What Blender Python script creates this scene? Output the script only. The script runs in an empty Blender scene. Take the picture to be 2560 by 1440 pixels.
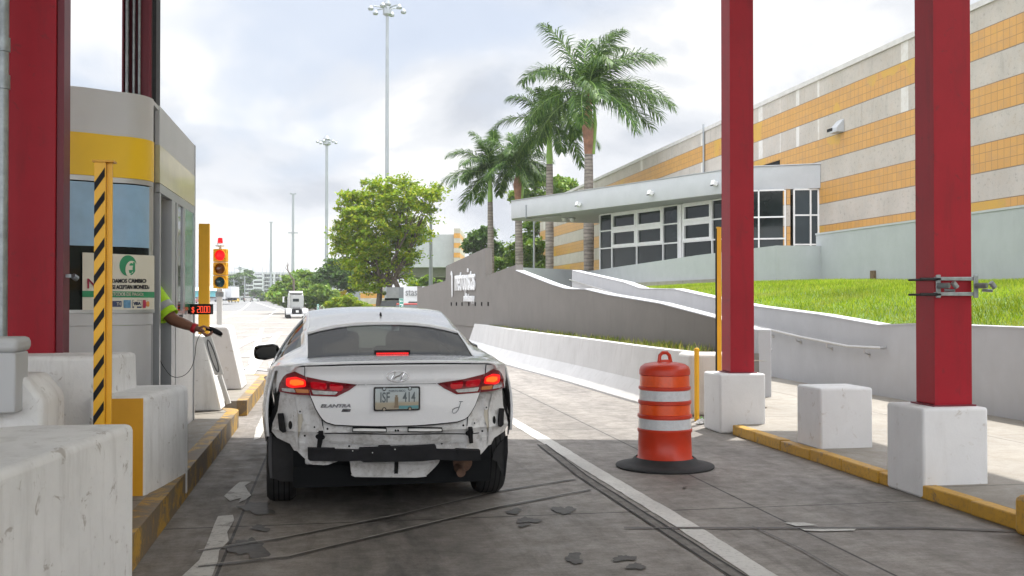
import bpy, bmesh, math, random
import numpy as np
from mathutils import Vector, Matrix
R = math.radians
sc = bpy.context.scene
col = sc.collection
# ------------------------------------------------------------------ camera
FPX = 2560.0
PSI = math.atan(450 / FPX)          # camera turned right of the lane direction (+Y)
THE = math.atan(30 / FPX)           # pitched up a little
EYE = 1.508
cd = bpy.data.cameras.new("camera"); cam = bpy.data.objects.new("camera", cd); col.objects.link(cam)
cam.location = (0, 0, EYE); cam.rotation_euler = (R(90) + THE, 0, -PSI)
cd.sensor_width = 36; cd.lens = 36.0 * FPX / 2560; cd.clip_start = .05; cd.clip_end = 6000
sc.camera = cam
# ------------------------------------------------------------------ sun, sky, exposure
SUN_AZ, SUN_EL = R(42), R(64)       # azimuth from +Y towards +X
sd = bpy.data.lights.new("sun", 'SUN'); sd.energy = 3.0; sd.angle = R(0.6); sd.color = (1, .965, .9)
sun = bpy.data.objects.new("sun", sd); col.objects.link(sun)
sv = Vector((math.sin(SUN_AZ) * math.cos(SUN_EL), math.cos(SUN_AZ) * math.cos(SUN_EL), math.sin(SUN_EL)))
sun.rotation_euler = sv.to_track_quat('Z', 'Y').to_euler(); sun.location = sv * 60
w = bpy.data.worlds.new("World"); sc.world = w; w.use_nodes = True
nt = w.node_tree; nt.nodes.clear(); N = nt.nodes.new; L = nt.links.new
wo = N('ShaderNodeOutputWorld'); bg = N('ShaderNodeBackground'); bg.inputs[1].default_value = .1
sky = N('ShaderNodeTexSky'); sky.sky_type = 'NISHITA'; sky.sun_disc = False
sky.sun_elevation = SUN_EL; sky.sun_rotation = SUN_AZ; sky.dust_density = 3; sky.air_density = 1
tc = N('ShaderNodeTexCoord'); sp = N('ShaderNodeSeparateXYZ'); L(tc.outputs['Generated'], sp.inputs[0])
mx = N('ShaderNodeMath'); mx.operation = 'MAXIMUM'; mx.inputs[1].default_value = 0.0; L(sp.outputs[2], mx.inputs[0])
ad = N('ShaderNodeMath'); ad.operation = 'ADD'; ad.inputs[1].default_value = .42; L(mx.outputs[0], ad.inputs[0])
dx = N('ShaderNodeMath'); dx.operation = 'DIVIDE'; L(sp.outputs[0], dx.inputs[0]); L(ad.outputs[0], dx.inputs[1])
dy = N('ShaderNodeMath'); dy.operation = 'DIVIDE'; L(sp.outputs[1], dy.inputs[0]); L(ad.outputs[0], dy.inputs[1])
cb = N('ShaderNodeCombineXYZ'); L(dx.outputs[0], cb.inputs[0]); L(dy.outputs[0], cb.inputs[1])
def wn(scale, det, rough, loc=(0, 0, 0), dist=0):
    mp = N('ShaderNodeMapping'); mp.inputs['Location'].default_value = loc; L(cb.outputs[0], mp.inputs[0])
    n = N('ShaderNodeTexNoise'); n.inputs['Scale'].default_value = scale; n.inputs['Detail'].default_value = det
    n.inputs['Roughness'].default_value = rough; n.inputs['Distortion'].default_value = dist; L(mp.outputs[0], n.inputs[0]); return n
def wr(src, stops, interp='EASE'):
    r = N('ShaderNodeValToRGB'); r.color_ramp.interpolation = interp
    while len(r.color_ramp.elements) < len(stops): r.color_ramp.elements.new(.5)
    for e, (p, c) in zip(r.color_ramp.elements, stops):
        e.position = p; e.color = (*c, 1) if len(c) == 3 else c
    L(src, r.inputs[0]); return r
n1 = wn(1.5, 5, .5, (3.1, 1.7, 0), .2); n2 = wn(3.0, 6, .52, (7.3, 4.1, 2), .3)
cover = wr(n1.outputs[0], [(.38, (.15,) * 3), (.5, (1,) * 3)])            # how much cloud
tone = wr(n2.outputs[0], [(.36, (5.0, 5.3, 5.9)), (.48, (6.8, 7.0, 7.35)), (.58, (8.9, 8.85, 8.7))])
mixc = N('ShaderNodeMixRGB'); L(cover.outputs[0], mixc.inputs[0])
sk2 = N('ShaderNodeMixRGB'); sk2.inputs[0].default_value = .72; sk2.inputs[2].default_value = (5.9, 6.6, 7.9, 1); L(sky.outputs[0], sk2.inputs[1])
L(sk2.outputs[0], mixc.inputs[1]); L(tone.outputs[0], mixc.inputs[2])
def wmr(src, a, b_, c, d):
    r = N('ShaderNodeMapRange'); r.interpolation_type = 'SMOOTHSTEP'
    for i, v in zip((1, 2, 3, 4), (a, b_, c, d)): r.inputs[i].default_value = v
    L(src, r.inputs[0]); return r
g1 = wmr(sp.outputs[2], .30, .85, .62, 1.75); g2 = wmr(sp.outputs[1], .45, -.5, 0, .85)   # sky gain added overhead and behind the camera to fill the roof shade
gs = N('ShaderNodeMath'); gs.operation = 'ADD'; L(g1.outputs[0], gs.inputs[0]); L(g2.outputs[0], gs.inputs[1])
gm = N('ShaderNodeVectorMath'); gm.operation = 'SCALE'; L(mixc.outputs[0], gm.inputs[0]); L(gs.outputs[0], gm.inputs['Scale'])
L(gm.outputs[0], bg.inputs[0]); L(bg.outputs[0], wo.inputs[0])
sc.view_settings.view_transform = 'Standard'; sc.view_settings.look = 'None'
sc.view_settings.exposure = 1.0; sc.view_settings.gamma = 1.0; sc.view_settings.use_curve_mapping = False
sc.cycles.max_bounces = 8; sc.cycles.transparent_max_bounces = 12
# ------------------------------------------------------------------ measuring helpers: photograph direction -> place in the world
_F = Vector((math.sin(PSI), math.cos(PSI), 0)); _R = Vector((math.cos(PSI), -math.sin(PSI), 0)); _Z = Vector((0, 0, 1))
_FP = _F * math.cos(THE) + _Z * math.sin(THE); _U = -_F * math.sin(THE) + _Z * math.cos(THE)
C0 = Vector((0, 0, EYE))
def ray(px, py): return _FP + _R * ((px - 1280) / FPX) + _U * ((720 - py) / FPX)
def atD(px, py, D): r = ray(px, py); return C0 + r * (D / r.dot(_F))
def atZ(px, py, z=0.): r = ray(px, py); return C0 + r * ((z - EYE) / r.z)
def atX(px, py, X): r = ray(px, py); return C0 + r * (X / r.x)
def atY(px, py, Y): r = ray(px, py); return C0 + r * (Y / r.y)
def xyD(px, D): p = atD(px, 750, D); return p.x, p.y
_zp = [(-60, 0), (35, 0), (115, -.65), (180, -.35), (290, 1.0), (450, 1.35), (3000, 1.35)]
def zg(y):
    for (a, za), (b, zb) in zip(_zp, _zp[1:]):
        if y <= b:
            t = max(0, (y - a) / (b - a)); t = t * t * (3 - 2 * t); return za + (zb - za) * t
    return _zp[-1][1]
# ------------------------------------------------------------------ materials
def newmat(name):
    m = bpy.data.materials.new(name); m.use_nodes = True
    t = m.node_tree; b = t.nodes['Principled BSDF']; return m, t, b
def tnoise(t, scale, det=4, rough=.55, vec=None, mscale=None, dist=0):
    n = t.nodes.new('ShaderNodeTexNoise'); n.inputs['Scale'].default_value = scale; n.inputs['Detail'].default_value = det
    n.inputs['Roughness'].default_value = rough; n.inputs['Distortion'].default_value = dist
    if vec is None:
        c = t.nodes.new('ShaderNodeTexCoord'); vec = c.outputs['Object']
    if mscale:
        mp = t.nodes.new('ShaderNodeMapping'); mp.inputs['Scale'].default_value = mscale; t.links.new(vec, mp.inputs[0]); vec = mp.outputs[0]
    t.links.new(vec, n.inputs[0]); return n
def tramp(t, src, stops):
    r = t.nodes.new('ShaderNodeValToRGB')
    while len(r.color_ramp.elements) < len(stops): r.color_ramp.elements.new(.5)
    for e, (p, c) in zip(r.color_ramp.elements, stops):
        if not hasattr(c, '__len__'): c = (c, c, c)
        e.position = p; e.color = (*c, 1)
    t.links.new(src, r.inputs[0]); return r
def tmix(t, fac, a, b, mode='MIX'):
    m = t.nodes.new('ShaderNodeMixRGB'); m.blend_type = mode
    for i, v in ((0, fac), (1, a), (2, b)):
        if isinstance(v, (int, float)): m.inputs[i].default_value = v
        elif isinstance(v, tuple): m.inputs[i].default_value = (*v, 1)
        else: t.links.new(v, m.inputs[i])
    return m
def tbump(t, b, src, s, d=.02, prev=None):
    bp = t.nodes.new('ShaderNodeBump'); bp.inputs['Strength'].default_value = s; bp.inputs['Distance'].default_value = d
    t.links.new(src, bp.inputs['Height'])
    if prev is not None: t.links.new(prev.outputs[0], bp.inputs['Normal'])
    t.links.new(bp.outputs[0], b.inputs['Normal']); return bp
def sc3(c, k): return tuple(min(1, x * k) for x in c)
def M(name, c, rough=.6, metal=0., var=.12, vs=3., bump=0., bs=40., bd=.01, coat=0., emit=None, es=0., spec=None):
    m, t, b = newmat(name)
    n = tnoise(t, vs, 5, .6); r = tramp(t, n.outputs[0], [(.3, sc3(c, 1 - var)), (.7, sc3(c, 1 + var))])
    t.links.new(r.outputs[0], b.inputs['Base Color']); b.inputs['Roughness'].default_value = rough; b.inputs['Metallic'].default_value = metal
    if bump: tbump(t, b, tnoise(t, bs, 5, .6).outputs[0], bump, bd)
    if coat: b.inputs['Coat Weight'].default_value = coat; b.inputs['Coat Roughness'].default_value = .05
    if emit: b.inputs['Emission Color'].default_value = (*emit, 1); b.inputs['Emission Strength'].default_value = es
    if spec is not None: b.inputs['Specular IOR Level'].default_value = spec
    return m
def m_dirty(name, base, dirt=(.16, .14, .12), rough=.75, streak=.35, blotch=.3, bump=.25, chips=.0, dark=.52):
    """painted or bare concrete: soft blotches, vertical rain streaks, small chips"""
    m, t, b = newmat(name)
    n1 = tnoise(t, 1.7, 6, .65); n2 = tnoise(t, 9, 8, .7, mscale=(1, 1, .14)); n3 = tnoise(t, 26, 6, .7); n4 = tnoise(t, 7, 8, .75, dist=.6)
    c = tramp(t, n1.outputs[0], [(.3, sc3(base, 1 - blotch * .55)), (.65, sc3(base, 1.04))])
    s = tramp(t, n2.outputs[0], [(dark, 0.), (.74, streak)])
    x = tmix(t, s.outputs[0], c.outputs[0], dirt)
    s2 = tramp(t, n3.outputs[0], [(.60, 0.), (.78, streak * .7)])
    x2 = tmix(t, s2.outputs[0], x.outputs[0], dirt)
    s3 = tramp(t, n4.outputs[0], [(.60, 0.), (.63, .55 if chips else 0.), (.8, .8 * chips)])
    x3 = tmix(t, s3.outputs[0], x2.outputs[0], sc3(dirt, 1.5))
    t.links.new(x3.outputs[0], b.inputs['Base Color']); b.inputs['Roughness'].default_value = rough
    bp = tbump(t, b, n4.outputs[0], bump, .012); tbump(t, b, n3.outputs[0], bump * .8, .004, bp)
    return m
def m_road(name, base, dark, oil_shade=()):
    m, t, b = newmat(name)
    tcn = t.nodes.new('ShaderNodeTexCoord'); v = tcn.outputs['Object']
    n1 = tnoise(t, .55, 6, .62, v, dist=.4); n2 = tnoise(t, 5, 9, .75, v); n3 = tnoise(t, 2.2, 7, .7, v, (2.6, .35, 1), .5); n4 = tnoise(t, 70, 4, .7, v); n6 = tnoise(t, 14, 8, .8, v, (.35, 3.5, 1))
    c = tramp(t, n1.outputs[0], [(.3, sc3(base, .78)), (.7, sc3(base, 1.12))])
    f2 = tramp(t, n2.outputs[0], [(.42, .0), (.75, .6)]); c = tmix(t, f2.outputs[0], c.outputs[0], dark)
    f3 = tramp(t, n3.outputs[0], [(.5, 0.), (.72, .55)]); c = tmix(t, f3.outputs[0], c.outputs[0], dark)
    f6 = tramp(t, n6.outputs[0], [(.48, 0.), (.68, .5)]); c = tmix(t, f6.outputs[0], c.outputs[0], dark)
    f4 = tramp(t, n4.outputs[0], [(.3, .82), (.7, 1.15)]); c = tmix(t, 1., c.outputs[0], f4.outputs[0], 'MULTIPLY')
    if oil_shade:
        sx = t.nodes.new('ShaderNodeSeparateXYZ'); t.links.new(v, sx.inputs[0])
        for xc, wd_o, st_o, cl in oil_shade:
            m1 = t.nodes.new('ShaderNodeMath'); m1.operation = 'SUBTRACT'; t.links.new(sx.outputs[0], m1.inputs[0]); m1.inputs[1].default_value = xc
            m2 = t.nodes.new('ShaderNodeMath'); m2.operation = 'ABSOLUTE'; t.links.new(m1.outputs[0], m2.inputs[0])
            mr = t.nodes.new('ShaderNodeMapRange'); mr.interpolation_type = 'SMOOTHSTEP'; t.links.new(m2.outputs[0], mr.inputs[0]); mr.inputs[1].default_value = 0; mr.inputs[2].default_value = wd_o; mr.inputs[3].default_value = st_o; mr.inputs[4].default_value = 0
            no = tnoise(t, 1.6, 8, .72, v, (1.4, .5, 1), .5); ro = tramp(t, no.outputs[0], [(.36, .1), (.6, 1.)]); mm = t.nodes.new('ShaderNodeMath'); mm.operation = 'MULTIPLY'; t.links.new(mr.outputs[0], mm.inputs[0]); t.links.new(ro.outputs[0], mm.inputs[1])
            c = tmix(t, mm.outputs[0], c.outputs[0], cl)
    # slab joints
    br = t.nodes.new('ShaderNodeTexBrick'); mp = t.nodes.new('ShaderNodeMapping'); t.links.new(v, mp.inputs[0])
    mp.inputs['Rotation'].default_value = (0, 0, R(0)); mp.inputs['Location'].default_value = (.62, 2.15, 0)
    t.links.new(mp.outputs[0], br.inputs[0]); br.offset = 0; br.inputs['Scale'].default_value = 1
    br.inputs['Brick Width'].default_value = 3.66; br.inputs['Row Height'].default_value = 4.6; br.inputs['Mortar Size'].default_value = .012; br.inputs['Mortar Smooth'].default_value = .4
    c = tmix(t, br.outputs['Fac'], c.outputs[0], sc3(dark, .35))
    t.links.new(c.outputs[0], b.inputs['Base Color'])
    rr = tramp(t, n2.outputs[0], [(.35, .5), (.7, .85)]); t.links.new(rr.outputs[0], b.inputs['Roughness'])
    bp = tbump(t, b, n4.outputs[0], .25, .004); tbump(t, b, n6.outputs[0], .25, .006, bp)
    return m
def m_wornpaint(name, paint, under, amt=.5, scale=5., rough=.55):
    m, t, b = newmat(name)
    n = tnoise(t, scale, 9, .75, dist=.5); n2 = tnoise(t, 1.6, 5, .6); n3 = tnoise(t, 30, 5, .7)
    c = tramp(t, n2.outputs[0], [(.3, sc3(paint, .72)), (.7, paint)])
    f = tramp(t, n.outputs[0], [(amt, 0.), (amt + .05, .8), (amt + .25, 1.)])
    x = tmix(t, f.outputs[0], c.outputs[0], under)
    f2 = tramp(t, n3.outputs[0], [(.5, 0.), (.75, .5)]); x = tmix(t, f2.outputs[0], x.outputs[0], sc3(under, .6))
    t.links.new(x.outputs[0], b.inputs['Base Color']); b.inputs['Roughness'].default_value = rough
    tbump(t, b, n.outputs[0], .3, .006); return m
def m_leaf(name, c1, c2, c3, trans=.35, rough=.45, scale=.8, dry=0.):
    m, t, b = newmat(name); o = t.nodes['Material Output']
    g = t.nodes.new('ShaderNodeNewGeometry')
    r = tramp(t, g.outputs['Random Per Island'], [(0, c1), (.45, c2), (.9, c3)]); dry_n = tnoise(t, scale * 1.3, 5, .65); df = tramp(t, dry_n.outputs[0], [(.52, 0.), (.72, dry)]); r = tmix(t, df.outputs[0], r.outputs[0], (.36, .33, .12))
    n = tnoise(t, scale, 3, .5); f = tramp(t, n.outputs[0], [(.3, .72), (.7, 1.25)])
    c = tmix(t, 1., r.outputs[0], f.outputs[0], 'MULTIPLY')
    t.links.new(c.outputs[0], b.inputs['Base Color']); b.inputs['Roughness'].default_value = rough; b.inputs['Specular IOR Level'].default_value = .22
    tr = t.nodes.new('ShaderNodeBsdfTranslucent'); tt = tmix(t, 1., c.outputs[0], (1.0, 1.0, .45), 'MULTIPLY'); t.links.new(tt.outputs[0], tr.inputs[0])
    ms = t.nodes.new('ShaderNodeMixShader'); ms.inputs[0].default_value = trans
    t.links.new(b.outputs[0], ms.inputs[1]); t.links.new(tr.outputs[0], ms.inputs[2]); t.links.new(ms.outputs[0], o.inputs[0]); return m
def m_glass(name, tint, alpha=.5, rough=.02, base=(.01, .012, .012)):
    """thin tinted pane: part see-through, part mirror"""
    m, t, b = newmat(name); o = t.nodes['Material Output']
    b.inputs['Base Color'].default_value = (*base, 1); b.inputs['Roughness'].default_value = rough; b.inputs['IOR'].default_value = 1.5
    tr = t.nodes.new('ShaderNodeBsdfTransparent'); tr.inputs[0].default_value = (*tint, 1)
    ms = t.nodes.new('ShaderNodeMixShader'); ms.inputs[0].default_value = alpha
    t.links.new(b.outputs[0], ms.inputs[1]); t.links.new(tr.outputs[0], ms.inputs[2]); t.links.new(ms.outputs[0], o.inputs[0]); return m
MT = {}
MT['white'] = m_dirty('white_painted_concrete', (.86, .86, .855), (.20, .17, .14), streak=.28, blotch=.22, bump=.45, chips=.75, dark=.50)
MT['white_clean'] = m_dirty('clean_white_concrete', (.74, .74, .75), (.30, .27, .24), streak=.12, blotch=.12, bump=.25, chips=.3)
MT['white_wall'] = m_dirty('white_wall_paint', (.47, .475, .495), (.36, .33, .3), streak=.15, blotch=.12, bump=.1)
MT['barrier'] = m_dirty('barrier_concrete', (.60, .585, .57), (.3, .26, .22), streak=.35, blotch=.15, bump=.15)
MT['taupe'] = m_dirty('taupe_wall_paint', (.18, .165, .15), (.12, .105, .09), streak=.3, blotch=.14, bump=.1)
MT['bluegrey'] = m_dirty('bluegrey_wall_paint', (.385, .40, .405), (.25, .25, .24), streak=.14, blotch=.12, bump=.08)
MT['palegrey'] = m_dirty('pale_grey_fascia', (.43, .44, .45), (.3, .3, .3), streak=.1, blotch=.08, bump=.05)
MT['road'] = m_road('road_concrete', (.30, .272, .245), (.085, .075, .066), ((.45, .75, .85, (.045, .042, .039)), (-.75, .5, .7, (.085, .068, .052)), (3.9, .6, .5, (.07, .06, .055)), (2.9, .5, .35, (.07, .062, .055))))  # lane-centre band: oil staining plus the car's underbody shadow painted into the colour
MT['walk'] = m_road('sidewalk_concrete', (.30, .275, .24), (.22, .19, .15))
MT['asphalt'] = M('far_asphalt', (.17, .17, .17), .85, var=.15, vs=.3, bump=.3, bs=20)
MT['kerb'] = m_wornpaint('yellow_kerb_paint', (.62, .34, .035), (.16, .13, .10), .56, 4)
MT['kerbworn'] = m_wornpaint('worn_yellow_kerb', (.56, .32, .04), (.15, .125, .10), .46, 3)
MT['line'] = m_wornpaint('white_road_paint', (.72, .70, .66), (.30, .28, .25), .62, 7)
MT['lineold'] = m_wornpaint('old_road_paint', (.60, .585, .55), (.2, .185, .165), .55, 6)
MT['red'] = m_dirty('red_column_paint', (.35, .008, .020), (.10, .012, .016), rough=.5, streak=.4, blotch=.25, bump=.05, chips=.5); MT['red'].node_tree.nodes['Principled BSDF'].inputs['Specular IOR Level'].default_value = .3
MT['darkred'] = M('dark_red_paint', (.15, .012, .024), .5, var=.15, vs=1.5, bump=.05)
MT['galv'] = M('galvanised_steel', (.30, .33, .34), .42, .75, var=.22, vs=14, bump=.06, bs=60)
MT['steel'] = M('brushed_steel', (.55, .54, .53), .3, .9, var=.06, vs=20)
MT['yellow'] = M('yellow_steel_paint', (.84, .44, .012), .4, var=.07, vs=3, bump=.02)
MT['yellow2'] = M('orange_yellow_paint', (.70, .34, .01), .45, var=.08, vs=3)
MT['black'] = M('black_plastic', (.010, .010, .011), .6, var=.2, vs=8, bump=.05, bs=50, spec=.25)
MT['blackpaint'] = M('black_stripe_paint', (.012, .012, .014), .6, spec=.2)
MT['rubber'] = M('black_rubber', (.022, .022, .023), .75, var=.25, vs=12, bump=.15, bs=40)
MT['grey'] = M('grey_booth_panel', (.58, .58, .585), .4, .15, var=.05, vs=2)
MT['alu'] = M('aluminium_frame', (.46, .47, .48), .35, .6, var=.05, vs=5)
MT['whitemetal'] = M('white_metal', (.72, .72, .71), .4, var=.05, vs=4)
MT['boothyellow'] = M('yellow_booth_panel', (.95, .58, .004), .38, var=.05, vs=2, coat=.2)
MT['cream'] = M('cream_panel', (.70, .62, .36), .32, var=.14, vs=2.4, coat=.3)  # pale cream, lighter than the yellow booth panel
MT['green'] = M('green_panel', (.03, .22, .11), .25, var=.15, vs=2, coat=.3)
MT['dark'] = M('dark_interior', (.012, .013, .014), .9, spec=.1)
MT['pane'] = M('dark_window_pane', (.010, .016, .016), .04, var=.5, vs=.6, spec=.38)
MT['soil'] = M('soil', (.10, .08, .05), .95, var=.3, vs=4, bump=.5, bs=15)
MT['turf'] = M('turf_ground', (.09, .15, .025), .95, var=.35, vs=1.5, bump=.5, bs=25)
MT['bark'] = M('grey_brown_bark', (.11, .085, .065), .9, var=.35, vs=6, bump=.6, bs=25, bd=.03)
MT['pole'] = M('pole_grey', (.30, .32, .33), .5, .5, var=.08, vs=1)
MT['emred'] = M('lit_red_lens', (.45, .0, .005), .3, emit=(1, .008, .015), es=.6)
MT['led'] = M('red_led', (.6, .05, .02), .4, emit=(1, .09, .04), es=.65)
# ------------------------------------------------------------------ mesh helpers
class MB:
    def __init__(s): s.v = []; s.f = []
    def add(s, v, f):
        o = len(s.v); s.v += [tuple(p) for p in v]; s.f += [tuple(i + o for i in q) for q in f]; return s
    def box(s, x0, x1, y0, y1, z0, z1):
        v = [(x, y, z) for z in (z0, z1) for y in (y0, y1) for x in (x0, x1)]
        return s.add(v, [(0, 2, 3, 1), (4, 5, 7, 6), (0, 1, 5, 4), (2, 6, 7, 3), (0, 4, 6, 2), (1, 3, 7, 5)])
    def obox(s, c, size, rz=0., rx=0., ry=0.):
        m = Matrix.Translation(Vector(c)) @ Matrix.Rotation(rz, 4, 'Z') @ Matrix.Rotation(ry, 4, 'Y') @ Matrix.Rotation(rx, 4, 'X')
        a, b, h = (k / 2 for k in size)
        v = [m @ Vector((x, y, z)) for z in (-h, h) for y in (-b, b) for x in (-a, a)]
        return s.add(v, [(0, 2, 3, 1), (4, 5, 7, 6), (0, 1, 5, 4), (2, 6, 7, 3), (0, 4, 6, 2), (1, 3, 7, 5)])
    def prism(s, pts, z0, z1):
        """pts (x,y) outline; z0/z1 number or list"""
        n = len(pts); a = z0 if hasattr(z0, '__len__') else [z0] * n; b = z1 if hasattr(z1, '__len__') else [z1] * n
        ar = sum(pts[i][0] * pts[(i + 1) % n][1] - pts[(i + 1) % n][0] * pts[i][1] for i in range(n))
        if ar < 0: pts = pts[::-1]; a = a[::-1]; b = b[::-1]
        v = [(p[0], p[1], a[i]) for i, p in enumerate(pts)] + [(p[0], p[1], b[i]) for i, p in enumerate(pts)]
        f = [tuple(range(n))[::-1], tuple(range(n, 2 * n))] + [(i, (i + 1) % n, (i + 1) % n + n, i + n) for i in range(n)]
        return s.add(v, f)
    def loft(s, rings, cap=True, closed=True):
        n = len(rings[0]); v = [p for r in rings for p in r]; f = []
        for k in range(len(rings) - 1):
            for i in range(n if closed else n - 1):
                j = (i + 1) % n; f.append((k * n + i, k * n + j, (k + 1) * n + j, (k + 1) * n + i))
        if cap: f.append(tuple(range(n))[::-1]); f.append(tuple(range((len(rings) - 1) * n, len(rings) * n)))
        return s.add(v, f)
    def tube(s, pts, r, n=8, cap=True):
        pts = [Vector(p) for p in pts]; rs = r if hasattr(r, '__len__') else [r] * len(pts); rings = []
        up = None
        for i, p in enumerate(pts):
            d = (pts[min(i + 1, len(pts) - 1)] - pts[max(i - 1, 0)]).normalized()
            if up is None: up = Vector((0, 0, 1)) if abs(d.z) < .9 else Vector((1, 0, 0))
            a = d.cross(up).normalized(); b = a.cross(d).normalized(); up = b
            rings.append([p + (a * math.cos(2 * math.pi * k / n) + b * math.sin(2 * math.pi * k / n)) * rs[i] for k in range(n)])
        return s.loft(rings, cap)
    def lathe(s, c, prof, n=28, axis='Z', rot=None):
        c = Vector(c); rings = []
        for r, z in prof:
            ring = []
            for k in range(n):
                a = 2 * math.pi * k / n; p = Vector((r * math.cos(a), r * math.sin(a), z))
                if axis == 'X': p = Vector((p.z, p.x, p.y))
                elif axis == 'Y': p = Vector((p.y, p.z, p.x))
                if rot is not None: p = rot @ p
                ring.append(c + p)
            rings.append(ring)
        return s.loft(rings)
    def build(s, name, m, parent=None, smooth=False, world=True, bevel=0., seg=2, angle=35, recalc=False):
        me = bpy.data.meshes.new(name); v = s.v
        if parent is not None and world:
            l = parent_loc(parent); v = [(a[0] - l[0], a[1] - l[1], a[2] - l[2]) for a in v]
        me.from_pydata(v, [], s.f)
        if recalc:
            bm = bmesh.new(); bm.from_mesh(me); bmesh.ops.remove_doubles(bm, verts=bm.verts, dist=1e-5); bmesh.ops.recalc_face_normals(bm, faces=bm.faces); bm.to_mesh(me); bm.free()
        me.materials.append(MT[m] if isinstance(m, str) else m); me.update()
        o = bpy.data.objects.new(name, me); col.objects.link(o)
        if parent is not None: o.parent = parent
        if smooth:
            me.polygons.foreach_set('use_smooth', [True] * len(me.polygons))
            if smooth == 'auto': me.set_sharp_from_angle(angle=R(angle))
        if bevel:
            b = o.modifiers.new('bevel', 'BEVEL'); b.width = bevel; b.segments = seg; b.limit_method = 'ANGLE'; b.angle_limit = R(30)
            me.polygons.foreach_set('use_smooth', [True] * len(me.polygons)); me.set_sharp_from_angle(angle=R(50)) if not smooth else None
            b.harden_normals = False
        return o
def parent_loc(p):
    l = Vector(p.location)
    while p.parent: p = p.parent; l += Vector(p.location)
    return l
def tag(o, label=None, cat=None, group=None, kind=None):
    if label: o['label'] = label
    if cat: o['category'] = cat
    if group: o['group'] = group
    if kind: o['kind'] = kind
    return o
def thing(name, loc, label, cat, group=None, rz=0.):
    o = bpy.data.objects.new(name, None); col.objects.link(o); o.location = loc; o.rotation_euler = (0, 0, rz); o.empty_display_size = .2
    return tag(o, label, cat, group)
def struct(name, mb, m, **k): return tag(mb.build(name, m, **k), kind='structure')
def text(name, s, size, m, parent, o, right, up, ext=.002, align='CENTER', sx=1., world=True, bold=0., shear=0., spacing=1.):
    """lettering as a mesh: o = middle of its base line, right/up = directions"""
    cu = bpy.data.curves.new(name, 'FONT'); cu.body = s; cu.size = size; cu.extrude = ext; cu.align_x = align; cu.offset = bold; cu.shear = shear; cu.space_character = spacing
    cu.resolution_u = 3
    ob = bpy.data.objects.new(name, cu); col.objects.link(ob); bpy.context.view_layer.update()
    me = bpy.data.meshes.new_from_object(ob.evaluated_get(bpy.context.evaluated_depsgraph_get())); bpy.data.objects.remove(ob)
    r = Vector(right).normalized(); u = Vector(up).normalized(); n = r.cross(u)
    mt = Matrix((r * sx, u, n)).transposed().to_4x4(); mt.translation = Vector(o)
    me.transform(mt)
    if parent is not None and world: me.transform(Matrix.Translation(-parent_loc(parent)))
    me.materials.clear(); me.materials.append(MT[m] if isinstance(m, str) else m); me.name = name
    q = bpy.data.objects.new(name, me); col.objects.link(q)
    if parent is not None: q.parent = parent
    return q
def copy_tree(o, parent=None):
    c = o.copy(); col.objects.link(c)
    if parent is not None: c.parent = parent
    for ch in list(o.children): copy_tree(ch, c)
    return c
# ================================================================== SETTING
def sheet(name, xs_of_y, ys, dz, m, nx=8):
    b = MB(); v = []; f = []
    for y in ys:
        x0, x1 = xs_of_y(y)
        for i in range(nx + 1): v.append((x0 + (x1 - x0) * i / nx, y, zg(y) + dz))
    n = nx + 1
    for j in range(len(ys) - 1):
        for i in range(nx): f.append((j * n + i, j * n + i + 1, (j + 1) * n + i + 1, (j + 1) * n + i))
    b.add(v, f); return struct(name, b, m, smooth=True)
ysn = [-30, -10, 0, 5, 10, 20, 35] + list(range(45, 300, 10)) + [320, 350, 400, 450, 600, 900, 2900]
sheet('ground', lambda y: (-1500 if y < 2000 else -2600, 1500 if y < 2000 else 2600), ysn, -.03, 'turf', 2)
KL = atZ(478, 1229, 0).x; KR = atZ(2204, 1212, 0).x          # kerb lines: -1.09 and 4.42
# right-hand road edge: along the barrier, then the far parapet
EDGE = [(-30, KR)] + []
bl_px = [(1722, 1040), (1600, 1011), (1400, 951), (1240, 905)]
BL = [atZ(x, y, 0) for x, y in bl_px]
BL = [(p.x, p.y) for p in BL] + [xyD(1105, 36), xyD(985, 52), xyD(890, 78), xyD(830, 110)]
FARW = [xyD(798, 128), xyD(760, 160), xyD(722, 200), xyD(690, 240), xyD(668, 285), xyD(664, 340), xyD(672, 400)]
def edge_x(y):
    pts = BL + FARW
    if y <= pts[0][1]: return 8.0
    for (ax, ay), (bx, by) in zip(pts, pts[1:]):
        if y <= by: return ax + (bx - ax) * (y - ay) / (by - ay) + .3
    return pts[-1][0]
yr = [-30, 0, 6, 12, 12.4] + [14, 17, 20, 24, 30, 36, 42, 50, 60, 70, 80, 90, 100, 110, 120, 130, 140, 150, 160, 170, 180]
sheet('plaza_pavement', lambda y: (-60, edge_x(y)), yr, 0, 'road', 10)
ya = [180.5, 190, 200, 220, 240, 260, 280, 300, 320, 350, 400]
sheet('road', lambda y: (-110 - (y - 180) * .2, edge_x(y)), ya, 0, 'asphalt', 6)
# right sidewalk and its kerb
b = MB(); b.prism([(KR + .109, -12), (8.2, -12), (8.2, 17.5), (6.6, 17.5), (5.6, 12.6), (KR + .109, 11.35)], .001, .10); struct('sidewalk', b, 'walk')
b = MB()
n = 26
for i in range(n):       # kerb in cast lengths, slightly uneven
    y0, y1 = -4 + i * .62, -4 + (i + 1) * .62 - .004
    if y1 > 11.4: break
    h = .104 + random.Random(i).uniform(-.006, .006)
    b.prism([(KR + random.Random(i + 9).uniform(-.008, .008), y0), (KR + .108, y0), (KR + .108, y1), (KR + random.Random(i + 50).uniform(-.008, .008), y1)], 0, h)
struct('kerb', b, 'kerb', bevel=.010)
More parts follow.
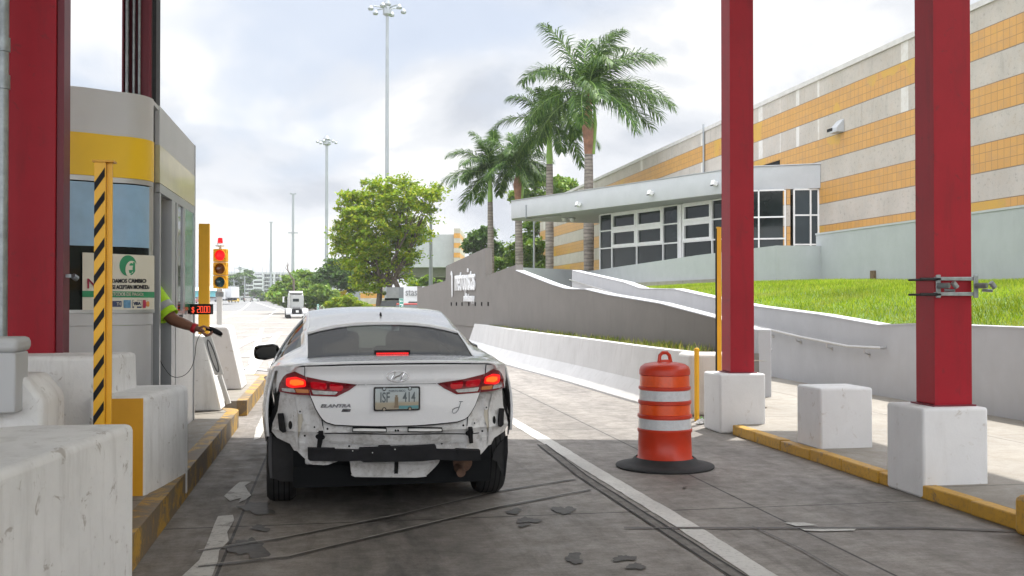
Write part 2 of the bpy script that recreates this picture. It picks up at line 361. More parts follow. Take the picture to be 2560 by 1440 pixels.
# left islands
def island(y0, y1, name, round_far=False, h=.20):
    pts = [(KL, y0), (KL, y1 - .35)]
    for k in range(5): a = R(k * 22.5); pts.append((KL - .35 + .35 * math.cos(a), y1 - .35 + .35 * math.sin(a)))
    pts += [(-4.4, y1), (-4.4, y0)]
    inner = [(x - .13 if x > -4 else x + .0, y - (.1 if y > y1 - .4 else 0)) for x, y in pts]
    k = MB(); m = len(pts)
    # kerb face ring as a strip with thickness along the lane side and the far end
    for i in range(m - 2):
        a, c = pts[i], pts[i + 1]; ia, ic = inner[i], inner[i + 1]
        k.prism([a, c, ic, ia], 0, h)
    struct('kerb', k, 'kerbworn')
    t = MB(); t.prism(inner, 0.001, h - .004); struct('traffic_island', t, 'walk')
island(2.2, 12.9, 'a'); island(13.75, 18.6, 'b')
# painted lines -----------------------------------------------------
_n = [0]
def lift():
    _n[0] += 1; return _n[0] * .0003
def strip(name, pts, wd, m, dz=.004, kind='structure', seg=.5, jag=.0, seed=0):
    dz = min(dz, .006) + lift(); rnd = random.Random(seed); P = [Vector((*p, 0)) for p in pts]; v = []; f = []
    L_ = []
    for a, c in zip(P, P[1:]):
        k = max(1, int((c - a).length / seg))
        for i in range(k): L_.append(a.lerp(c, i / k))
    L_.append(P[-1])
    for i, p in enumerate(L_):
        d = (L_[min(i + 1, len(L_) - 1)] - L_[max(i - 1, 0)]).normalized(); s = Vector((d.y, -d.x, 0))
        for q in (-1, 1):
            e = p + s * q * (wd / 2 + rnd.uniform(-jag, jag)); v.append((e.x, e.y, zg(e.y) + dz))
    for i in range(len(L_) - 1): f.append((2 * i, 2 * i + 1, 2 * i + 3, 2 * i + 2))
    b = MB(); b.add(v, f); o = b.build(name, m); return tag(o, kind=kind)
def px2(x, y): p = atZ(x, y, 0); return (p.x, p.y)
strip('lane_line', [px2(1915, 1445), px2(1700, 1306), px2(1490, 1180), px2(1375, 1108), px2(1280, 1052), px2(1150, 985)], .15, 'line', jag=.006, seg=.12)
strip('joint_strip', [px2(1850, 1445), px2(1640, 1310), px2(1455, 1190), px2(1355, 1112)], .075, M('joint_filler', (.17, .158, .145), .85, var=.35, vs=9, bump=.4, bs=60), jag=.004, seg=.2)
for dxl in (-.045, .038): strip('joint_edge', [(x + dxl, y) for x, y in (px2(1850, 1445), px2(1640, 1310), px2(1455, 1190), px2(1355, 1112))], .014, M('joint_edge', (.03, .028, .026), .8), .006, jag=.003, seg=.15)
def blot(name, pxpts, m, dz=.004):
    dz = dz + lift(); b = MB(); P = [atZ(x, y, dz) for x, y in pxpts]; b.add([(p.x, p.y, dz) for p in P], [tuple(range(len(P)))]); return tag(b.build(name, m), kind='structure')
blot('lane_marking', [(455, 1440), (498, 1400), (520, 1352), (536, 1310), (545, 1290), (582, 1287), (586, 1300), (568, 1330), (572, 1352), (548, 1376), (545, 1400), (530, 1440)], 'lineold')
blot('lane_marking', [(560, 1240), (585, 1216), (600, 1204), (628, 1204), (612, 1214), (618, 1224), (628, 1238), (612, 1250), (596, 1256), (604, 1244), (575, 1252)], 'lineold')
blot('lane_marking', [(640, 1070), (655, 1040), (662, 1020), (668, 1020), (668, 1060), (650, 1095), (634, 1100)], 'lineold')
blot('lane_marking', [(1960, 1306), (2010, 1306), (2046, 1313), (1990, 1315)], 'lineold')
blot('lane_marking', [(2000, 1321), (2040, 1319), (2090, 1318), (2140, 1322), (2136, 1326), (2050, 1328), (2012, 1326)], 'lineold')
MT['wet'] = M('oil_stain', (.085, .079, .073), .55, var=.35, vs=20, spec=.25)
def stain(cx, cy, rx, ry, seed):
    r = random.Random(seed); n = 44; pts = []; ph = [r.uniform(0, 6.28) for _ in range(5)]
    for i in range(n):
        a = 2 * math.pi * i / n; k = 1 + .28 * math.sin(2 * a + ph[0]) + .2 * math.sin(3 * a + ph[1]) + .12 * math.sin(7 * a + ph[2]) + .07 * math.sin(13 * a + ph[3]) + r.uniform(-.03, .03)
        pts.append((cx + rx * k * math.cos(a), cy + ry * k * math.sin(a)))
    blot('oil_stain', pts, 'wet', .003)
for i, a in enumerate([(643, 1270, 46, 12), (623, 1370, 40, 26), (650, 1320, 22, 7), (1410, 1275, 22, 11), (1320, 1300, 24, 8), (1285, 1278, 20, 6), (1435, 1395, 24, 11), (1560, 1395, 24, 8), (1590, 1415, 18, 9), (1310, 1312, 14, 4), (1712, 1218, 6, 2), (1160, 1300, 60, 8), (980, 1330, 120, 10)][:-2]): stain(*a, i)
# two scored cuts (vehicle detector loops) crossing the lane
MT['cut'] = M('sealed_saw_cut', (.07, .066, .062), .5, var=.2, vs=8, spec=.4); MT['cutedge'] = M('worn_saw_cut_edge', (.36, .34, .31), .7)
for pts in ([(490, 1382), (700, 1350), (1000, 1290), (1250, 1230), (1440, 1200)], [(495, 1420), (720, 1396), (1000, 1330), (1250, 1270), (1480, 1226)]):
    q = [px2(*p) for p in pts]
    strip('saw_cut', q, .022, 'cut', .003, seg=.15, jag=.006, seed=3); strip('saw_cut', [(x + .01, y + .028) for x, y in q], .012, 'cutedge', .005, seg=.12, jag=.005, seed=8)
blot('slab_joint', [(1560, 1317), (2330, 1317), (2560, 1326), (2560, 1329), (2330, 1320), (1560, 1320)], 'cut', .003)
strip('slab_joint', [px2(1880, 1318), px2(2000, 1375), px2(2120, 1445)], .012, 'cut', .003)
# plaza markings beyond the booths: broad worn stripes and arrows
MT['faint'] = m_wornpaint('faint_road_paint', (.66, .65, .63), (.42, .39, .36), .48, 1.2)
for a in ([(480, 1000), (720, 700)],): pass
def gl(p, D): return xyD(p, D)
for i, (p0, D0, p1, D1, wd) in enumerate([(600, 18, 700, 50, .25), (632, 24, 655, 60, .2), (560, 30, 640, 42, .5), (585, 36, 690, 46, .5), (610, 27, 668, 33, .4),
        (600, 60, 730, 62, .8), (580, 44, 760, 45, .5), (600, 22.5, 690, 21.6, .25), (560, 90, 720, 92, 1.), (560, 130, 700, 133, 1.6), (590, 75, 660, 77, .6), (600, 19.5, 650, 19.8, .2),
        (640, 96, 700, 200, .3), (560, 120, 626, 260, .35), (640, 260, 700, 190, .35), (700, 190, 760, 150, .3)]):
    strip('road_marking', [gl(p0, D0), gl(p1, D1)], wd, 'faint', .02, seg=3, seed=i)
blot('road_marking', [(640, 858), (680, 856), (668, 888), (655, 888)], 'faint', .006)
blot('road_marking', [(672, 905), (700, 905), (690, 960), (676, 960)], 'line', .006)
# ------------------------------------------------------------------ roof of the toll plaza (above the frame; it throws the big shade)
rf = thing('toll_plaza_roof', (-6, 0, 7.6), 'flat grey steel roof over the toll lanes, above the frame', 'roof')
ROOF_Z = 7.6
def roof_edge():
    # shade edge on the pavement, carried up along the sun direction
    out = []
    for px, py, z in ((590, 1094, 0), (1835, 1101, 0.0)):
        p = atZ(px, py, z); k = (ROOF_Z - z) / sv.z; out.append((p.x + sv.x * k, p.y + sv.y * k))
    return out
re_ = roof_edge()
d_ = ((re_[1][0] - re_[0][0]), (re_[1][1] - re_[0][1])); sl = d_[1] / d_[0]
pr = atZ(2494, 1187, .1); XR = pr.x + sv.x * (ROOF_Z - .1) / sv.z
ye = lambda x: re_[0][1] + (x - re_[0][0]) * sl
b = MB(); b.prism([(-26, -7), (XR, -7), (XR, ye(XR)), (-26, ye(-26))], ROOF_Z, ROOF_Z + .5); b.build('roof_deck', M('roof_soffit', (.5, .5, .5), .7), rf)
# ------------------------------------------------------------------ red columns on white plinths (right)
def yof(px, py, z): return atZ(px, py, z)
def plinth(nm_px, lab, h=.58, wd=.55, dp=.52, sh=.10):
    p = atZ(*nm_px, sh); b = MB(); z1 = sh + h
    b.box(p.x, p.x + wd, p.y, p.y + dp, .0, z1)
    o = b.build('concrete_plinth' if h != .571 else 'concrete_block', 'white_clean', bevel=.024, seg=3)
    return o, p, z1
P2, p2, z2 = plinth((2308, 1215), '', .585); tag(P2, 'white concrete plinth carrying the near red column with the clamp bracket', 'plinth', 'white concrete cubes on the sidewalk')
CB, pc, zc = plinth((2051, 1122), '', .571, .54, .50); tag(CB, 'bare white concrete cube standing between the two red columns', 'block', 'white concrete cubes on the sidewalk')
P1, p1, z1 = plinth((1800, 1062), '', .57); tag(P1, 'white concrete plinth under the far red column beside the yellow bollard', 'plinth', 'white concrete cubes on the sidewalk')
def red_col(x0, x1, y0, y1, z0, label, top=ROOF_Z):
    t = thing('steel_column', ((x0 + x1) / 2, (y0 + y1) / 2, z0), label, 'column', 'red steel columns of the toll plaza')
    b = MB(); b.box(x0, x1, y0, y1, z0 + .012, top); b.build('shaft', 'red', t, bevel=.006)
    b = MB(); b.box(x0 - .03, x1 + .03, y0 - .03, y1 + .03, z0 - .002, z0 + .012); b.build('base_plate', 'darkred', t)
    return t
def col_from(pxl, pxm, pxr, D, depth):
    pl = atD(pxm, 750, D); pr_ = atD(pxr, 750, D); return pl.x, pr_.x, pl.y
cx0 = atY(2336, 750, p2.y + .13).x; cx1 = atY(2425, 750, p2.y + .13).x
c2 = red_col(cx0, cx1, p2.y + .13, p2.y + .13 + .26, z2, 'dark red steel box column with a clamp bracket, nearest on the right sidewalk')
# a slightly proud front flange as in the photo
b = MB(); b.box(cx0 - .006, cx1 + .006, p2.y + .12, p2.y + .128, z2 + .012, ROOF_Z); b.build('front_flange', 'red', c2)
dx0 = atY(1826, 750, p1.y + .13).x; dx1 = atY(1883, 750, p1.y + .13).x
c1 = red_col(dx0, dx1, p1.y + .13, p1.y + .40, z1, 'dark red steel column beyond the drum, on the plinth by the yellow bollard')
b = MB(); b.box(dx0 - .005, dx1 + .005, p1.y + .12, p1.y + .128, z1 + .012, ROOF_Z); b.build('front_flange', 'red', c1)
# clamp bracket round the near column
yb = p2.y + .12; zt = atY(2350, 697, yb).z; zl = atY(2350, 735, yb).z
g = thing('clamp_bracket', (cx0, yb - .02, zl), 'grey galvanised clamp bracket bolted round the near red column', 'bracket')
for z in (zt, zl):
    b = MB(); b.box(cx0 - .02, cx1 + .035, yb - .045, yb - .012, z - .014, z + .014)
    b.build('crossbar', 'galv', g, bevel=.003)
    b = MB(); b.tube([(cx0 - .02, yb - .1, z - .004), (cx0 - .02, yb + .33, z - .004)], .009); b.tube([(cx0 - .16, yb - .06, z - .004), (cx0 - .02, yb - .06, z - .004)], .012); b.build('threaded_rod', 'rubber', g, smooth='auto')
for x in (cx0 - .005, cx1 + .01):
    b = MB(); b.box(x - .02, x + .02, yb - .055, yb - .046, zl - .03, zt + .03); pl_ = b.build('clamp_plate', 'galv', g, bevel=.004)
    b = MB(); zc_ = (zt + zl) / 2; b.tube([(x, yb - .056, zc_ + .005), (x + .04, yb - .13, zc_ + .005)], .022, 10); b.tube([(x + .05, yb - .16, zc_ + .03), (x + .085, yb - .16, zc_ - .01)], .02, 10); b.tube([(x + .02, yb - .1, zc_ - .03), (x + .075, yb - .15, zc_ - .035)], .012, 8); b.build('pipe_clamp', 'galv', g, smooth='auto')
# thin yellow post with black bands by the far column
q = atD(1796, 750, 12.9); zt_ = atD(1796, 567, 12.9).z
def stripe_post(x, y, z0, z1_, w_, label, n=7, group='yellow steel guard posts', cap=True, dp=.09, web=True, stripe_on=True, sh=None):
    t = thing('guard_post', (x, y, z0), label, 'post', group); sh = sh or w_ * .45
    b = MB(); b.box(x - w_ / 2, x + w_ / 2, y, y + .012, z0, z1_); b.box(x + w_ / 2 - .012, x + w_ / 2, y + .012, y + dp, z0, z1_)
    if web: b.box(x + w_ / 2 + .002, x + w_ / 2 + .035, y + .03, y + .044, z0, z1_)
    b.build('steel_angle', 'yellow', t)
    if cap: b = MB(); b.box(x - w_ / 2 - .012, x + w_ / 2 + .05, y - .015, y + dp + .01, z1_, z1_ + .012); b.build('cap_plate', 'yellow2', t)
    if stripe_on:
        b = MB(); H = z1_ - z0; st = H / n if isinstance(n, int) else n
        k = 0; z = z1_ - st * .85
        while z > z0:
            b.add([(x - w_ / 2, y - .002, z - sh * .6), (x + w_ / 2 - .004, y - .002, z + sh * .35), (x + w_ / 2 - .004, y - .002, z + sh * .35 + st * .38), (x - w_ / 2, y - .002, z - sh * .6 + st * .38)], [(0, 1, 2, 3)]); z -= st
        b.build('hazard_stripes', 'blackpaint', t)
    return t
stripe_post(q.x, q.y, .0, zt_, .035, 'thin yellow post with a worn black edge beside the far red column', stripe_on=False, cap=False)
b = MB(); b.box(q.x - .030, q.x - .019, q.y - .004, q.y + .03, .1, zt_ - .02); b.build('edge_strip', 'blackpaint', bpy.data.objects['guard_post'])
# bollard
bp = atZ(1742, 1052, 0)
t = thing('bollard', bp, 'slim yellow steel bollard beside the far column plinth', 'bollard')
b = MB(); b.lathe(bp, [(.031, 0), (.031, .87)], 20); b.build('tube', 'yellow', t, smooth='auto'); b = MB(); b.lathe(bp, [(.034, .87), (.034, .89), (.026, .905), (.012, .91)], 20); b.build('cap', 'yellow', t, smooth='auto')
# litter at its foot
rn = random.Random(4); lp = atZ(1756, 1060, 0)
for nm, cm, lab in (('plastic_bag', M('white_plastic_film', (.8, .8, .8), .35), 'crumpled white plastic bag lying by the yellow bollard'), ('snack_wrapper', M('green_film', (.15, .6, .03), .35), 'crumpled bright green wrapper by the yellow bollard')):
    b = MB(); k = 12; v = []
    for j in range(k):
        for i in range(k):
            s_ = .16 if nm == 'plastic_bag' else .07
            v.append((lp.x + (i / k - .5) * s_ + rn.uniform(-.012, .012) + (.03 if s_ < .1 else 0), lp.y + (j / k - .5) * s_ * .7 + rn.uniform(-.01, .01) + (.09 if s_ < .1 else 0), .012 + rn.uniform(0, .05) * math.sin(math.pi * (i + .5) / k) * math.sin(math.pi * (j + .5) / k) * 1.6))
    b.add(v, [(j * k + i, j * k + i + 1, (j + 1) * k + i + 1, (j + 1) * k + i) for j in range(k - 1) for i in range(k - 1)])
    tag(b.build(nm, cm), lab, 'litter')
# yellow end block cut by the right edge of the frame
e0 = atZ(2532, 1300, .1)
b = MB(); b.prism([(e0.x, e0.y - .9), (e0.x + .5, e0.y - .9), (e0.x + .5, e0.y + .06), (e0.x + .05, e0.y + .06)], .0, [.45, .45, .30, .24]); tag(b.build('kerb_nose', 'kerb', bevel=.03), 'yellow painted concrete nose on the kerb at the right edge of the photo', 'block')
# ------------------------------------------------------------------ drum
dp_ = atZ(1662, 1166, 0)
t = thing('traffic_drum', dp_, 'orange traffic drum with white bands on a black rubber base', 'traffic drum')
m, tt, bb = newmat('orange_plastic'); MT['drum'] = M('orange_plastic', (.56, .035, .008), .38, var=.12, vs=5, bump=.06, bs=18, bd=.01)
MT['band_o'] = M('orange_reflective_band', (.78, .085, .006), .3, var=.08, vs=30, coat=.3); MT['band_w'] = M('white_reflective_band', (.62, .64, .66), .3, var=.1, vs=30, coat=.3)
rr = lambda z: .248 - .038 * (z / .9)
def ringprof(z0, z1, e=0.): return [(rr(z0) + e, z0), (rr(z1) + e, z1)]
zz = [.05, .075, .09, .33, .345, .45, .465, .50, .505, .60, .62, .66, .665, .75, .77, .86, .895, .92, .935, .945]
b = MB(); prof = [(.262, .045), (.262, .075), (.244, .09), (.237, .31), (.246, .325), (.246, .345), (.236, .35), (.234, .445), (.246, .45), (.246, .475), (.233, .48), (.231, .57), (.24, .575), (.24, .6), (.228, .605), (.226, .70), (.236, .705), (.236, .725), (.223, .73), (.221, .83), (.230, .835), (.230, .875), (.218, .905), (.18, .93), (.1, .945), (.0001, .95)]
b.lathe(dp_, prof, 48); b.build('drum_body', 'drum', t, smooth='auto', angle=50)
for z0, z1_, mm in ((.352, .442, 'band_w'), (.482, .567, 'band_o'), (.607, .697, 'band_w'), (.732, .827, 'band_o')):
    b = MB(); b.lathe(dp_, [(.2382 - .0325 * (z0 - .35), z0), (.2382 - .0325 * (z1_ - .35), z1_)], 48); o = b.build('reflective_band', mm, t, smooth='auto', angle=50)
b = MB(); b.lathe(dp_, [(.44, 0), (.445, .012), (.44, .02), (.36, .035), (.30, .055), (.275, .085), (.262, .088), (.26, .05)], 48); b.build('rubber_base', 'rubber', t, smooth='auto', angle=50)
b = MB(); hz = .93; b.tube([(dp_.x - .055, dp_.y, hz), (dp_.x - .045, dp_.y, hz + .075), (dp_.x - .02, dp_.y, hz + .1), (dp_.x + .02, dp_.y, hz + .1), (dp_.x + .045, dp_.y, hz + .075), (dp_.x + .06, dp_.y, hz)], .017, 8); b.tube([(dp_.x - .05, dp_.y, hz + .02), (dp_.x + .055, dp_.y, hz + .02)], .018, 8); b.build('handle', 'drum', t, smooth='auto')
# ------------------------------------------------------------------ jersey barrier with its end block
def along(pts, prof, closed=True):
    """sweep a profile [(offset to the right, z)] along plan points"""
    rings = []
    P = [Vector((*p, 0)) for p in pts]
    for i, p in enumerate(P):
        d = (P[min(i + 1, len(P) - 1)] - P[max(i - 1, 0)]).normalized(); s = Vector((d.y, -d.x, 0)); z0 = zg(p.y)
        rings.append([(p.x + s.x * o, p.y + s.y * o, z0 + z) for o, z in prof])
    b = MB(); b.loft(rings); return b
def smooth_pts(pts, n=6):
    out = []; P = [pts[0]] + list(pts) + [pts[-1]]
    for i in range(1, len(P) - 2):
        for k in range(n):
            t = k / n; a, b_, c, d = (np.array(P[i - 1 + j][:2], float) for j in range(4))
            out.append(tuple(.5 * (2 * b_ + (c - a) * t + (2 * a - 5 * b_ + 4 * c - d) * t * t + (3 * b_ - a - 3 * c + d) * t ** 3)))
    out.append(tuple(pts[-1][:2])); return out
bpth = smooth_pts(BL)
b = along(bpth, [(0, -.05), (0, .03), (.05, .08), (.24, .30), (.31, .80), (.47, .80), (.47, -.05)])
tag(b.build('road_barrier', 'barrier', recalc=True), 'long low white concrete barrier with a sloped foot curving beside the lane', 'barrier')
ee = (BL[0][0] , BL[0][1])
b = MB(); b.prism([(ee[0] + .0, ee[1] - .02), (ee[0] + .72, ee[1] - .12), (ee[0] + .72, ee[1] + .55), (ee[0] + .02, ee[1] + .5)], 0, .805)
tag(b.build('barrier_end_block', 'barrier', bevel=.05, seg=3), 'white concrete end block of the lane barrier behind the yellow bollard', 'block')
# far parapet along the curving road
b = along(smooth_pts(FARW), [(0, -.1), (.15, .35), (.2, 1.3), (.5, 1.3), (.5, -.1)])
tag(b.build('road_parapet', M('old_concrete', (.33, .29, .25), .9, var=.3, vs=.6, bump=.2), recalc=True), 'weathered concrete parapet curving along the far side of the road', 'parapet')
# ------------------------------------------------------------------ taupe sign wall
WA = Vector((6.2 * .985, 15.0, 0)); 
pa = xyD(1886, 15.0); pb = xyD(1043, 39.0); WA = Vector((*pa, 0)); WB = Vector((*pb, 0)); wd_ = (WB - WA).normalized(); wn_ = Vector((wd_.y, -wd_.x, 0))
if wn_.x < 0: wn_ = -wn_
def onwall(px, py, off=0.):
    r = ray(px, py); o = WA - wn_ * off; k = (o - C0).dot(wn_) / r.dot(wn_); return C0 + r * k
top_px = [(1888, 824), (1790, 799), (1640, 763), (1500, 741), (1462, 723), (1440, 722), (1420, 723), (1300, 676), (1213, 690), (1213, 620), (1115, 665), (1115, 706), (1043, 736)]
top_px = [(1888, 829), (1790, 797), (1650, 760), (1520, 738), (1462, 724), (1432, 724), (1412, 722), (1380, 712), (1290, 677), (1289, 662), (1214, 690), (1213, 620), (1115, 665), (1114, 702), (1043, 722), (1043, 716)]
P = [onwall(*p) for p in top_px]
# thick slab: front outline polygon, extruded backwards
out = [(p.x, p.y, p.z) for p in P]
out = [(P[0].x, P[0].y, 0)] + out + [(P[-1].x, P[-1].y, 0)]
def slab(outline, nrm, th):
    b = MB(); n = len(outline); v = list(outline) + [(p[0] + nrm.x * th, p[1] + nrm.y * th, p[2]) for p in outline]
    b.add(v, [tuple(range(n))[::-1], tuple(range(n, 2 * n))] + [(i, (i + 1) % n, (i + 1) % n + n, i + n) for i in range(n)]); return b
WT = .20
sw = thing('sign_wall', WB, 'taupe wall with raised white lettering, stepping up at the far end of the ramp', 'wall')
b = slab(out, wn_, WT); b.build('wall', 'taupe', sw, recalc=True)
# white coping on the ramp part
b = MB(); rings = []
for p in P[0:9]:
    rings.append([(p.x - wn_.x * .012, p.y - wn_.y * .012, p.z + .002), (p.x - wn_.x * .012, p.y - wn_.y * .012, p.z + .02), (p.x + wn_.x * (WT + .01), p.y + wn_.y * (WT + .01), p.z + .02), (p.x + wn_.x * (WT + .01), p.y + wn_.y * (WT + .01), p.z + .002)])
b.loft(rings); b.build('coping', 'white_wall', sw, recalc=True)
# pier at the near end
b = MB(); q0 = WA + Vector((0.0, -.14, 0)); b.box(q0.x - .01, q0.x + .205, q0.y, q0.y + .5, 0, onwall(1888, 822).z); b.build('end_pier', 'white_wall', sw, bevel=.02)
# lettering
la = onwall(1135, 738, .02); lb = onwall(1185, 722, .02); up = Vector((0, 0, 1)); rt = -wd_
def wtext(name, s, px0, py0, px1, hpx_size, lab_m, sxk=1.):
    a = onwall(px0, py0, .035); c = onwall(px1, py0, .035); L_ = (c - a).length
    o = text(name, s, hpx_size, lab_m, sw, a, rt, up, .02, 'LEFT', 1., bold=.006)
    w0 = max(v.co.dot(rt) for v in o.data.vertices) - min(v.co.dot(rt) for v in o.data.vertices)
    k = L_ / w0; base = min(v.co.dot(rt) for v in o.data.vertices)
    for v in o.data.vertices: s_ = v.co.dot(rt) - base; v.co += rt * (s_ * k - s_)
    return o
MT['letter'] = M('white_letter', (.78, .78, .78), .45)
wtext('lettering', 'metropistas', 1137, 726, 1186, 1.02, 'letter')
wtext('lettering', 'an Abertis company', 1160, 753, 1185, .34, 'letter')
a = onwall(1131, 716, .03)
b = MB(); pl = [(0, -.35), (.05, -.30), (.05, .28), (.0, .42), (-.08, .50), (-.16, .40), (-.04, .34)]
b.add([(a.x + rt.x * x - wn_.x * d, a.y + rt.y * x - wn_.y * d, a.z + z) for d in (0, .03) for x, z in pl], [tuple(range(7)), tuple(range(7, 14))[::-1]] + [(i, (i + 1) % 7, (i + 1) % 7 + 7, i + 7) for i in range(7)])
b.build('emblem', 'letter', sw, recalc=True)
for px in (1128, 1141, 1155, 1172, 1188, 1204, 1220):
    p = onwall(px, 760, .015); b = MB(); b.obox((p.x, p.y, p.z), (.03, .04, .11)); b.build('fixing_stub', 'dark', sw)
# raised strip of earth between barrier and wall, with grass
b = MB(); v = []; 
inn = [(x + .40, y) for x, y in bpth if y < 42]
for x, y in inn:
    t_ = (y - WA.y) / (WB.y - WA.y); xw = (x + .7) if y < WA.y else WA.x + (WB.x - WA.x) * t_ - .02
    v += [(x, y, .72 + zg(y)), (xw, y, .70 + zg(y))]
b.add(v, [(2 * i, 2 * i + 1, 2 * i + 3, 2 * i + 2) for i in range(len(inn) - 1)]); struct('verge', b, 'soil')
vx0 = inn[0][0] + .25; b = MB(); b.prism([(vx0, BL[0][1] + .52), (WA.x + .02, WA.y - .13), (WA.x + .02, WA.y + .05), (vx0, BL[0][1] + .70)], 0, .735); tag(b.build('retaining_wall', 'taupe'), 'short low taupe wall closing the grass strip behind the barrier end block', 'wall')
b = MB(); x_, y_ = inn[0]; 
# ------------------------------------------------------------------ white ramp wall with handrail (far side of the walkway)
XW = 7.93
rw = thing('ramp_wall', (XW, 19, 0), 'long white ramp wall with steel handrail below the grass slope', 'wall')
tp = [(2900, 838), (2560, 823), (2430, 823), (2290, 822), (2195, 815), (2050, 789), (1885, 767), (1760, 741), (1685, 724), (1620, 723), (1600, 722), (1560, 707), (1430, 677)]
TP = [atX(x, y, XW) for x, y in tp]
zflat = TP[1].z
TP = [Vector((XW, -6, zflat)), Vector((XW, 4, zflat))] + [Vector((XW, p.y, zflat if i < 4 else p.z)) for i, p in enumerate(TP) if i >= 1]
out = [(p.x, p.y, p.z) for p in TP]; out = [(XW, TP[0].y, 0)] + out + [(XW, TP[-1].y, 0)]
b = slab(out, Vector((1, 0, 0)), .25); b.build('wall', 'white_wall', rw, recalc=True)
b = MB(); b.loft([[(XW - .01, p.y, p.z + .001), (XW - .01, p.y, p.z + .022), (XW + .26, p.y, p.z + .022), (XW + .26, p.y, p.z + .001)] for p in TP]); b.build('coping', 'white_wall', rw, recalc=True)
# end face of the ramp parapet and landing wall turning right (pale blue)
endp = TP[-1]
pth = [(2203, 870), (2120, 866), (2000, 842), (1885, 815), (1790, 790), (1700, 766), (1640, 752), (1540, 735), (1424, 699)]
HR = [atX(x, y, XW - .09) for x, y in pth]
b = MB(); b.tube([HR[0] + Vector((.07, 0, 0)), HR[0]] + HR[1:], .021, 10); b.build('handrail', 'steel', rw, smooth='auto')
for px, py in ((2160, 872), (2067, 858), (1990, 842), (1922, 828), (1770, 788), (1700, 769), (1640, 755)):
    p = atX(px, py, XW - .09); b = MB(); b.tube([p, p + Vector((0, 0, -.06)), p + Vector((.085, 0, -.09))], .009, 6); b.lathe(p + Vector((.085, 0, -.09)), [(.03, -.006), (.03, .006)], 12, 'X'); b.build('rail_bracket', 'steel', rw, smooth='auto')
# short rail poking out behind the end pier
p = atD(1921, 872, 16.4); b = MB(); b.tube([p + Vector((-.12, .5, .03)), p, p + Vector((.03, -.05, -.02))], .021, 10); b.build('handrail', 'steel', sw, smooth='auto')
# ramp floor between the walls
b = MB(); v = []
for i, y in enumerate((17.4, 18.5, 22, 28, 36)):
    z = (.106, .12, .35, .85, 1.5)[i]; t_ = (y - WA.y) / (WB.y - WA.y); v += [(WA.x + (WB.x - WA.x) * t_ + .42, y, z), (XW, y, z)]
b.add(v, [(2 * i, 2 * i + 1, 2 * i + 3, 2 * i + 2) for i in range(4)]); struct('ramp_floor', b, 'walk')
# ------------------------------------------------------------------ grass slope and blue-grey terrace walls
XG = 13.8
gw = [(2900, 715), (2560, 708), (2290, 700), (2040, 706), (1930, 706)]
def slope_z(x, y):
    """height of the lawn"""
    t_ = max(0., min(1., (x - XW - .25) / (XG - XW - .25)))
    zlow = float(np.interp(y, [p.y for p in TP], [p.z for p in TP])) if y < TP[-1].y else 1.8
    zlow = min(zlow, 1.80)
    zhigh = np.interp(y, [-5, 14, 19, 25, 30, 36, 60], [1.9, 1.88, 1.86, 2.0, 2.03, 1.9, 1.8])
    return float(zlow - .03 + (max(zhigh, zlow) - zlow + .03) * (math.sin(t_ * math.pi / 2)) )
b = MB(); v = []; xs = np.linspace(XW + .2, XG + .3, 14); ysg = np.linspace(-2, 46, 49)
for y in ysg:
    for x in xs: v.append((x, y, slope_z(x, y)))
b.add(v, [(j * 14 + i, j * 14 + i + 1, (j + 1) * 14 + i + 1, (j + 1) * 14 + i) for j in range(48) for i in range(13)]); struct('lawn', b, 'turf', smooth=True)
# taller wall at XG, low wall at XL with a jog at px 1922..2040
XL = 12.45
ytall = atX(2040, 640, XG).y
hi = [atX(x, y, XG) for x, y in ((2290, 553), (2048, 588))]; zh = (hi[0].z + hi[1].z) / 2
tw = thing('terrace_wall', (XG, ytall, 1.8), 'tall blue-grey retaining wall above the lawn, below the tiled facade', 'wall')
b = MB(); b.box(XG, XG + .3, -4, ytall, .5, zh); b.build('wall', 'bluegrey', tw)
b = MB(); b.box(XG - .015, XG + .315, -4, ytall + .015, zh + .001, zh + .05); b.build('coping', 'palegrey', tw)
p = atX(2183, 695, XG - .03); b = MB(); b.box(XG - .07, XG - .002, p.y - .09, p.y + .09, p.z - .12, p.z + .19); b.build('drain_box', M('rusty_steel', (.14, .09, .05), .8, var=.3, vs=20), tw)
lo = [atX(x, y, XL) for x, y in ((1922, 616), (1470, 678))]; zlo = lo[0].z
lw = thing('entrance_wall', (XL, ytall, 1.8), 'lower blue-grey parapet wall in front of the entrance windows, jogging back to the tall wall', 'wall')
b = MB(); b.box(XL + .281, XG - .001, ytall - .3, ytall - .002, .5, zlo); b.build('return_wall', 'bluegrey', lw)
zl2 = lo[1].z; yl = lo[1].y
v = [(XL, ytall - .3, .5), (XL, ytall - .3, zlo), (XL, ytall + 6, zlo), (XL, yl, zl2), (XL, yl, .5)]
b = slab(v, Vector((1, 0, 0)), .28); b.build('wall', 'bluegrey', lw, recalc=True)
# low pale parapet running left from there, behind the sign wall
v0 = atD(1470, 678, 46); v1 = atD(1300, 678, 46); v2 = atD(1560, 700, 40)
pa1 = atD(1270, 750, 45.5); pa2 = Vector((XL, yl, 0)); b = MB(); b.prism([(pa1.x, pa1.y), (pa2.x, pa2.y - .02), (pa2.x, pa2.y + .3), (pa1.x, pa1.y + .3)], .3, 2.98); b.build('rear_parapet', 'palegrey', lw, recalc=True)
# terrace floor behind
b = MB(); b.prism([(XL + .2, ytall - .2), (XG + 4.2, ytall - .2), (XG + 4.2, 58), (XL - 3, 58), (XL - 1, 47.5)], .5, 2.2); struct('terrace_floor', b, 'walk')
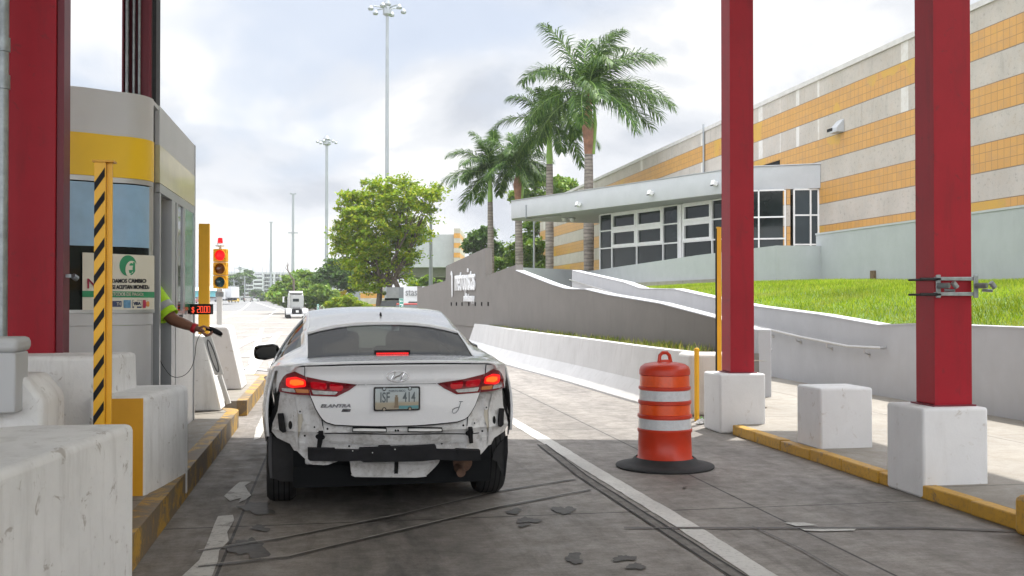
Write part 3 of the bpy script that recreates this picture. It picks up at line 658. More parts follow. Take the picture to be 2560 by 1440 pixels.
# ================================================================== TILED BUILDING
XB = 18.0 * math.cos(PSI)
def m_facade():
    m, t, b = newmat('banded_facade')
    tcn = t.nodes.new('ShaderNodeTexCoord'); v = tcn.outputs['Object']
    sx = t.nodes.new('ShaderNodeSeparateXYZ'); t.links.new(v, sx.inputs[0])
    def ma(op, a, c, cl=False):
        n = t.nodes.new('ShaderNodeMath'); n.operation = op; n.use_clamp = cl
        for i, q in enumerate((a, c)):
            if q is None: continue
            if isinstance(q, (int, float)): n.inputs[i].default_value = q
            else: t.links.new(q, n.inputs[i])
        return n.outputs[0]
    BH = .795; TOPB = FAC_TOP
    h = ma('SUBTRACT', TOPB, sx.outputs[2])                     # distance below the roof edge
    hb = ma('DIVIDE', ma('SUBTRACT', h, .62), BH); fr = ma('FRACT', ma('MULTIPLY', ma('ADD', hb, 20), .5), None)
    isy = ma('LESS_THAN', fr, .5); isy = ma('MULTIPLY', isy, ma('GREATER_THAN', h, .62))
    comb = t.nodes.new('ShaderNodeCombineXYZ')
    yy = ma('ADD', sx.outputs[1], sx.outputs[0]); t.links.new(yy, comb.inputs[0]); t.links.new(ma('SUBTRACT', h, .62), comb.inputs[1])
    br = t.nodes.new('ShaderNodeTexBrick'); t.links.new(comb.outputs[0], br.inputs[0]); br.offset = 0
    br.inputs['Scale'].default_value = 1; br.inputs['Brick Width'].default_value = .265; br.inputs['Row Height'].default_value = BH / 3; br.inputs['Mortar Size'].default_value = .009
    br.inputs['Color1'].default_value = (.52, .27, .07, 1); br.inputs['Color2'].default_value = (.57, .30, .078, 1); br.inputs['Mortar'].default_value = (.30, .17, .06, 1); br.inputs['Bias'].default_value = 0
    nrep = tnoise(t, .42, 2, .4, v, (1, 1, .9)); rep = tramp(t, nrep.outputs[0], [(.60, 0.), (.61, 1.)])
    ytile = tmix(t, rep.outputs[0], br.outputs[0], (.54, .31, .05))
    n1 = tnoise(t, 1.1, 7, .7, v); n2 = tnoise(t, 7, 8, .8, v); n3 = tnoise(t, 3, 7, .7, v, (1, 1, .12))
    conc = tramp(t, n1.outputs[0], [(.3, (.38, .345, .30)), (.7, (.53, .485, .43))])
    sp_ = tramp(t, n2.outputs[0], [(.55, 0.), (.68, .75)]); conc = tmix(t, sp_.outputs[0], conc.outputs[0], (.17, .16, .14))
    st = tramp(t, n3.outputs[0], [(.55, 0.), (.75, .6)]); 
    topd = ma('ADD', ma('MULTIPLY', ma('LESS_THAN', h, 2.9), .7), .3); st2 = ma('MULTIPLY', st.outputs[0], topd); conc = tmix(t, st2, conc.outputs[0], (.24, .22, .19))
    npat = tnoise(t, .9, 1, .3, v, (1, 1, .01)); pp = tramp(t, npat.outputs[0], [(.63, 0.), (.64, .8)]); ptop = ma('MULTIPLY', pp.outputs[0], ma('LESS_THAN', h, 2.9)); conc = tmix(t, ptop, conc.outputs[0], (.66, .64, .6))
    c = tmix(t, isy, conc.outputs[0], ytile.outputs[0])
    # dark groove where bands meet
    f2 = ma('FRACT', ma('ADD', hb, 20), None); g1 = ma('LESS_THAN', f2, .03); g1 = ma('MULTIPLY', g1, ma('GREATER_THAN', h, .5))
    c = tmix(t, ma('MULTIPLY', g1, .8), c.outputs[0], (.12, .09, .06))
    nd = tnoise(t, 2.2, 8, .75, v); fd = tramp(t, nd.outputs[0], [(.48, 0.), (.75, .5)]); c = tmix(t, fd.outputs[0], c.outputs[0], (.3, .22, .14))
    t.links.new(c.outputs[0], b.inputs['Base Color'])
    rr_ = tramp(t, isy, [(0, .85), (1, .45)]); t.links.new(rr_.outputs[0], b.inputs['Roughness'])
    bp = tbump(t, b, n2.outputs[0], .3, .01); tbump(t, b, g1, -.5, .02, bp)
    return m
y30 = atX(2427, 29, XB); FAC_TOP = y30.z; YFAR = atX(1350, 600, XB).y
MT['facade'] = m_facade()
bd = thing('office_building', (XB, 30, 0), 'long building with alternating bands of orange tile and raw concrete on the right', 'building')
# entrance geometry
Q0 = atD(1500, 600, 49.1); Q1 = atD(1872, 600, 39.9)
zwt = atD(1500, 538, 49.1).z; zwb = 2.2
yE0 = atX(1985, 600, XB).y; yE1 = atX(2047, 600, XB).y; yR = Q0.y + 1.5
FX = lambda y: XB
# facade as slabs: near part, above the entrance, far part
b = MB(); b.box(XB, XB + 20, -20, yE1, 0, FAC_TOP)                    # solid volume up to the corner window
b.build('wall', 'facade', bd)
b = MB(); b.box(XB, XB + 20, yE1, yR + 16, zwt + .3, FAC_TOP); b.build('wall', 'facade', bd)
b = MB(); b.box(XB, XB + 20, yR + 0, YFAR, 0, zwt + .3); b.build('wall', 'facade', bd)
b = MB(); b.box(XB, XB + 20, yR + 16, YFAR, zwt + .3, FAC_TOP); b.build('wall', 'facade', bd)
b = MB(); b.box(XB - .05, XB + 20, -20, YFAR + .05, FAC_TOP, FAC_TOP + .17); b.build('roof_cap', M('parapet_cap', (.55, .53, .50), .6, var=.12), bd)
b = MB(); b.box(XB + .5, XB + 14, yE1 + .1, yR - .02, 0, zwt + .3); b.build('interior_core', 'dark', bd)
# downpipe on the facade, louvred vent, dark recess
pv = atX(1759, 400, XB - .07); b = MB(); b.tube([(XB - .07, pv.y, 6), (XB - .07, pv.y, FAC_TOP + .35)], .05, 8); b.build('downpipe', 'pole', bd, smooth='auto')
pv = atX(2102, 318, XB); b = MB(); b.prism([(XB - .3, pv.y - .25), (XB - .005, pv.y - .25), (XB - .005, pv.y + .25), (XB - .3, pv.y + .25)], pv.z - .2, [pv.z - .05, pv.z + .27, pv.z + .27, pv.z - .05]); b.build('vent_hood', 'palegrey', bd, bevel=.01)
pv = atX(2094, 318, XB); b = MB(); b.box(XB - .31, XB - .302, pv.y - .2, pv.y + .2, pv.z - .17, pv.z - .06); b.build('vent_louvre', 'black', bd)
pa_ = atX(1950, 400, XB); pb_ = atX(1890, 405, XB); b = MB(); b.box(XB - .012, XB + .0, pa_.y, pb_.y, pa_.z - .5, pa_.z + .0); b.build('dark_recess', 'dark', bd)
# windows -----------------------------------------------------------
def wwall(A, B, z0, z1, cols, rows, sash=(), fr=.055):
    """window from A to B (plan points); cols/rows = fractions; sash = cells with an extra opening frame"""
    A = Vector((A[0], A[1], 0)); B = Vector((B[0], B[1], 0)); d = (B - A); Ln = d.length; d.normalize(); n = Vector((d.y, -d.x, 0)); ang = math.atan2(d.y, d.x)
    if n.dot(-A) < 0: n = -n
    f = MB()
    def bar(u0, u1, v0, v1, dep=.1, off=0.):
        c = A + d * ((u0 + u1) / 2) + n * off; f.obox((c.x, c.y, (v0 + v1) / 2), (u1 - u0, dep, v1 - v0), ang)
    us = [c * Ln for c in cols]; vs = [z0 + r * (z1 - z0) for r in rows]
    for u in us: bar(u - fr / 2, u + fr / 2, z0, z1)
    for v in vs:
        for u0, u1 in zip(us, us[1:]): bar(u0 + fr / 2, u1 - fr / 2, v - fr / 2, v + fr / 2, .094)
    for i, j in sash:
        u0, u1, v0, v1 = us[i] + fr / 2, us[i + 1] - fr / 2, vs[j] + fr / 2, vs[j + 1] - fr / 2
        k = .11
        bar(u0, u0 + k, v0, v1, .09, .03); bar(u1 - k, u1, v0, v1, .09, .03); bar(u0 + k, u1 - k, v0, v0 + k, .088, .03); bar(u0 + k, u1 - k, v1 - k, v1, .088, .03)
    w_ = f.build('window', 'whitemetal', bd)
    for i in range(len(us) - 1):
        for j in range(len(vs) - 1):
            p = MB(); a = A + d * (us[i] + fr / 2) - n * .02; c = A + d * (us[i + 1] - fr / 2) - n * .02
            p.add([(a.x, a.y, vs[j] + fr / 2), (c.x, c.y, vs[j] + fr / 2), (c.x, c.y, vs[j + 1] - fr / 2), (a.x, a.y, vs[j + 1] - fr / 2)], [(0, 1, 2, 3)])
            o = p.build('pane', 'pane', w_)
    return w_
def frac(px, A, B):
    """fraction along A-B seen at image column px"""
    r = ray(px, 700); d = (B - A); den = r.x * d.y - r.y * d.x; s = (A.y * r.x - A.x * r.y) / (-den) if den else 0
    return s
A = Vector((Q0.x, Q0.y, 0)); B_ = Vector((Q1.x, Q1.y, 0))
def fr2(px):
    r = ray(px, 700); # solve C + t r = A + s d in plan
    d = B_ - A; det = r.x * (-d.y) + r.y * d.x; s = (r.x * A.y - r.y * A.x) / (r.y * d.x - r.x * d.y); return s
cols = [fr2(x) for x in (1501, 1531, 1593, 1659, 1697)]
rws = [0, .42, .655, 1.0]; zb_ = atD(1500, 662, 49.1).z
H3 = [(622 - 0), 0]
zr = [2.2, atD(1500, 622, 49.1).z, atD(1500, 579, 49.1).z, zwt]; rws = [(z - zr[0]) / (zr[3] - zr[0]) for z in zr]
def sub(c0, c1): return A.lerp(B_, c0), A.lerp(B_, c1)
a_, b_ = sub(cols[0], cols[-1]); nn = [(c - cols[0]) / (cols[-1] - cols[0]) for c in cols]
wwall(a_, b_, zr[0], zr[3], nn, rws, [(1, 1), (1, 2), (2, 1), (2, 2)])
cols = [fr2(x) for x in (1709, 1782, 1822, 1868)]; a_, b_ = sub(cols[0], cols[-1]); nn = [(c - cols[0]) / (cols[-1] - cols[0]) for c in cols]
wwall(a_, b_, zr[0], zr[3], nn, rws, [(0, 1), (0, 2)])
# mullion pier between the two windows
c = A.lerp(B_, fr2(1703)); b = MB(); b.obox((c.x, c.y, (zr[0] + zr[3]) / 2), (.18, .14, zr[3] - zr[0]), math.atan2((B_ - A).y, (B_ - A).x)); b.build('mullion_post', 'whitemetal', bd)
# frontal entrance window, tiled strip, and the window in the facade plane
E0 = atD(1862, 600, 38.4); E1 = atD(1963, 600, 38.0); wwall((E0.x, E0.y), (E1.x, E1.y), 2.2, 5.6, [0, .35, 1], [0, (atD(1920, 597, 38.2).z - 2.2) / (5.6 - 2.2), (atD(1920, 543, 38.2).z - 2.2) / (5.6 - 2.2), 1])
E2 = atD(1982, 600, 37.9); b = MB(); b.obox(((E1.x + E2.x) / 2, (E1.y + E2.y) / 2 + .16, 3.9), ((E2 - E1).length - .02, .3, 3.4), math.atan2((E2 - E1).y, (E2 - E1).x)); b.build('wall', 'facade', bd)
E3 = atX(2047, 600, XB); zt3 = 5.6
wwall((XB - .02, E3.y), (E2.x + .05, E2.y), 2.2, zt3, [0, .32, 1], [0, .40, .72, 1])
# canopy -------------------------------------------------------------
ZC0, ZC1 = 5.62, 6.52
K0 = atD(1278, 547, (ZC0 - EYE) * 2560 / 203.); K1 = atD(1862, 477, (ZC0 - EYE) * 2560 / 273.)
K2 = atX(2052, 470, XB)
zz0 = K0.z
b = MB(); b.prism([(K0.x, K0.y), (K1.x, K1.y), (XB - .003, atX(2052, 470, XB).y), (XB - .003, K0.y + 3.), (K0.x + .25, K0.y + 1.2)], ZC0, ZC1)
cn = b.build('canopy', 'palegrey', bd, recalc=True, bevel=.02)
b = MB(); b.prism([(K0.x - .03, K0.y - .03), (K1.x - .01, K1.y - .04), (XB - .003, atX(2052, 470, XB).y - .04), (XB - .003, K0.y + 3.03), (K0.x + .22, K0.y + 1.23)], ZC1 + .002, ZC1 + .03); b.build('drip_edge', 'alu', cn)
kd = (K1 - K0); kd.z = 0; kl = kd.length; kd.normalize(); kn = Vector((kd.y, -kd.x, 0)); kn = kn if kn.dot(-K0) > 0 else -kn
for px, py in ((1452, 511), (1633, 483), (1793, 459)):
    r = ray(px, py); k = (K0 - C0).dot(kn) / r.dot(kn); p = C0 + r * k
    m_ = MB(); m_.obox(p + kn * .17, (.17, .2, .19), math.atan2(kd.y, kd.x), R(-20)); m_.obox(p + kn * .04, (.09, .1, .09), math.atan2(kd.y, kd.x)); f_ = m_.build('flood_light', 'whitemetal', cn, bevel=.01)
    g_ = MB(); g_.obox(p + kn * .275 + Vector((0, 0, -.03)), (.15, .004, .17), math.atan2(kd.y, kd.x), R(-20)); g_.build('flood_lens', 'black', cn)
p = C0 + ray(1316, 520) * ((K0 - C0).dot(kn) / ray(1316, 520).dot(kn)); b = MB(); b.tube([p + kn * .03 + Vector((0, 0, .6 - (p.z - ZC0))), p + kn * .03 + Vector((0, 0, ZC0 - p.z - .02))], .03, 8); q_ = p + kn * .03; q_.z = ZC0 - .05; b.tube([q_, q_ - kn * .4, q_ - kn * .6 + kd * 2.1], .028, 6); b.build('conduit', 'pole', cn, smooth='auto')
for px in (1412, 1431):
    r = ray(px, 545); k = (ZC0 - .02 - EYE) / r.z; p = C0 + r * k; b = MB(); b.lathe(p + Vector((0, 0, -.17)), [(.01, -.02), (.1, .0), (.13, .07), (.13, .11), (.17, .12), (.17, .17)], 16); b.build('dome_camera', 'whitemetal', cn, smooth='auto')
r = ray(1910, 483); k = (ZC0 - .02 - EYE) / r.z; p = C0 + r * k; b = MB(); b.lathe(p + Vector((0, 0, -.12)), [(.02, -.03), (.25, .0), (.32, .07), (.34, .13)], 20); b.build('ceiling_lamp', 'cream', cn, smooth='auto')
# ================================================================== GRASS
def blades(name, pts, h, wdt, m, seed=0, lean=.5, label=None, cat=None, kind='stuff'):
    r = np.random.default_rng(seed); n = len(pts); P = np.array(pts, float)
    a = r.uniform(0, 2 * np.pi, n); hh = h * r.uniform(.5, 1.3, n); ww = wdt * r.uniform(.7, 1.3, n); la = r.uniform(0, 2 * np.pi, n); lm = hh * r.uniform(.1, 1, n) * lean
    d = np.stack([np.cos(a), np.sin(a), np.zeros(n)], 1) * ww[:, None] / 2
    top = P + np.stack([np.cos(la) * lm, np.sin(la) * lm, hh], 1)
    v = np.empty((n, 3, 3)); v[:, 0] = P - d; v[:, 1] = P + d; v[:, 2] = top
    me = bpy.data.meshes.new(name); me.vertices.add(n * 3); me.vertices.foreach_set('co', v.reshape(-1)); me.loops.add(n * 3); me.loops.foreach_set('vertex_index', np.arange(n * 3, dtype=np.int32))
    me.polygons.add(n); me.polygons.foreach_set('loop_start', np.arange(0, 3 * n, 3, dtype=np.int32)); me.polygons.foreach_set('loop_total', np.full(n, 3, dtype=np.int32)); me.update(); me.validate()
    me.materials.append(MT[m]); o = bpy.data.objects.new(name, me); col.objects.link(o); return tag(o, label, cat, None, kind)
MT['grass'] = m_leaf('lawn_blades', (.10, .18, .012), (.27, .40, .028), (.42, .47, .07), .4, .6, .5, .7)
MT['weed'] = m_leaf('weeds', (.12, .20, .02), (.22, .28, .05), (.40, .36, .16), .35, .6, 1.)
rg = np.random.default_rng(5); pts = []
while len(pts) < 90000:
    y = rg.uniform(8.5, 34); x = rg.uniform(XW + .26, XG - .02)
    if y > 14 and rg.uniform() > 1.15 - (y - 14) / 40: continue
    pts.append((x, y, slope_z(x, y) - .01))
blades('grass', pts, .085, .016, 'grass', 1, .9, 'bright green lawn on the slope between the ramp wall and the terrace wall', 'grass')
pts = []
for _ in range(5200):
    y = 15.3 + 20 * rg.uniform() ** 1.2; i = min(range(len(bpth)), key=lambda k: abs(bpth[k][1] - y)); x0 = bpth[i][0] + .45
    t_ = (y - WA.y) / (WB.y - WA.y); xw = WA.x + (WB.x - WA.x) * t_ - .05
    if xw < x0: continue
    u = rg.uniform() ; x = xw - (xw - x0) * u ** 1.6
    if math.sin(y * 5) + math.sin(y * 2.3 + 1) + rg.normal() * .7 < -.2: continue
    pts.append((x, y, .70 + zg(y)))
blades('weeds', pts, .12, .02, 'weed', 3, .7, 'thin dry weeds growing between the barrier and the sign wall', 'weeds')
# ================================================================== PALMS AND TREES
MT['frond'] = m_leaf('palm_frond', (.022, .065, .009), (.045, .11, .014), (.11, .19, .03), .25, .55, .6)
MT['shaft'] = M('green_crownshaft', (.20, .34, .05), .45, var=.15, vs=2)
MT['brownshaft'] = M('brown_boots', (.27, .13, .075), .6, var=.35, vs=3, bump=.3, bs=10)
def m_palmtrunk():
    m, t, b = newmat('palm_trunk'); tcn = t.nodes.new('ShaderNodeTexCoord'); v = tcn.outputs['Object']
    n = tnoise(t, 1.4, 5, .6, v, (1, 1, 5)); n2 = tnoise(t, 5, 6, .7, v)
    wv = t.nodes.new('ShaderNodeTexWave'); wv.bands_direction = 'Z'; wv.inputs['Scale'].default_value = 1.6; wv.inputs['Distortion'].default_value = 2.; wv.inputs['Detail'].default_value = 2; t.links.new(v, wv.inputs[0])
    c = tramp(t, n.outputs[0], [(.3, (.17, .145, .12)), (.7, (.34, .30, .26))]); f = tramp(t, wv.outputs[0], [(.0, .6), (.35, 1.)]); c = tmix(t, 1., c.outputs[0], f.outputs[0], 'MULTIPLY')
    f2 = tramp(t, n2.outputs[0], [(.5, 0.), (.7, .5)]); c = tmix(t, f2.outputs[0], c.outputs[0], (.10, .085, .07)); t.links.new(c.outputs[0], b.inputs['Base Color']); b.inputs['Roughness'].default_value = .85
    tbump(t, b, wv.outputs[0], .4, .03); return m
MT['palmtrunk'] = m_palmtrunk()
def fast_tris(name, quads, m, parent=None, world=True):
    """quads: array (n,4,3)"""
    q = np.asarray(quads, float); n = len(q)
    if parent is not None and world: q = q - np.array(parent_loc(parent))
    me = bpy.data.meshes.new(name); me.vertices.add(n * 4); me.vertices.foreach_set('co', q.reshape(-1)); me.loops.add(n * 4); me.loops.foreach_set('vertex_index', np.arange(n * 4, dtype=np.int32))
    me.polygons.add(n); me.polygons.foreach_set('loop_start', np.arange(0, 4 * n, 4, dtype=np.int32)); me.polygons.foreach_set('loop_total', np.full(n, 4, dtype=np.int32)); me.update()
    me.materials.append(MT[m]); o = bpy.data.objects.new(name, me); col.objects.link(o); o.parent = parent; return o
def palm(px, D, y_trunktop, y_shafttop, wpx, label, seed, nf=17, fl=3.6, brown=False, wind=(0, 0), lean=0., up=0.):
    r = random.Random(seed); bx, by = xyD(px, D); k = FPX / D
    zt_ = EYE + (750 - y_trunktop) / k; zs = EYE + (750 - y_shafttop) / k; rad = wpx / k / 2; z0 = zg(by)
    t = thing('palm_tree', (bx, by, z0), label, 'palm tree', 'royal palms behind the sign wall')
    prof = [(rad * 1.15, 0), (rad * .95, 1.2), (rad * 1.12, (zt_ - z0) * .55), (rad * .95, (zt_ - z0) * .85), (rad * .85, zt_ - z0)]
    b = MB(); b.tube([(bx + lean * (z / (zt_ - z0)), by, z0 + z) for _, z in prof], [q for q, _ in prof], 14); b.build('trunk', 'palmtrunk', t, smooth='auto')
    tx = bx + lean
    sh = zs - zt_
    b = MB()
    if brown:
        b.tube([(tx, by, zt_), (tx, by, zt_ + sh * .2), (tx - .05, by, zt_ + sh * .45), (tx, by, zt_ + sh * .7), (tx + .03, by, zs)], [rad * .9, rad * 1.1, rad * 1.25, rad * .75, rad * .5], 12)
        b.build('crownshaft', 'brownshaft', t, smooth='auto')
        b = MB(); b.tube([(tx + rad * .9, by - .1, zt_), (tx + rad * 1.3, by - .1, zt_ + sh * .5), (tx + rad * 1.0, by - .1, zt_ + sh * .95)], [.1, .12, .02], 8); b.build('leaf_sheath', 'shaft', t, smooth='auto')
    else:
        b.tube([(tx, by, zt_), (tx, by, zt_ + sh * .15), (tx, by, zt_ + sh * .5), (tx, by, zs)], [rad * .8, rad * .92, rad * .72, rad * .45], 12); b.build('crownshaft', 'shaft', t, smooth='auto')
    quads = []; stems = MB()
    for i in range(nf):
        az = 2.399 * i + r.uniform(-.3, .3); el = R(86 - 92 * (i / (nf - 1)) ** .85 + r.uniform(-8, 8)) + up; L_ = fl * r.uniform(.88, 1.1) * (.78 if i < 3 else 1)
        d = np.array([math.cos(az) * math.cos(el), math.sin(az) * math.cos(el), math.sin(el)]); p = np.array([tx, by, zs + r.uniform(-.1, .1)]); pts_ = [p.copy()]; ns = 12
        droop = r.uniform(.10, .17)
        for s_ in range(ns):
            d = d + np.array([wind[0] * .04, wind[1] * .04, -droop * (.45 + s_ / ns * 1.1)]); d /= np.linalg.norm(d); p = p + d * L_ / ns; pts_.append(p.copy())
        stems.tube([tuple(q) for q in pts_], [.045 * (1 - .85 * j / ns) for j in range(ns + 1)], 5)
        nl = 92
        for j in range(nl):
            f = .10 + .9 * j / nl; fi = f * ns; i0 = min(int(fi), ns - 1); q = pts_[i0] + (pts_[i0 + 1] - pts_[i0]) * (fi - i0); tg = pts_[i0 + 1] - pts_[i0]; tg = tg / np.linalg.norm(tg)
            side = np.cross(tg, [0, 0, 1.]); sn = np.linalg.norm(side); side = side / sn if sn > .05 else np.array([1., 0, 0]); upv = np.cross(side, tg)
            ll = (.95 * math.sin(math.pi * min(1, (f * .86 + .1))) ** .6 + .1) * r.uniform(.85, 1.1) * fl / 3.9
            for sg in (-1, 1):
                tw = r.choice([.5, -.1, .15, -.4]) + r.uniform(-.2, .2)
                dr = side * sg * .9 + tg * (.55 + .5 * f) + upv * tw; dr /= np.linalg.norm(dr)
                mid = q + dr * ll * .5 + np.array([0, 0, -.03 * ll]); dr2 = dr + np.array([wind[0] * .25, wind[1] * .25, -.75]); dr2 /= np.linalg.norm(dr2); end = mid + dr2 * ll * .5
                wv = np.cross(dr, upv if abs(np.dot(dr, upv)) < .9 else tg); wv = wv / (np.linalg.norm(wv) + 1e-6) * .030
                quads.append([q - wv * .5, q + wv * .5, mid + wv, mid - wv]); quads.append([mid - wv, mid + wv, end + wv * .15, end - wv * .15])
    stems.build('frond_stems', 'shaft', t, smooth='auto'); fast_tris('crown', quads, 'frond', t)
    return t
palm(1472, 57, 385, 232, 24, 'tallest royal palm with a peeling brown crownshaft, just before the tiled building', 1, nf=24, fl=4.9, brown=True, wind=(.9, -.2), lean=0)
palm(1374, 63, 410, 312, 19, 'second tallest royal palm with a long green crownshaft, between two browner palms', 2, nf=17, fl=3.6, wind=(-.3, -.2), lean=.0)
palm(1301, 68, 500, 415, 18, 'shorter royal palm with torn brown boots, behind the left tip of the canopy', 3, nf=16, fl=3.4, brown=True, wind=(.5, 0), lean=-.15)
palm(1229, 70, 505, 432, 15, 'leftmost royal palm, drooping fronds, standing clear against the sky', 4, nf=15, fl=3.9, wind=(-.6, 0), lean=-.1)
def leaves(centres, rads, n, size, seed, flat=.5):
    """n leaf quads gathered in sprays round the given blobs"""
    r = np.random.default_rng(seed); C = np.array(centres, float); Rr = np.array(rads, float)
    wts = Rr ** 2.3; wts /= wts.sum(); nc = max(30, n // 42); idx = r.choice(len(C), nc, p=wts)
    u = r.normal(size=(nc, 3)); u /= np.linalg.norm(u, axis=1)[:, None]; rad = Rr[idx] * r.uniform(.35, 1.08, nc) ** .6
    cc = C[idx] + u * rad[:, None] * np.array([1, 1, .82]); cs = r.uniform(.25, .75, nc) * np.mean(Rr) * .42
    k = r.integers(0, nc, n); o = r.normal(size=(n, 3)) * cs[k][:, None] * np.array([1, 1, flat]); p = cc[k] + o
    nrm = r.normal(size=(n, 3)); nrm[:, 2] = np.abs(nrm[:, 2]) + .5; nrm /= np.linalg.norm(nrm, axis=1)[:, None]
    a = np.cross(nrm, r.normal(size=(n, 3))); a /= np.linalg.norm(a, axis=1)[:, None]; b_ = np.cross(nrm, a); s = size * r.uniform(.6, 1.35, n)[:, None]
    q = np.stack([p - a * s, p - b_ * s * .5, p + a * s, p + b_ * s * .5], 1); return q
def tree(name, px, D, ybase_off, blobs, n, size, m, label, seed, cat='tree', trunk=.14, group=None, trunks=1, bark='bark', z0=None, oxs=None):
    """blobs: (px, py, radius px, depth offset m)"""
    r = random.Random(seed); bx, by = xyD(px, D); k = FPX / D; z0 = zg(by) + ybase_off if z0 is None else z0
    t = thing(name, (bx, by, z0), label, cat, group)
    cs = [atD(x, y, D + dd) for x, y, _, dd in blobs]; rs = [q / k for _, _, q, _ in blobs]
    fast_tris('crown' if cat == 'tree' else 'foliage', leaves(cs, rs, n, size, seed), m, t)
    if trunk:
        b = MB(); tops = sorted(cs, key=lambda c: c.z)
        fork = Vector((bx, by, z0 + (np.mean([c.z for c in cs]) - z0) * .45))
        for j in range(trunks):
            ox = oxs[j] if oxs else (j - (trunks - 1) / 2) * trunk * 6; f2 = fork + Vector((ox * .6, 0, r.uniform(-.5, .4)))
            b.tube([(bx + ox, by, z0 - .1), (bx + ox + r.uniform(-.1, .1), by, z0 + (f2.z - z0) * .5), f2], [trunk, trunk * .85, trunk * .7], 9)
            for c in cs[j::trunks]:
                md = f2.lerp(c, .5) + Vector((r.uniform(-.3, .3), 0, r.uniform(.0, .4))); b.tube([f2, md, f2.lerp(c, .92)], [trunk * .5, trunk * .3, trunk * .1], 6)
                for _ in range(3):
                    e = c + Vector((r.uniform(-1, 1), r.uniform(-1, 1), r.uniform(-.6, 1))) * .9; b.tube([md, md.lerp(e, .6) + Vector((0, 0, .1)), e], [trunk * .2, trunk * .12, trunk * .04], 5)
        b.build('trunk', bark, t, smooth='auto')
    return t
MT['leafA'] = m_leaf('yellow_green_leaves', (.13, .24, .012), (.23, .34, .016), (.36, .39, .03), .38, .5, .35)
MT['leafB'] = m_leaf('mid_green_leaves', (.08, .17, .018), (.14, .25, .03), (.24, .32, .05), .35, .5, .25)
MT['leafC'] = m_leaf('dark_green_leaves', (.045, .10, .02), (.075, .15, .028), (.12, .20, .04), .25, .45, .4)
MT['leafD'] = m_leaf('yellow_blossom', (.35, .36, .04), (.5, .42, .06), (.55, .36, .08), .35, .5, .5)
tree('shade_tree', 958, 78, 0, [(900, 520, 52, 0), (940, 490, 50, 1), (1000, 485, 52, 0), (1055, 500, 44, -1), (1085, 480, 26, 0), (880, 580, 50, 0), (940, 570, 62, -1), (1005, 570, 60, 1), (1040, 585, 36, 0), (880, 640, 46, 0), (935, 650, 52, 0), (990, 640, 46, 1), (1020, 640, 24, 0), (905, 700, 30, 0), (950, 710, 30, 0), (862, 500, 22, 0), (865, 610, 30, 0), (1075, 545, 16, 0), (1012, 690, 22, 0)], 30000, .15, 'leafA', 'broad yellow-green shade tree with several dark trunks, in front of the lamp mast', 11, trunk=.26, trunks=3, oxs=(-.35, .85, 1.45))
tree('background_tree', 790, 150, 0, [(755, 700, 28, 0), (790, 710, 26, 2), (730, 715, 30, -3), (705, 730, 26, -3), (690, 740, 18, -5), (720, 745, 26, 0)], 9000, .32, 'leafB', 'bushy green tree behind the parapet left of the middle lamp mast', 12, trunk=.2, group='trees along the far roadside')
tree('background_tree', 850, 130, 0, [(850, 690, 36, 0), (830, 670, 24, 0), (880, 700, 36, 3), (800, 695, 22, 0), (870, 660, 20, 0), (905, 690, 26, 0)], 9000, .26, 'leafC', 'darker spreading tree with visible branches behind the middle lamp mast', 13, trunk=.22, group='trees along the far roadside')
tree('background_tree', 790, 125, 0, [(760, 740, 20, 0), (800, 735, 28, 0), (830, 745, 26, 0), (780, 758, 16, 0), (770, 715, 18, 4)], 8000, .24, 'leafB', 'light green bushy tree low behind the truck cab', 14, trunk=.14, group='trees along the far roadside')
tree('shrub', 870, 88, 0, [(830, 765, 16, 0), (860, 762, 20, 0), (890, 765, 20, 0), (915, 770, 16, 0), (845, 750, 12, 0), (875, 748, 14, 0)], 7000, .12, 'leafA', 'low bright shrub just above the car roof on the left of the shade tree', 15, 'shrub', trunk=.05)
tree('flowering_shrub', 864, 92, 0, [(861, 732, 7, 0), (857, 742, 8, 0), (868, 745, 6, 0), (863, 755, 8, 0)], 900, .11, 'leafD', 'small shrub with yellow flower heads in front of the dark tree', 16, 'shrub', trunk=.04)
tree('background_tree', 1200, 95, 0, [(1190, 600, 26, 0), (1215, 585, 22, 0), (1175, 615, 18, 0), (1240, 620, 22, 0), (1265, 640, 26, 0), (1210, 640, 26, 0)], 8000, .2, 'leafC', 'dark round tree behind the highest step of the sign wall', 17, trunk=.18, group='trees behind the sign wall')
tree('background_tree', 1290, 85, 0, [(1270, 665, 22, 0), (1310, 650, 28, 0), (1335, 620, 26, 0), (1240, 660, 20, 0), (1290, 625, 20, 0), (1345, 660, 24, 0)], 9000, .17, 'leafB', 'light green tree filling the gap under the canopy between palm trunks', 18, trunk=.16, group='trees behind the sign wall')
tree('background_tree', 1390, 92, 0, [(1400, 470, 34, 0), (1350, 500, 34, 0), (1310, 500, 30, 0), (1290, 490, 16, 0), (1425, 465, 18, 0), (1345, 450, 26, 0), (1335, 560, 30, 0), (1320, 600, 26, 0)], 12000, .18, 'leafB', 'tall green tree behind the canopy, its crown showing between the palms', 19, trunk=.2, group='trees behind the sign wall')
tree('background_tree', 1010, 105, 0, [(1040, 705, 14, 0), (1070, 700, 14, 0), (1055, 712, 14, 0), (1095, 712, 12, 0), (1030, 718, 10, 0)], 4000, .16, 'leafB', 'green tree seen through the opening under the grey bridge building', 20, trunk=.12, group='trees behind the sign wall')
tree('background_tree', 610, 330, 0, [(585, 700, 18, 0), (620, 690, 20, 0), (600, 725, 16, 0), (560, 715, 14, 0), (640, 735, 14, 0), (660, 742, 12, 0)], 4000, .5, 'leafC', 'dull green tree in front of the parking structure above the distant cars', 21, trunk=.3, group='trees along the far roadside')
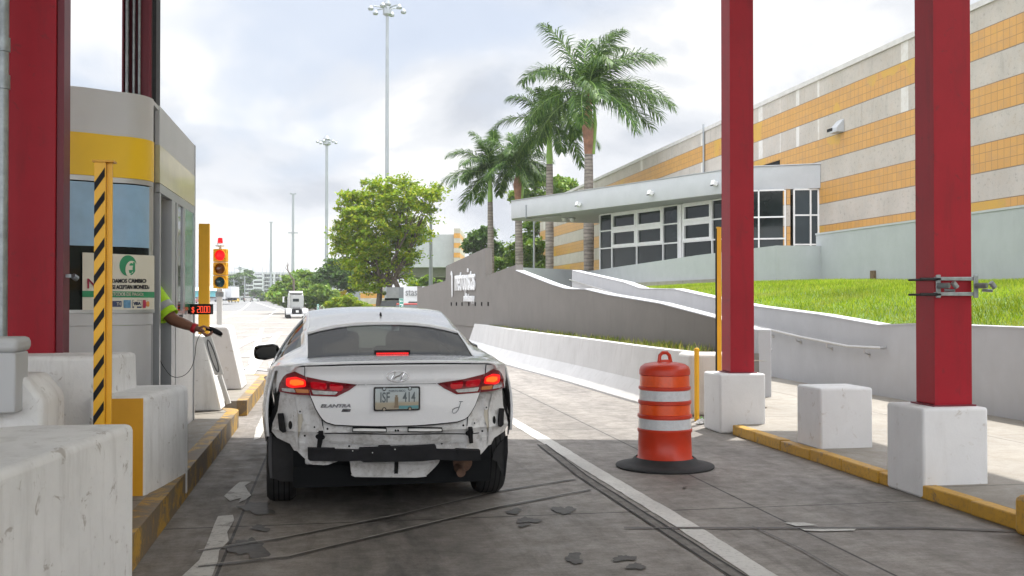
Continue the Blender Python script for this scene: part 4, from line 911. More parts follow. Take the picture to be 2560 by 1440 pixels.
# bare dead tree
bx, by = xyD(736, 145); t = thing('dead_tree', (bx, by, zg(by)), 'bare dead tree with forked grey branches above the bushes', 'tree')
b = MB(); kk = 145.
P_ = lambda x, y, dd=0: atD(x, y, kk + dd)
b.tube([(bx, by, zg(by)), P_(734, 700), P_(727, 690), P_(720, 676), P_(718, 655)], [.2, .16, .12, .08, .03], 7); b.tube([P_(722, 680), P_(714, 671), P_(712, 664)], [.07, .04, .02], 5); b.tube([P_(719, 668), P_(724, 655)], [.05, .02], 5); b.tube([P_(719, 672), P_(715, 660)], [.04, .02], 5); b.build('trunk', 'bark', t, smooth='auto')
# ================================================================== LAMP MASTS
def mast(px, D, ytop, wpx, label, kind='ring', hw=50, extra=None, z0=None):
    bx, by = xyD(px, D); k = FPX / D; z0 = zg(by) if z0 is None else z0; zt_ = EYE + (750 - ytop) / k; r_ = wpx / k / 2
    t = thing('lamp_mast', (bx, by, z0), label, 'lamp mast', 'tall highway lamp masts')
    b = MB(); b.tube([(bx, by, z0 - .1), (bx, by, z0 + (zt_ - z0) * .5), (bx, by, zt_)], [r_ * 1.35, r_, r_ * .75], 12); b.build('pole', 'pole', t, smooth='auto')
    if kind == 'ring':
        hw_ = hw / k; b = MB(); b.lathe((bx, by, zt_ - .15), [(r_ * 1.2, -.9), (r_ * 2.4, -.75), (r_ * 2.4, -.3), (r_ * 1.5, 0), (r_ * 2.2, .2), (r_ * .8, .8)], 14); b.build('lowering_ring', 'pole', t, smooth='auto')
        for i in range(6):
            a = i * math.pi / 3 + .2; ex, ey = bx + hw_ * .72 * math.cos(a), by + hw_ * .72 * math.sin(a); b = MB(); b.tube([(bx, by, zt_ - .45), ((bx + ex) / 2, (by + ey) / 2, zt_ - .25), (ex, ey, zt_ - .22)], .06, 6); b.build('arm', 'pole', t, smooth='auto')
            b = MB(); b.lathe((bx + hw_ * .86 * math.cos(a), by + hw_ * .86 * math.sin(a), zt_ - .6), [(.02, -.10), (hw_ * .12, -.05), (hw_ * .15, .1), (hw_ * .07, .35), (.02, .4)], 12); b.build('lamp_head', 'pole', t, smooth='auto')
    elif kind == 'twin':
        hw_ = hw / k
        for s in (-1, 1): b = MB(); b.tube([(bx, by, zt_), (bx + s * hw_ * .5, by, zt_)], .05, 6); b.obox((bx + s * hw_ * .62, by, zt_ - .02), (hw_ * .7, .5, .3)); b.build('lamp_head', 'pole', t)
    elif kind == 'street':
        b = MB(); b.tube([(bx, by, zt_ - .5), (bx + .1, by - .4, zt_ - .1), (bx + .25, by - 1.0, zt_)], .05, 6); b.obox((bx + .3, by - 1.2, zt_), (.3, .7, .12)); b.build('lamp_head', 'pole', t)
    if extra:
        ze = EYE + (750 - extra) / k; b = MB(); b.tube([(bx - 8.5 / k, by, ze + .1), (bx, by, ze), (bx + 8.5 / k, by, ze + .1)], .07, 6)
        for s in (-1, 1): b.obox((bx + s * 7.5 / k, by, ze + .1), (.9, .6, .28))
        b.build('side_lamp', 'pole', t)
    return t
mast(967, 97, 10, 9, 'tallest lamp mast, rising out of the frame above the shade tree', hw=49)
mast(816, 178, 348, 8, 'second lamp mast with a ring of lamps, between the shade tree and the far masts', hw=27)
mast(732, 250, 484, 7, 'third lamp mast with a small side arm halfway up', 'twin', hw=8, extra=583)
mast(677, 330, 555, 6, 'fourth lamp mast with a small square head, rising beside the parapet', 'twin', hw=5)
mast(600, 420, 668, 4, 'shortest far lamp mast in front of the parking structure', 'ring', hw=11)
mast(1077, 83, 525, 9, 'grey street lamp pole at the right edge of the shade tree', 'street', z0=0)
mast(1335, 80, 548, 6, 'low street light arm peeking out left of the canopy end', 'street', z0=0)
# ================================================================== FAR BUILDINGS
def far_box(px0, px1, D, y0, y1, dep): a = atD(px0, y0, D); c = atD(px1, y1, D); return a, c
cs_, sn_ = math.cos(PSI), math.sin(PSI)
def fbox(b, px0, px1, ytop, ybot, D, dep, push=0.):
    """box whose front faces the road, its edges at the given image columns"""
    a = atD(px0, ybot, D); c = atD(px1, ytop, D); f = _F
    a2 = a + f * dep; c2 = c + f * dep; z0, z1 = a.z, c.z
    v = [(a.x, a.y, z0), (c.x, c.y, z0), (c2.x, c2.y, z0), (a2.x, a2.y, z0)]; v += [(x, y, z1) for x, y, _ in v]
    b.add(v, [(0, 3, 2, 1), (4, 5, 6, 7), (0, 1, 5, 4), (1, 2, 6, 5), (2, 3, 7, 6), (3, 0, 4, 7)]); return b
MT['farwhite'] = M('far_white_concrete', (.52, .53, .54), .8, var=.1, vs=.1)
MT['fardark'] = M('far_dark_opening', (.09, .10, .115), .8, var=.3, vs=.4)
x_, y_ = xyD(700, 440)
ps = thing('parking_structure', (x_, y_, zg(y_)), 'wide pale parking structure with rows of dark openings closing the view', 'building')
fbox(MB(), 484, 880, 685, 758, 446, 60).build('wall', 'fardark', ps)
b = MB(); 
for i in range(8): y0 = 683 + i * 9.6; fbox(b, 484, 880, y0, y0 + 3.0, 443, 2.9)
b.build('floor_slab', 'farwhite', ps)
b = MB(); x = 486.
rn = random.Random(2)
while x < 880: fbox(b, x, x + 1.6, 683, 758, 444.5, 1.4); x += 4.6
b.build('facade_fins', 'farwhite', ps)
for x0, x1 in ((484, 500), (632, 634.5), (655, 658), (683, 686), (700, 702), (742, 745), (800, 804)): fbox(MB(), x0, x1, 680, 758, 441, 2).build('stair_tower', 'farwhite', ps)
b = MB()
for i in range(7): fbox(b, 634, 656, 688 + i * 9.8, 692.5 + i * 9.8, 440.5, 2)
b.build('parapet_panel', 'farwhite', ps)
for a_ in ((602, 622, 671, 684, 441, 12), (757, 769, 669, 690, 438, 10), (744, 757, 679, 690, 438.5, 10), (795, 830, 679, 690, 442, 8)): fbox(MB(), *a_).build('roof_block', 'farwhite', ps)
b = MB(); x = 486
while x < 790: fbox(b, x, x + .7, 679, 684, 442, .3); x += 4
fbox(b, 486, 790, 680.5, 681.3, 441.6, .3); b.build('roof_railing', 'pole', ps)
b = MB()
for x in (496, 524, 586, 632, 655, 666, 700, 708, 744, 762): fbox(b, x, x + .8, 668 if x % 3 else 672, 684, 441.2, .3)
b.build('roof_lamp', 'pole', ps)
x_, y_ = xyD(500, 300)
tb = thing('pavilion', (x_, y_, zg(y_)), 'low turquoise pavilion with a pale hipped roof left of the yellow post', 'building')
MT['teal'] = M('turquoise_wall', (.10, .45, .50), .6, var=.08); fbox(MB(), 470, 537, 727, 748, 300, 12).build('wall', 'teal', tb)
b = MB(); a = atD(466, 727, 299); c = atD(540, 727, 299); p1_ = a + _F * 14; p2_ = c + _F * 14; r0 = a.lerp(c, .3) + _F * 7 + _Z * 1.6; r1 = a.lerp(c, .7) + _F * 7 + _Z * 1.6
b.add([a, c, p2_, p1_, r0, r1], [(0, 1, 5, 4), (1, 2, 5), (2, 3, 4, 5), (3, 0, 4), (0, 3, 2, 1)]); b.build('roof', M('pale_blue_roof', (.5, .62, .64), .6), tb)
b = MB(); fbox(b, 440, 496, 673, 750, 380, 20); q_ = tag(b.build('apartment_block', 'farwhite'), 'plain pale block seen between the booth and the yellow post', 'building')
# power poles by the road
for x, D, yt in ((612, 300, 690), (585, 280, 700)):
    x_, y_ = xyD(x, D); t = thing('utility_pole', (x_, y_, zg(y_)), 'thin utility pole behind the traffic light, ' + ('nearer the distant cars' if x == 612 else 'nearer the white truck'), 'pole', 'utility poles')
    b = MB(); b.tube([(x_, y_, zg(y_)), atD(x, yt, D)], .16, 6); b.build('pole', 'pole', t); b = MB(); b.obox(atD(x, yt + 3, D), (2., .12, .12)); b.build('cross_arm', 'pole', t)
# grey bridge-like building with banded end pier
x_, y_ = xyD(1080, 110)
gb = thing('canopy_building', (x_, y_, 0), 'grey raised building with a dark soffit and banded orange end wall, beyond the sign wall', 'building')
fbox(MB(), 985, 1134, 586, 668, 112, 20).build('wall', 'bluegrey', gb)
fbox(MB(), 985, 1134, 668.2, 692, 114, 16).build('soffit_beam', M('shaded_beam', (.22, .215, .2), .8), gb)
MT['tileo'] = M('orange_tile', (.56, .28, .06), .5); MT['concb'] = M('concrete_band', (.45, .41, .35), .8)
for i in range(9):
    fbox(MB(), 1134.5, 1150, 571 + i * 12.2, 582.8 + i * 12.2, 111, 12).build('tile_band' if i % 2 else 'concrete_band', 'tileo' if i % 2 else 'concb', gb)
fbox(MB(), 1062, 1068, 692, 790, 118, .6).build('support_post', M('rusty_post', (.35, .25, .2), .8), gb)
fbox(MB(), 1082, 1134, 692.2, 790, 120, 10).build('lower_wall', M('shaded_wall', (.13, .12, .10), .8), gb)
# banded low wall left of the tree trunks
bw = thing('banded_wall', (*xyD(935, 98), 0), 'low wall with concrete and orange bands left of the tree trunks', 'wall')
for i in range(7): fbox(MB(), 901 , 962, 690 + i * 14, 703.4 + i * 14, 98, .6).build('tile_band' if i in (1, 3, 5) else 'concrete_band', 'tileo' if i in (3, 5) else 'concb', bw)
# white box truck with part of a name on it, parked left of the sign wall
bt = thing('box_truck', (*xyD(1030, 60), 0), 'white box trailer lettered stas, cut by the left end of the sign wall', 'truck')
fbox(MB(), 1009, 1062, 716, 790, 60, 5).build('cargo_box', M('truck_white', (.70, .70, .70), .4, var=.05, vs=1), bt)
fbox(MB(), 997, 1009, 718, 790, 60.4, 4.4).build('front_panel', M('truck_grey', (.16, .17, .17), .5), bt)
a = atD(1013, 739, 59.95); text('lettering', 'stas', .62, M('grey_letter', (.22, .22, .22), .6), bt, a, _R, _Z, .01, 'LEFT', .75)
bt2 = thing('box_truck', (*xyD(992, 75), 0), 'white box truck seen between the tree trunks', 'truck')
fbox(MB(), 966, 1000, 718, 745, 76, 6).build('cargo_box', M('grey_panel', (.22, .22, .22), .6), bt2); fbox(MB(), 962, 1000, 745.3, 765, 76.5, 5).build('chassis', 'dark', bt2)  # cargo box in one even dark grey

# kilometre sign
def kmsign(px, D, y0, y1, wpx, label, l2):
    a = atD(px - wpx / 2, y1, D); c = atD(px + wpx / 2, y0, D); z0 = zg(a.y)
    t = thing('kilometre_sign', (a.x, a.y, z0), label, 'road sign', 'green kilometre signs')
    m_ = atD(px, (y0 + y1) / 2, D); W_ = (c - a); w_ = wpx * D / FPX; h_ = c.z - a.z; ang = -PSI
    b = MB(); b.obox(m_, (w_, .02, h_), ang); b.build('plate', 'signgreen', t, bevel=.004)
    b = MB(); b.obox(m_ - _F * .0125, (w_ * .94, .004, h_ * .97), ang); b.build('white_border', 'whitemetal', t)
    b = MB(); b.obox(m_ - _F * .0155, (w_ * .84, .004, h_ * .93), ang); b.build('green_field', 'signgreen', t)
    b = MB(); q = m_ + _F * .04; b.tube([(q.x, q.y, z0), (q.x, q.y, m_.z + h_ * .4)], .03, 6); b.build('post', 'pole', t)
    for s_, f_, sz in (('km', .33, .14), ('7', -.06, .44), (l2, -.47, .44)):
        text('lettering', s_, h_ * sz, 'letter', t, m_ - _F * .019 + _Z * h_ * f_, _R, _Z, .001, 'CENTER', .8, bold=.004)
MT['signgreen'] = M('sign_green', (.01, .24, .17), .4)
kmsign(1003.5, 46, 746, 800, 11, 'green kilometre sign reading km 7, right of the tree trunks', '9')
kmsign(795, 108, 760, 782, 5.2, 'small far green kilometre sign at the foot of the bushes', '9')
# ================================================================== VEHICLES IN THE DISTANCE
def small_car(px, D, c, label, rz=0., W=1.8, Ln=4.4, H=1.42, suv=False, front=False, mats=None):
    x, y = xyD(px, D); z0 = zg(y) + .0
    t = thing('parked_car' if mats == 'p' else 'car', (x, y, z0), label, 'car'); t.rotation_euler = (0, 0, rz)
    mt = M('car_paint', c, .3, var=.03, coat=.6)
    h = W / 2; prof = [(-Ln / 2, .35), (-Ln / 2, .8), (-Ln / 2 + .15, .95), (-Ln / 2 + .75, 1.0), (-Ln / 2 + 1.25 - (.6 if suv else 0), H - .04), (Ln / 2 - 2.0, H), (Ln / 2 - 1.2, .98), (Ln / 2 - .1, .8), (Ln / 2, .5), (Ln / 2, .3)]
    b = MB(); body = [(h * .95, .28), (h, .5), (h, .75), (h * .94, .97)]
    low = [(-Ln / 2, .30), (-Ln / 2 - .02, .6), (-Ln / 2 + .05, .93), (-Ln / 2 + .6, 1.0), (Ln / 2 - 1.2, .98), (Ln / 2 - .15, .78), (Ln / 2, .55), (Ln / 2 - .03, .30)]
    b.loft([[(s, yy, zz) for yy, zz in low] for s in (-h * .93, -h, h, h * .93)]); b.build('body', mt, t, smooth='auto', world=False, recalc=True)
    cab = [(-Ln / 2 + (.25 if suv else .55), .99), (-Ln / 2 + (.5 if suv else 1.2), H - .05), (-Ln / 2 + 1.6, H), (Ln / 2 - 1.9, H - .01), (Ln / 2 - 1.15, .99)]
    b = MB(); b.loft([[(s * (1 if zz < 1.1 else .78), yy, zz) for yy, zz in cab] for s in (-h * .92, -h * .5, h * .5, h * .92)]); b.build('greenhouse', 'pane', t, smooth='auto', world=False, recalc=True)
    rf_ = cab[1:4]; b = MB(); b.loft([[(s, yy, zz + .012) for yy, zz in rf_] + [(s, yy, zz - .03) for yy, zz in rf_[::-1]] for s in (-h * .74, h * .74)]); b.build('roof', mt, t, world=False, recalc=True)
    for sx in (-1, 1):
        for yy in (-Ln / 2 + .85, Ln / 2 - .85):
            b = MB(); b.lathe((sx * (h - .1), yy, .31), [(.01, -.1), (.31, -.1), (.32, -.06), (.32, .06), (.31, .1), (.01, .1)], 18, 'X'); b.build('wheel', 'rubber', t, smooth='auto', world=False)
        b = MB(); b.box(sx * h * .9 - .12, sx * h * .9 + .06 * 0 + .0 + .02, -Ln / 2 - .035, -Ln / 2 + .06, .68, .84); b.build('tail_light' if not front else 'headlight', M('dull_red_lens', (.35, .02, .02), .3) if not front else 'whitemetal', t, world=False)
    b = MB(); b.box(-.26, .26, -Ln / 2 - .04, -Ln / 2 - .02, .62, .75); b.build('licence_plate', 'whitemetal', t, world=False)
    return t
small_car(619, 285, (.36, .34, .30), 'distant beige car on the road ahead, left of the white one', R(6), W=1.8)
small_car(638, 330, (.62, .62, .62), 'distant white car farther up the road, right of the beige one', R(9), W=1.9, suv=True, H=1.6)
small_car(988, 66, (.03, .03, .032), 'black pickup-like car parked behind the tree trunk with a white stripe', R(-10), H=1.7, suv=True)
small_car(1024, 54, (.5, .03, .03), 'red and white car parked below the lettered trailer', R(-5))
small_car(1052, 57, (.02, .02, .02), 'dark car parked against the end of the sign wall', R(-5), H=1.55, suv=True)
small_car(500, 250, (.25, .05, .04), 'dark red car just right of the booth under the price display', R(4))
small_car(497, 290, (.6, .6, .6), 'white car parked in front of the turquoise pavilion, left of the yellow post', R(60))
small_car(531, 285, (.25, .25, .27), 'grey car parked in front of the turquoise pavilion, right of the yellow post', R(70))
small_car(584, 262, (.75, .5, .08), 'small yellow van beside the white truck', R(20), H=1.8, suv=True)
# white lorry behind the traffic light
t = thing('lorry', (*xyD(570, 235), zg(232)), 'white lorry behind the traffic light pole', 'truck')
fbox(MB(), 560, 578, 716, 744, 236, 7).build('cargo_box', 'farwhite', t); fbox(MB(), 545, 559.5, 728, 748, 234, 3).build('cab', 'farwhite', t); fbox(MB(), 541, 578, 745, 751.5, 237, 5).build('chassis', 'dark', t)
# ---- white truck tractor
D = 121.; x, y = xyD(741, D); z0 = zg(y)
t = thing('truck_tractor', (x, y, z0), 'white truck tractor without a trailer, driving away on the plaza', 'truck'); t.rotation_euler = (0, 0, R(4))
tw_ = M('truck_paint', (.42, .42, .41), .35, var=.05, coat=.4)
b = MB(); b.loft([[(-.90, yy, .95), (-.95, yy, 2.4), (-.86, yy, zt2), (.86, yy, zt2), (.95, yy, 2.4), (.90, yy, .95)] for yy, zt2 in ((1.6, 2.75), (2.2, 3.0), (3.4, 2.9), (3.6, 2.7))]); b.build('cab', tw_, t, world=False, recalc=True, bevel=.08)
b = MB(); b.loft([[(-.8, yy, a_), (-.8, yy, c_), (.8, yy, c_), (.8, yy, a_)] for yy, a_, c_ in ((1.5, 2.95, 3.0), (1.9, 2.98, 3.22), (2.9, 2.95, 3.2), (3.3, 2.85, 3.0))]); b.build('roof_fairing', tw_, t, world=False, recalc=True)
b = MB(); b.box(-.36, .36, 1.575, 1.59, 1.95, 2.3); b.build('rear_window', 'pane', t, world=False)
b = MB(); b.box(-.9, .9, 3.6, 5.2, .8, 1.9); b.build('bonnet', tw_, t, world=False, bevel=.1)
b = MB(); b.box(-.42, -.3, -2.6, 5, .75, 1.0); b.box(.3, .42, -2.6, 5, .75, 1.0); b.box(-.5, .5, -2.75, -2.6, .45, 1.05); b.build('chassis_rail', 'black', t, world=False)
b = MB(); b.obox((0, -.6, 1.15), (.9, 1.1, .12), 0, R(8)); b.build('fifth_wheel', 'rubber', t, world=False)
b = MB(); b.box(-.16, .16, -2.78, -2.76, .7, .95); b.box(-.75, .75, -2.8, -2.77, .3, .5); b.build('rear_marker', 'whitemetal', t, world=False)
for sx in (-1, 1):
    for yy in (-1.9, -.5, 4.1):
        b = MB(); wd2 = .55 if yy < 3 else .3; b.lathe((sx * (1.22 - wd2 / 2), yy, .52), [(.05, -wd2 / 2), (.5, -wd2 / 2), (.52, -wd2 / 2 + .04), (.52, wd2 / 2 - .04), (.5, wd2 / 2), (.05, wd2 / 2)], 22, 'X'); b.build('wheel', 'rubber', t, smooth='auto', world=False)
    b = MB()
    for yy in (-1.9, -.5):
        b.loft([[(sx * .62, yy + .62 * math.cos(a), .56 + .60 * math.sin(a)), (sx * 1.25, yy + .62 * math.cos(a), .56 + .60 * math.sin(a)), (sx * 1.25, yy + .58 * math.cos(a), .56 + .56 * math.sin(a)), (sx * .62, yy + .58 * math.cos(a), .56 + .56 * math.sin(a))] for a in [R(-10 + 20 * i) for i in range(11)]])
    b.build('mudguard', 'steel', t, smooth='auto', world=False, recalc=True)
    b = MB(); b.tube([(sx * 1.22, 3.6, 2.5), (sx * 1.45, 3.5, 2.5), (sx * 1.45, 3.5, 1.9), (sx * 1.22, 3.6, 1.9)], .03, 6); b.obox((sx * 1.42, 3.48, 2.2), (.18, .08, .7)); b.build('wing_mirror', 'whitemetal', t, world=False)
b = MB(); b.box(-.78, .78, .9, 1.5, .55, 1.05); b.build('battery_box', 'black', t, world=False, bevel=.02)
b = MB(); b.tube([(-.75, 1.45, 1.0), (-.75, 1.45, 3.1)], .07, 8); b.build('exhaust_stack', 'steel', t, world=False)

# ================================================================== AIR
b = MB(); b.box(-1400, 1400, -40, 2500, -3, 48)
hz = b.build('haze', 'white'); hz['kind'] = 'stuff'; hz['label'] = 'thin bright haze over the far road'
hm = bpy.data.materials.new('thin_haze'); hm.use_nodes = True; ht = hm.node_tree; ht.nodes.clear(); ho = ht.nodes.new('ShaderNodeOutputMaterial'); hv = ht.nodes.new('ShaderNodeVolumePrincipled')
hv.inputs['Color'].default_value = (.92, .94, .97, 1); hv.inputs['Density'].default_value = .0004; hv.inputs['Anisotropy'].default_value = .3; ht.links.new(hv.outputs[0], ho.inputs['Volume']); hz.data.materials.clear(); hz.data.materials.append(hm)
# ================================================================== LEFT SIDE: TOLL BOOTH
BX = -1.49                                   # lane face of the booth
BZ = [.20, 1.40, 1.43, 2.46, 2.50, 2.84, 3.20]
def bplan(off=0.):
    """booth outline, bowed front towards the camera, rounded lane corner; far end square"""
    x1 = BX + off; pts = [(x1, 11.25 + off), (x1, 9.02)]
    for a in range(0, 81, 16): pts.append((x1 - .30 + .30 * math.cos(R(a)), 9.02 - (.30 + off) * math.sin(R(a)) - .0))
    yb_ = pts[-1][1]; xb = pts[-1][0]
    for i in range(1, 11):
        u = i / 10; x = xb + (-3.75 - off - xb) * u; pts.append((x, yb_ - .32 * math.sin(math.pi * u) ** .9 * 1.0 - .02))
    pts += [(-4.0 - off, 9.2), (-4.0 - off, 11.25 + off)]
    return pts
bo = thing('toll_booth', (-2.6, 9.9, .2), 'grey toll booth with a bowed front and a yellow band, blue-shaded window and payment notice', 'toll booth')
pl0 = bplan(); NF = len(pl0)
def ringwall(z0, z1, m, name, off=0., sel=None, th=.05, parent=bo):
    P_ = bplan(off); Q_ = bplan(off - th); b = MB()
    rng = range(1, NF - 2) if sel is None else sel
    for i in rng:
        a, c, d, e = P_[i], P_[i + 1], Q_[i + 1], Q_[i]
        v = [(a[0], a[1], z0), (c[0], c[1], z0), (d[0], d[1], z0), (e[0], e[1], z0)]; v += [(x, y, z1) for x, y, _ in v]
        b.add(v, [(4, 5, 6, 7), (0, 3, 2, 1), (0, 1, 5, 4), (2, 3, 7, 6)])
    return b.build(name, m, parent, smooth='auto', recalc=True, angle=30)
ringwall(BZ[0], BZ[1] - .10, 'grey', 'lower_panel'); ringwall(BZ[1] - .097, BZ[1], 'grey', 'sill_panel', .006)
ringwall(BZ[1] + .001, BZ[2], 'alu', 'sill', .018); ringwall(BZ[3], BZ[4], 'alu', 'window_head', .004)
ringwall(BZ[4] + .001, BZ[5] - .001, 'boothyellow', 'yellow_band', .01); ringwall(BZ[5], BZ[6], 'grey', 'top_band', .004)
MT['bglass'] = m_glass('booth_glass', (.42, .48, .47), .55)
ringwall(BZ[2], BZ[3], 'bglass', 'window_glass', -.015, th=.006)
MT['blind'] = M('blue_sun_blind', (.30, .50, .70), .3, var=.10, vs=6, coat=.5)
ringwall(1.94, BZ[3] - .01, 'blind', 'blue_blind', -.003, sel=range(3, NF - 2), th=.006)
# corner post, roof, floor
b = MB(); b.lathe((BX - .045, 9.02, 1.9), [(.05, -1.7), (.05, .6)], 14); b.build('corner_post', 'alu', bo, smooth='auto')
b = MB(); P_ = bplan(.0); b.prism([(x, y) for x, y in P_], BZ[6] - .04, BZ[6] - .005); b.build('roof', 'grey', bo)
b = MB(); b.box(-3.9, BX - .06, 9.1, 11.2, .2, .24); b.build('floor', 'dark', bo)
# side facing the lane
def side(px0, px1, z0, z1, m, name, out=0., th=.04):
    y0 = atX(px0, 700, BX).y; y1 = atX(px1, 700, BX).y; b = MB(); b.box(BX - th + out, BX + out, y0, y1, z0, z1); return b.build(name, m, bo)
ys_ = {p: atX(p, 700, BX).y for p in (396, 400, 408, 425, 434, 440, 446, 458, 463, 484)}
side(395, 484.8, BZ[5] + .02, BZ[6], 'grey', 'side_top_band', .008); side(395, 484.8, BZ[4] + .03, BZ[5] + .018, 'cream', 'side_cream_band', .012)
side(397, 484.8, BZ[4] - .05, BZ[4] + .028, 'alu', 'door_head', .006)
side(399, 402, .2, BZ[4] - .05, 'alu', 'door_jamb', .0, .08); side(428, 437, .2, BZ[4] - .05, 'alu', 'door_jamb', .004, .1); side(437.2, 440, .2, BZ[4] - .05, 'black', 'door_seal', -.01)
side(440.2, 444, 1.36, BZ[4] - .05, 'alu', 'window_frame', .002); side(457.5, 462, 1.36, BZ[4] - .05, 'alu', 'window_frame', .002); side(444.2, 457.3, 1.30, 1.40, 'alu', 'window_frame', .0)
side(444.1, 457.4, 1.40, BZ[4] - .05, 'pane', 'side_window', -.012, .01)
side(462.2, 483, 1.40, BZ[4] - .05, 'green', 'green_panel', .0); side(483, 485, .2, BZ[6], 'alu', 'end_trim', .014)
side(440.3, 483, .2, 1.36, 'whitemetal', 'white_lower_panel', .0)
side(404, 414, .25, 2.4, 'alu', 'sliding_door', -.10, .03); side(414, 416, .25, 2.4, 'black', 'door_seal', -.095, .04)
side(402.5, 408, .95, 1.36, 'green', 'door_notice', -.06, .008)
b = MB(); b.box(-4.0, BX - .01, 11.19, 11.24, .2, BZ[6] - .01); b.build('back_wall', 'grey', bo)
b = MB(); b.box(-3.2, -2.0, 8.9, 9.3, .95, 1.0); b.box(-2.5, -2.2, 9.0, 9.1, 1.0, 1.5); b.box(-3.3, -3.26, 8.8, 10, .3, 2.3); b.box(-2.9, -2.2, 10.9, 11.1, .3, 2.2); b.build('desk', 'alu', bo)
b = MB(); a = atD(168, 342, 8.2); c = atD(207, 376, 8.2); b.prism([(a.x - .2, a.y - .06), (c.x, c.y - .06), (c.x, c.y + .15), (a.x - .2, a.y + .15)], c.z, a.z); b.build('yellow_box', 'boothyellow', bo, bevel=.008)
# notice behind the glass, curved with it
MT['paper'] = M('notice_paper', (.76, .72, .60), .5, var=.06, vs=2); MT['ngreen'] = M('notice_green', (.03, .30, .13), .5); MT['nred'] = M('notice_red', (.50, .03, .09), .5); MT['nblack'] = M('notice_black', (.03, .03, .04), .5)
MT['nblue'] = M('notice_blue', (.15, .33, .50), .5, var=.3, vs=30); MT['nnavy'] = M('notice_navy', (.04, .06, .14), .5); MT['norange'] = M('notice_orange', (.75, .30, .06), .5)
fp = bplan(-.0); fr_ = fp[2:NF - 2]
def front_y(x):
    for (ax, ay), (bx_, by_) in zip(fr_, fr_[1:]):
        if bx_ <= x <= ax: return ay + (by_ - ay) * (x - ax) / (bx_ - ax)
    return fr_[0][1] if x > fr_[0][0] else fr_[-1][1]
def onfront(px, py, off=.012):
    x = -2.; 
    for _ in range(25): p = atY(px, py, front_y(x) - off); x = .5 * x + .5 * p.x
    return p
def decal(name, pxs, m, off, parent):
    b = MB(); b.add([onfront(x, y, off) for x, y in pxs], [tuple(range(len(pxs)))]); return b.build(name, m, parent)
nt_ = thing('payment_notice', onfront(296, 778, .02), 'white payment notice with a green swirl logo on the booth window', 'sign')
b = MB(); xs_ = np.linspace(206, 386, 12); top = [onfront(x, 631 + (x - 206) * .045, .012) for x in xs_]; bot = [onfront(x, 777 - (x - 206) * .0, .012) for x in xs_]
b.add([tuple(p) for p in top + bot], [(i, i + 1, 13 + i, 12 + i) for i in range(11)]); b.build('board', 'paper', nt_)
b = MB(); top = [onfront(x, 727 + (x - 206) * .015, .016) for x in xs_]; bot = [onfront(x, 742.5 + (x - 206) * .01, .016) for x in xs_]
b.add([tuple(p) for p in top + bot], [(i, i + 1, 13 + i, 12 + i) for i in range(11)]); b.build('green_bar', 'ngreen', nt_)
def ntext(s, x0, ybase, hpx, m, x1=None, off=.02):
    a = onfront(x0, ybase, off); c = onfront(x1, ybase, off); d = (c - a); k = 2560 / 8.15
    o = text('lettering', s, hpx / k / .70, m, nt_, a, d, _Z, .0015, 'LEFT', 1., bold=.0010)
    r_ = d.normalized(); n_ = (a - parent_loc(nt_)); pr_ = [v.co.dot(r_) for v in o.data.vertices]; w0 = max(pr_) - min(pr_); base = min(pr_); kk = d.length / w0
    for v in o.data.vertices: s_ = v.co.dot(r_) - base; v.co += r_ * (s_ * kk - s_)
    for v in o.data.vertices:
        wx = v.co.x + nt_.location.x; v.co.y = front_y(wx) - off - nt_.location.y
    return o
ntext('NO', 216, 721, 25, 'nred', 273); ntext('DAMOS CAMBIO', 280, 707, 10, 'nblack', 365); ntext('SE ACEPTAN MONEDAS', 280, 722.5, 10, 'nblack', 384); ntext('MÉTODOS DE PAGO:', 271, 739.5, 8.5, 'paper', 358, .021)
def circ(cx, cy, rx, ry, a0=0, a1=360, n=26): return [(cx + rx * math.cos(R(a0 + (a1 - a0) * i / n)), cy + ry * math.sin(R(a0 + (a1 - a0) * i / n))) for i in range(n if a1 - a0 >= 360 else n + 1)]
decal('logo', circ(320, 664, 21.5, 26), 'ngreen', .016, nt_); decal('logo', circ(329, 674, 15.5, 22), 'paper', .018, nt_)
decal('logo', circ(328.5, 664, 5, 6.5, 180, 360), 'ngreen', .020, nt_); decal('logo', [(322, 675), (338, 675), (337, 678.5), (331, 679), (328, 684), (323, 682)], 'ngreen', .020, nt_)
for x0, x1, m in ((273, 304, 'nnavy'), (309, 327, 'nblue'), (331, 354, 'nnavy'), (357.5, 375, 'nred')):
    decal('card_mark', [(x0, 750), (x1, 750), (x1, 770), (x0, 770)] if x0 != 273 else [(x0, 752.5), (x1, 752.5), (x1, 767), (x0, 767)], m, .016, nt_)
decal('card_mark', [(332, 751), (353.5, 751), (353.5, 766), (332, 766)], 'paper', .018, nt_); ntext('VISA', 334, 762.5, 8, 'nnavy', 352.5); ntext('ATH', 286, 763.5, 8, 'paper', 302.5)
decal('card_mark', circ(279.5, 759.5, 5, 5), 'norange', .018, nt_); decal('card_mark', circ(362.5, 760, 4.5, 7), 'nred', .018, nt_); decal('card_mark', circ(370, 760, 4.5, 7), 'norange', .019, nt_)
decal('card_mark', circ(262, 758, 7, 8), 'ngreen', .018, nt_)
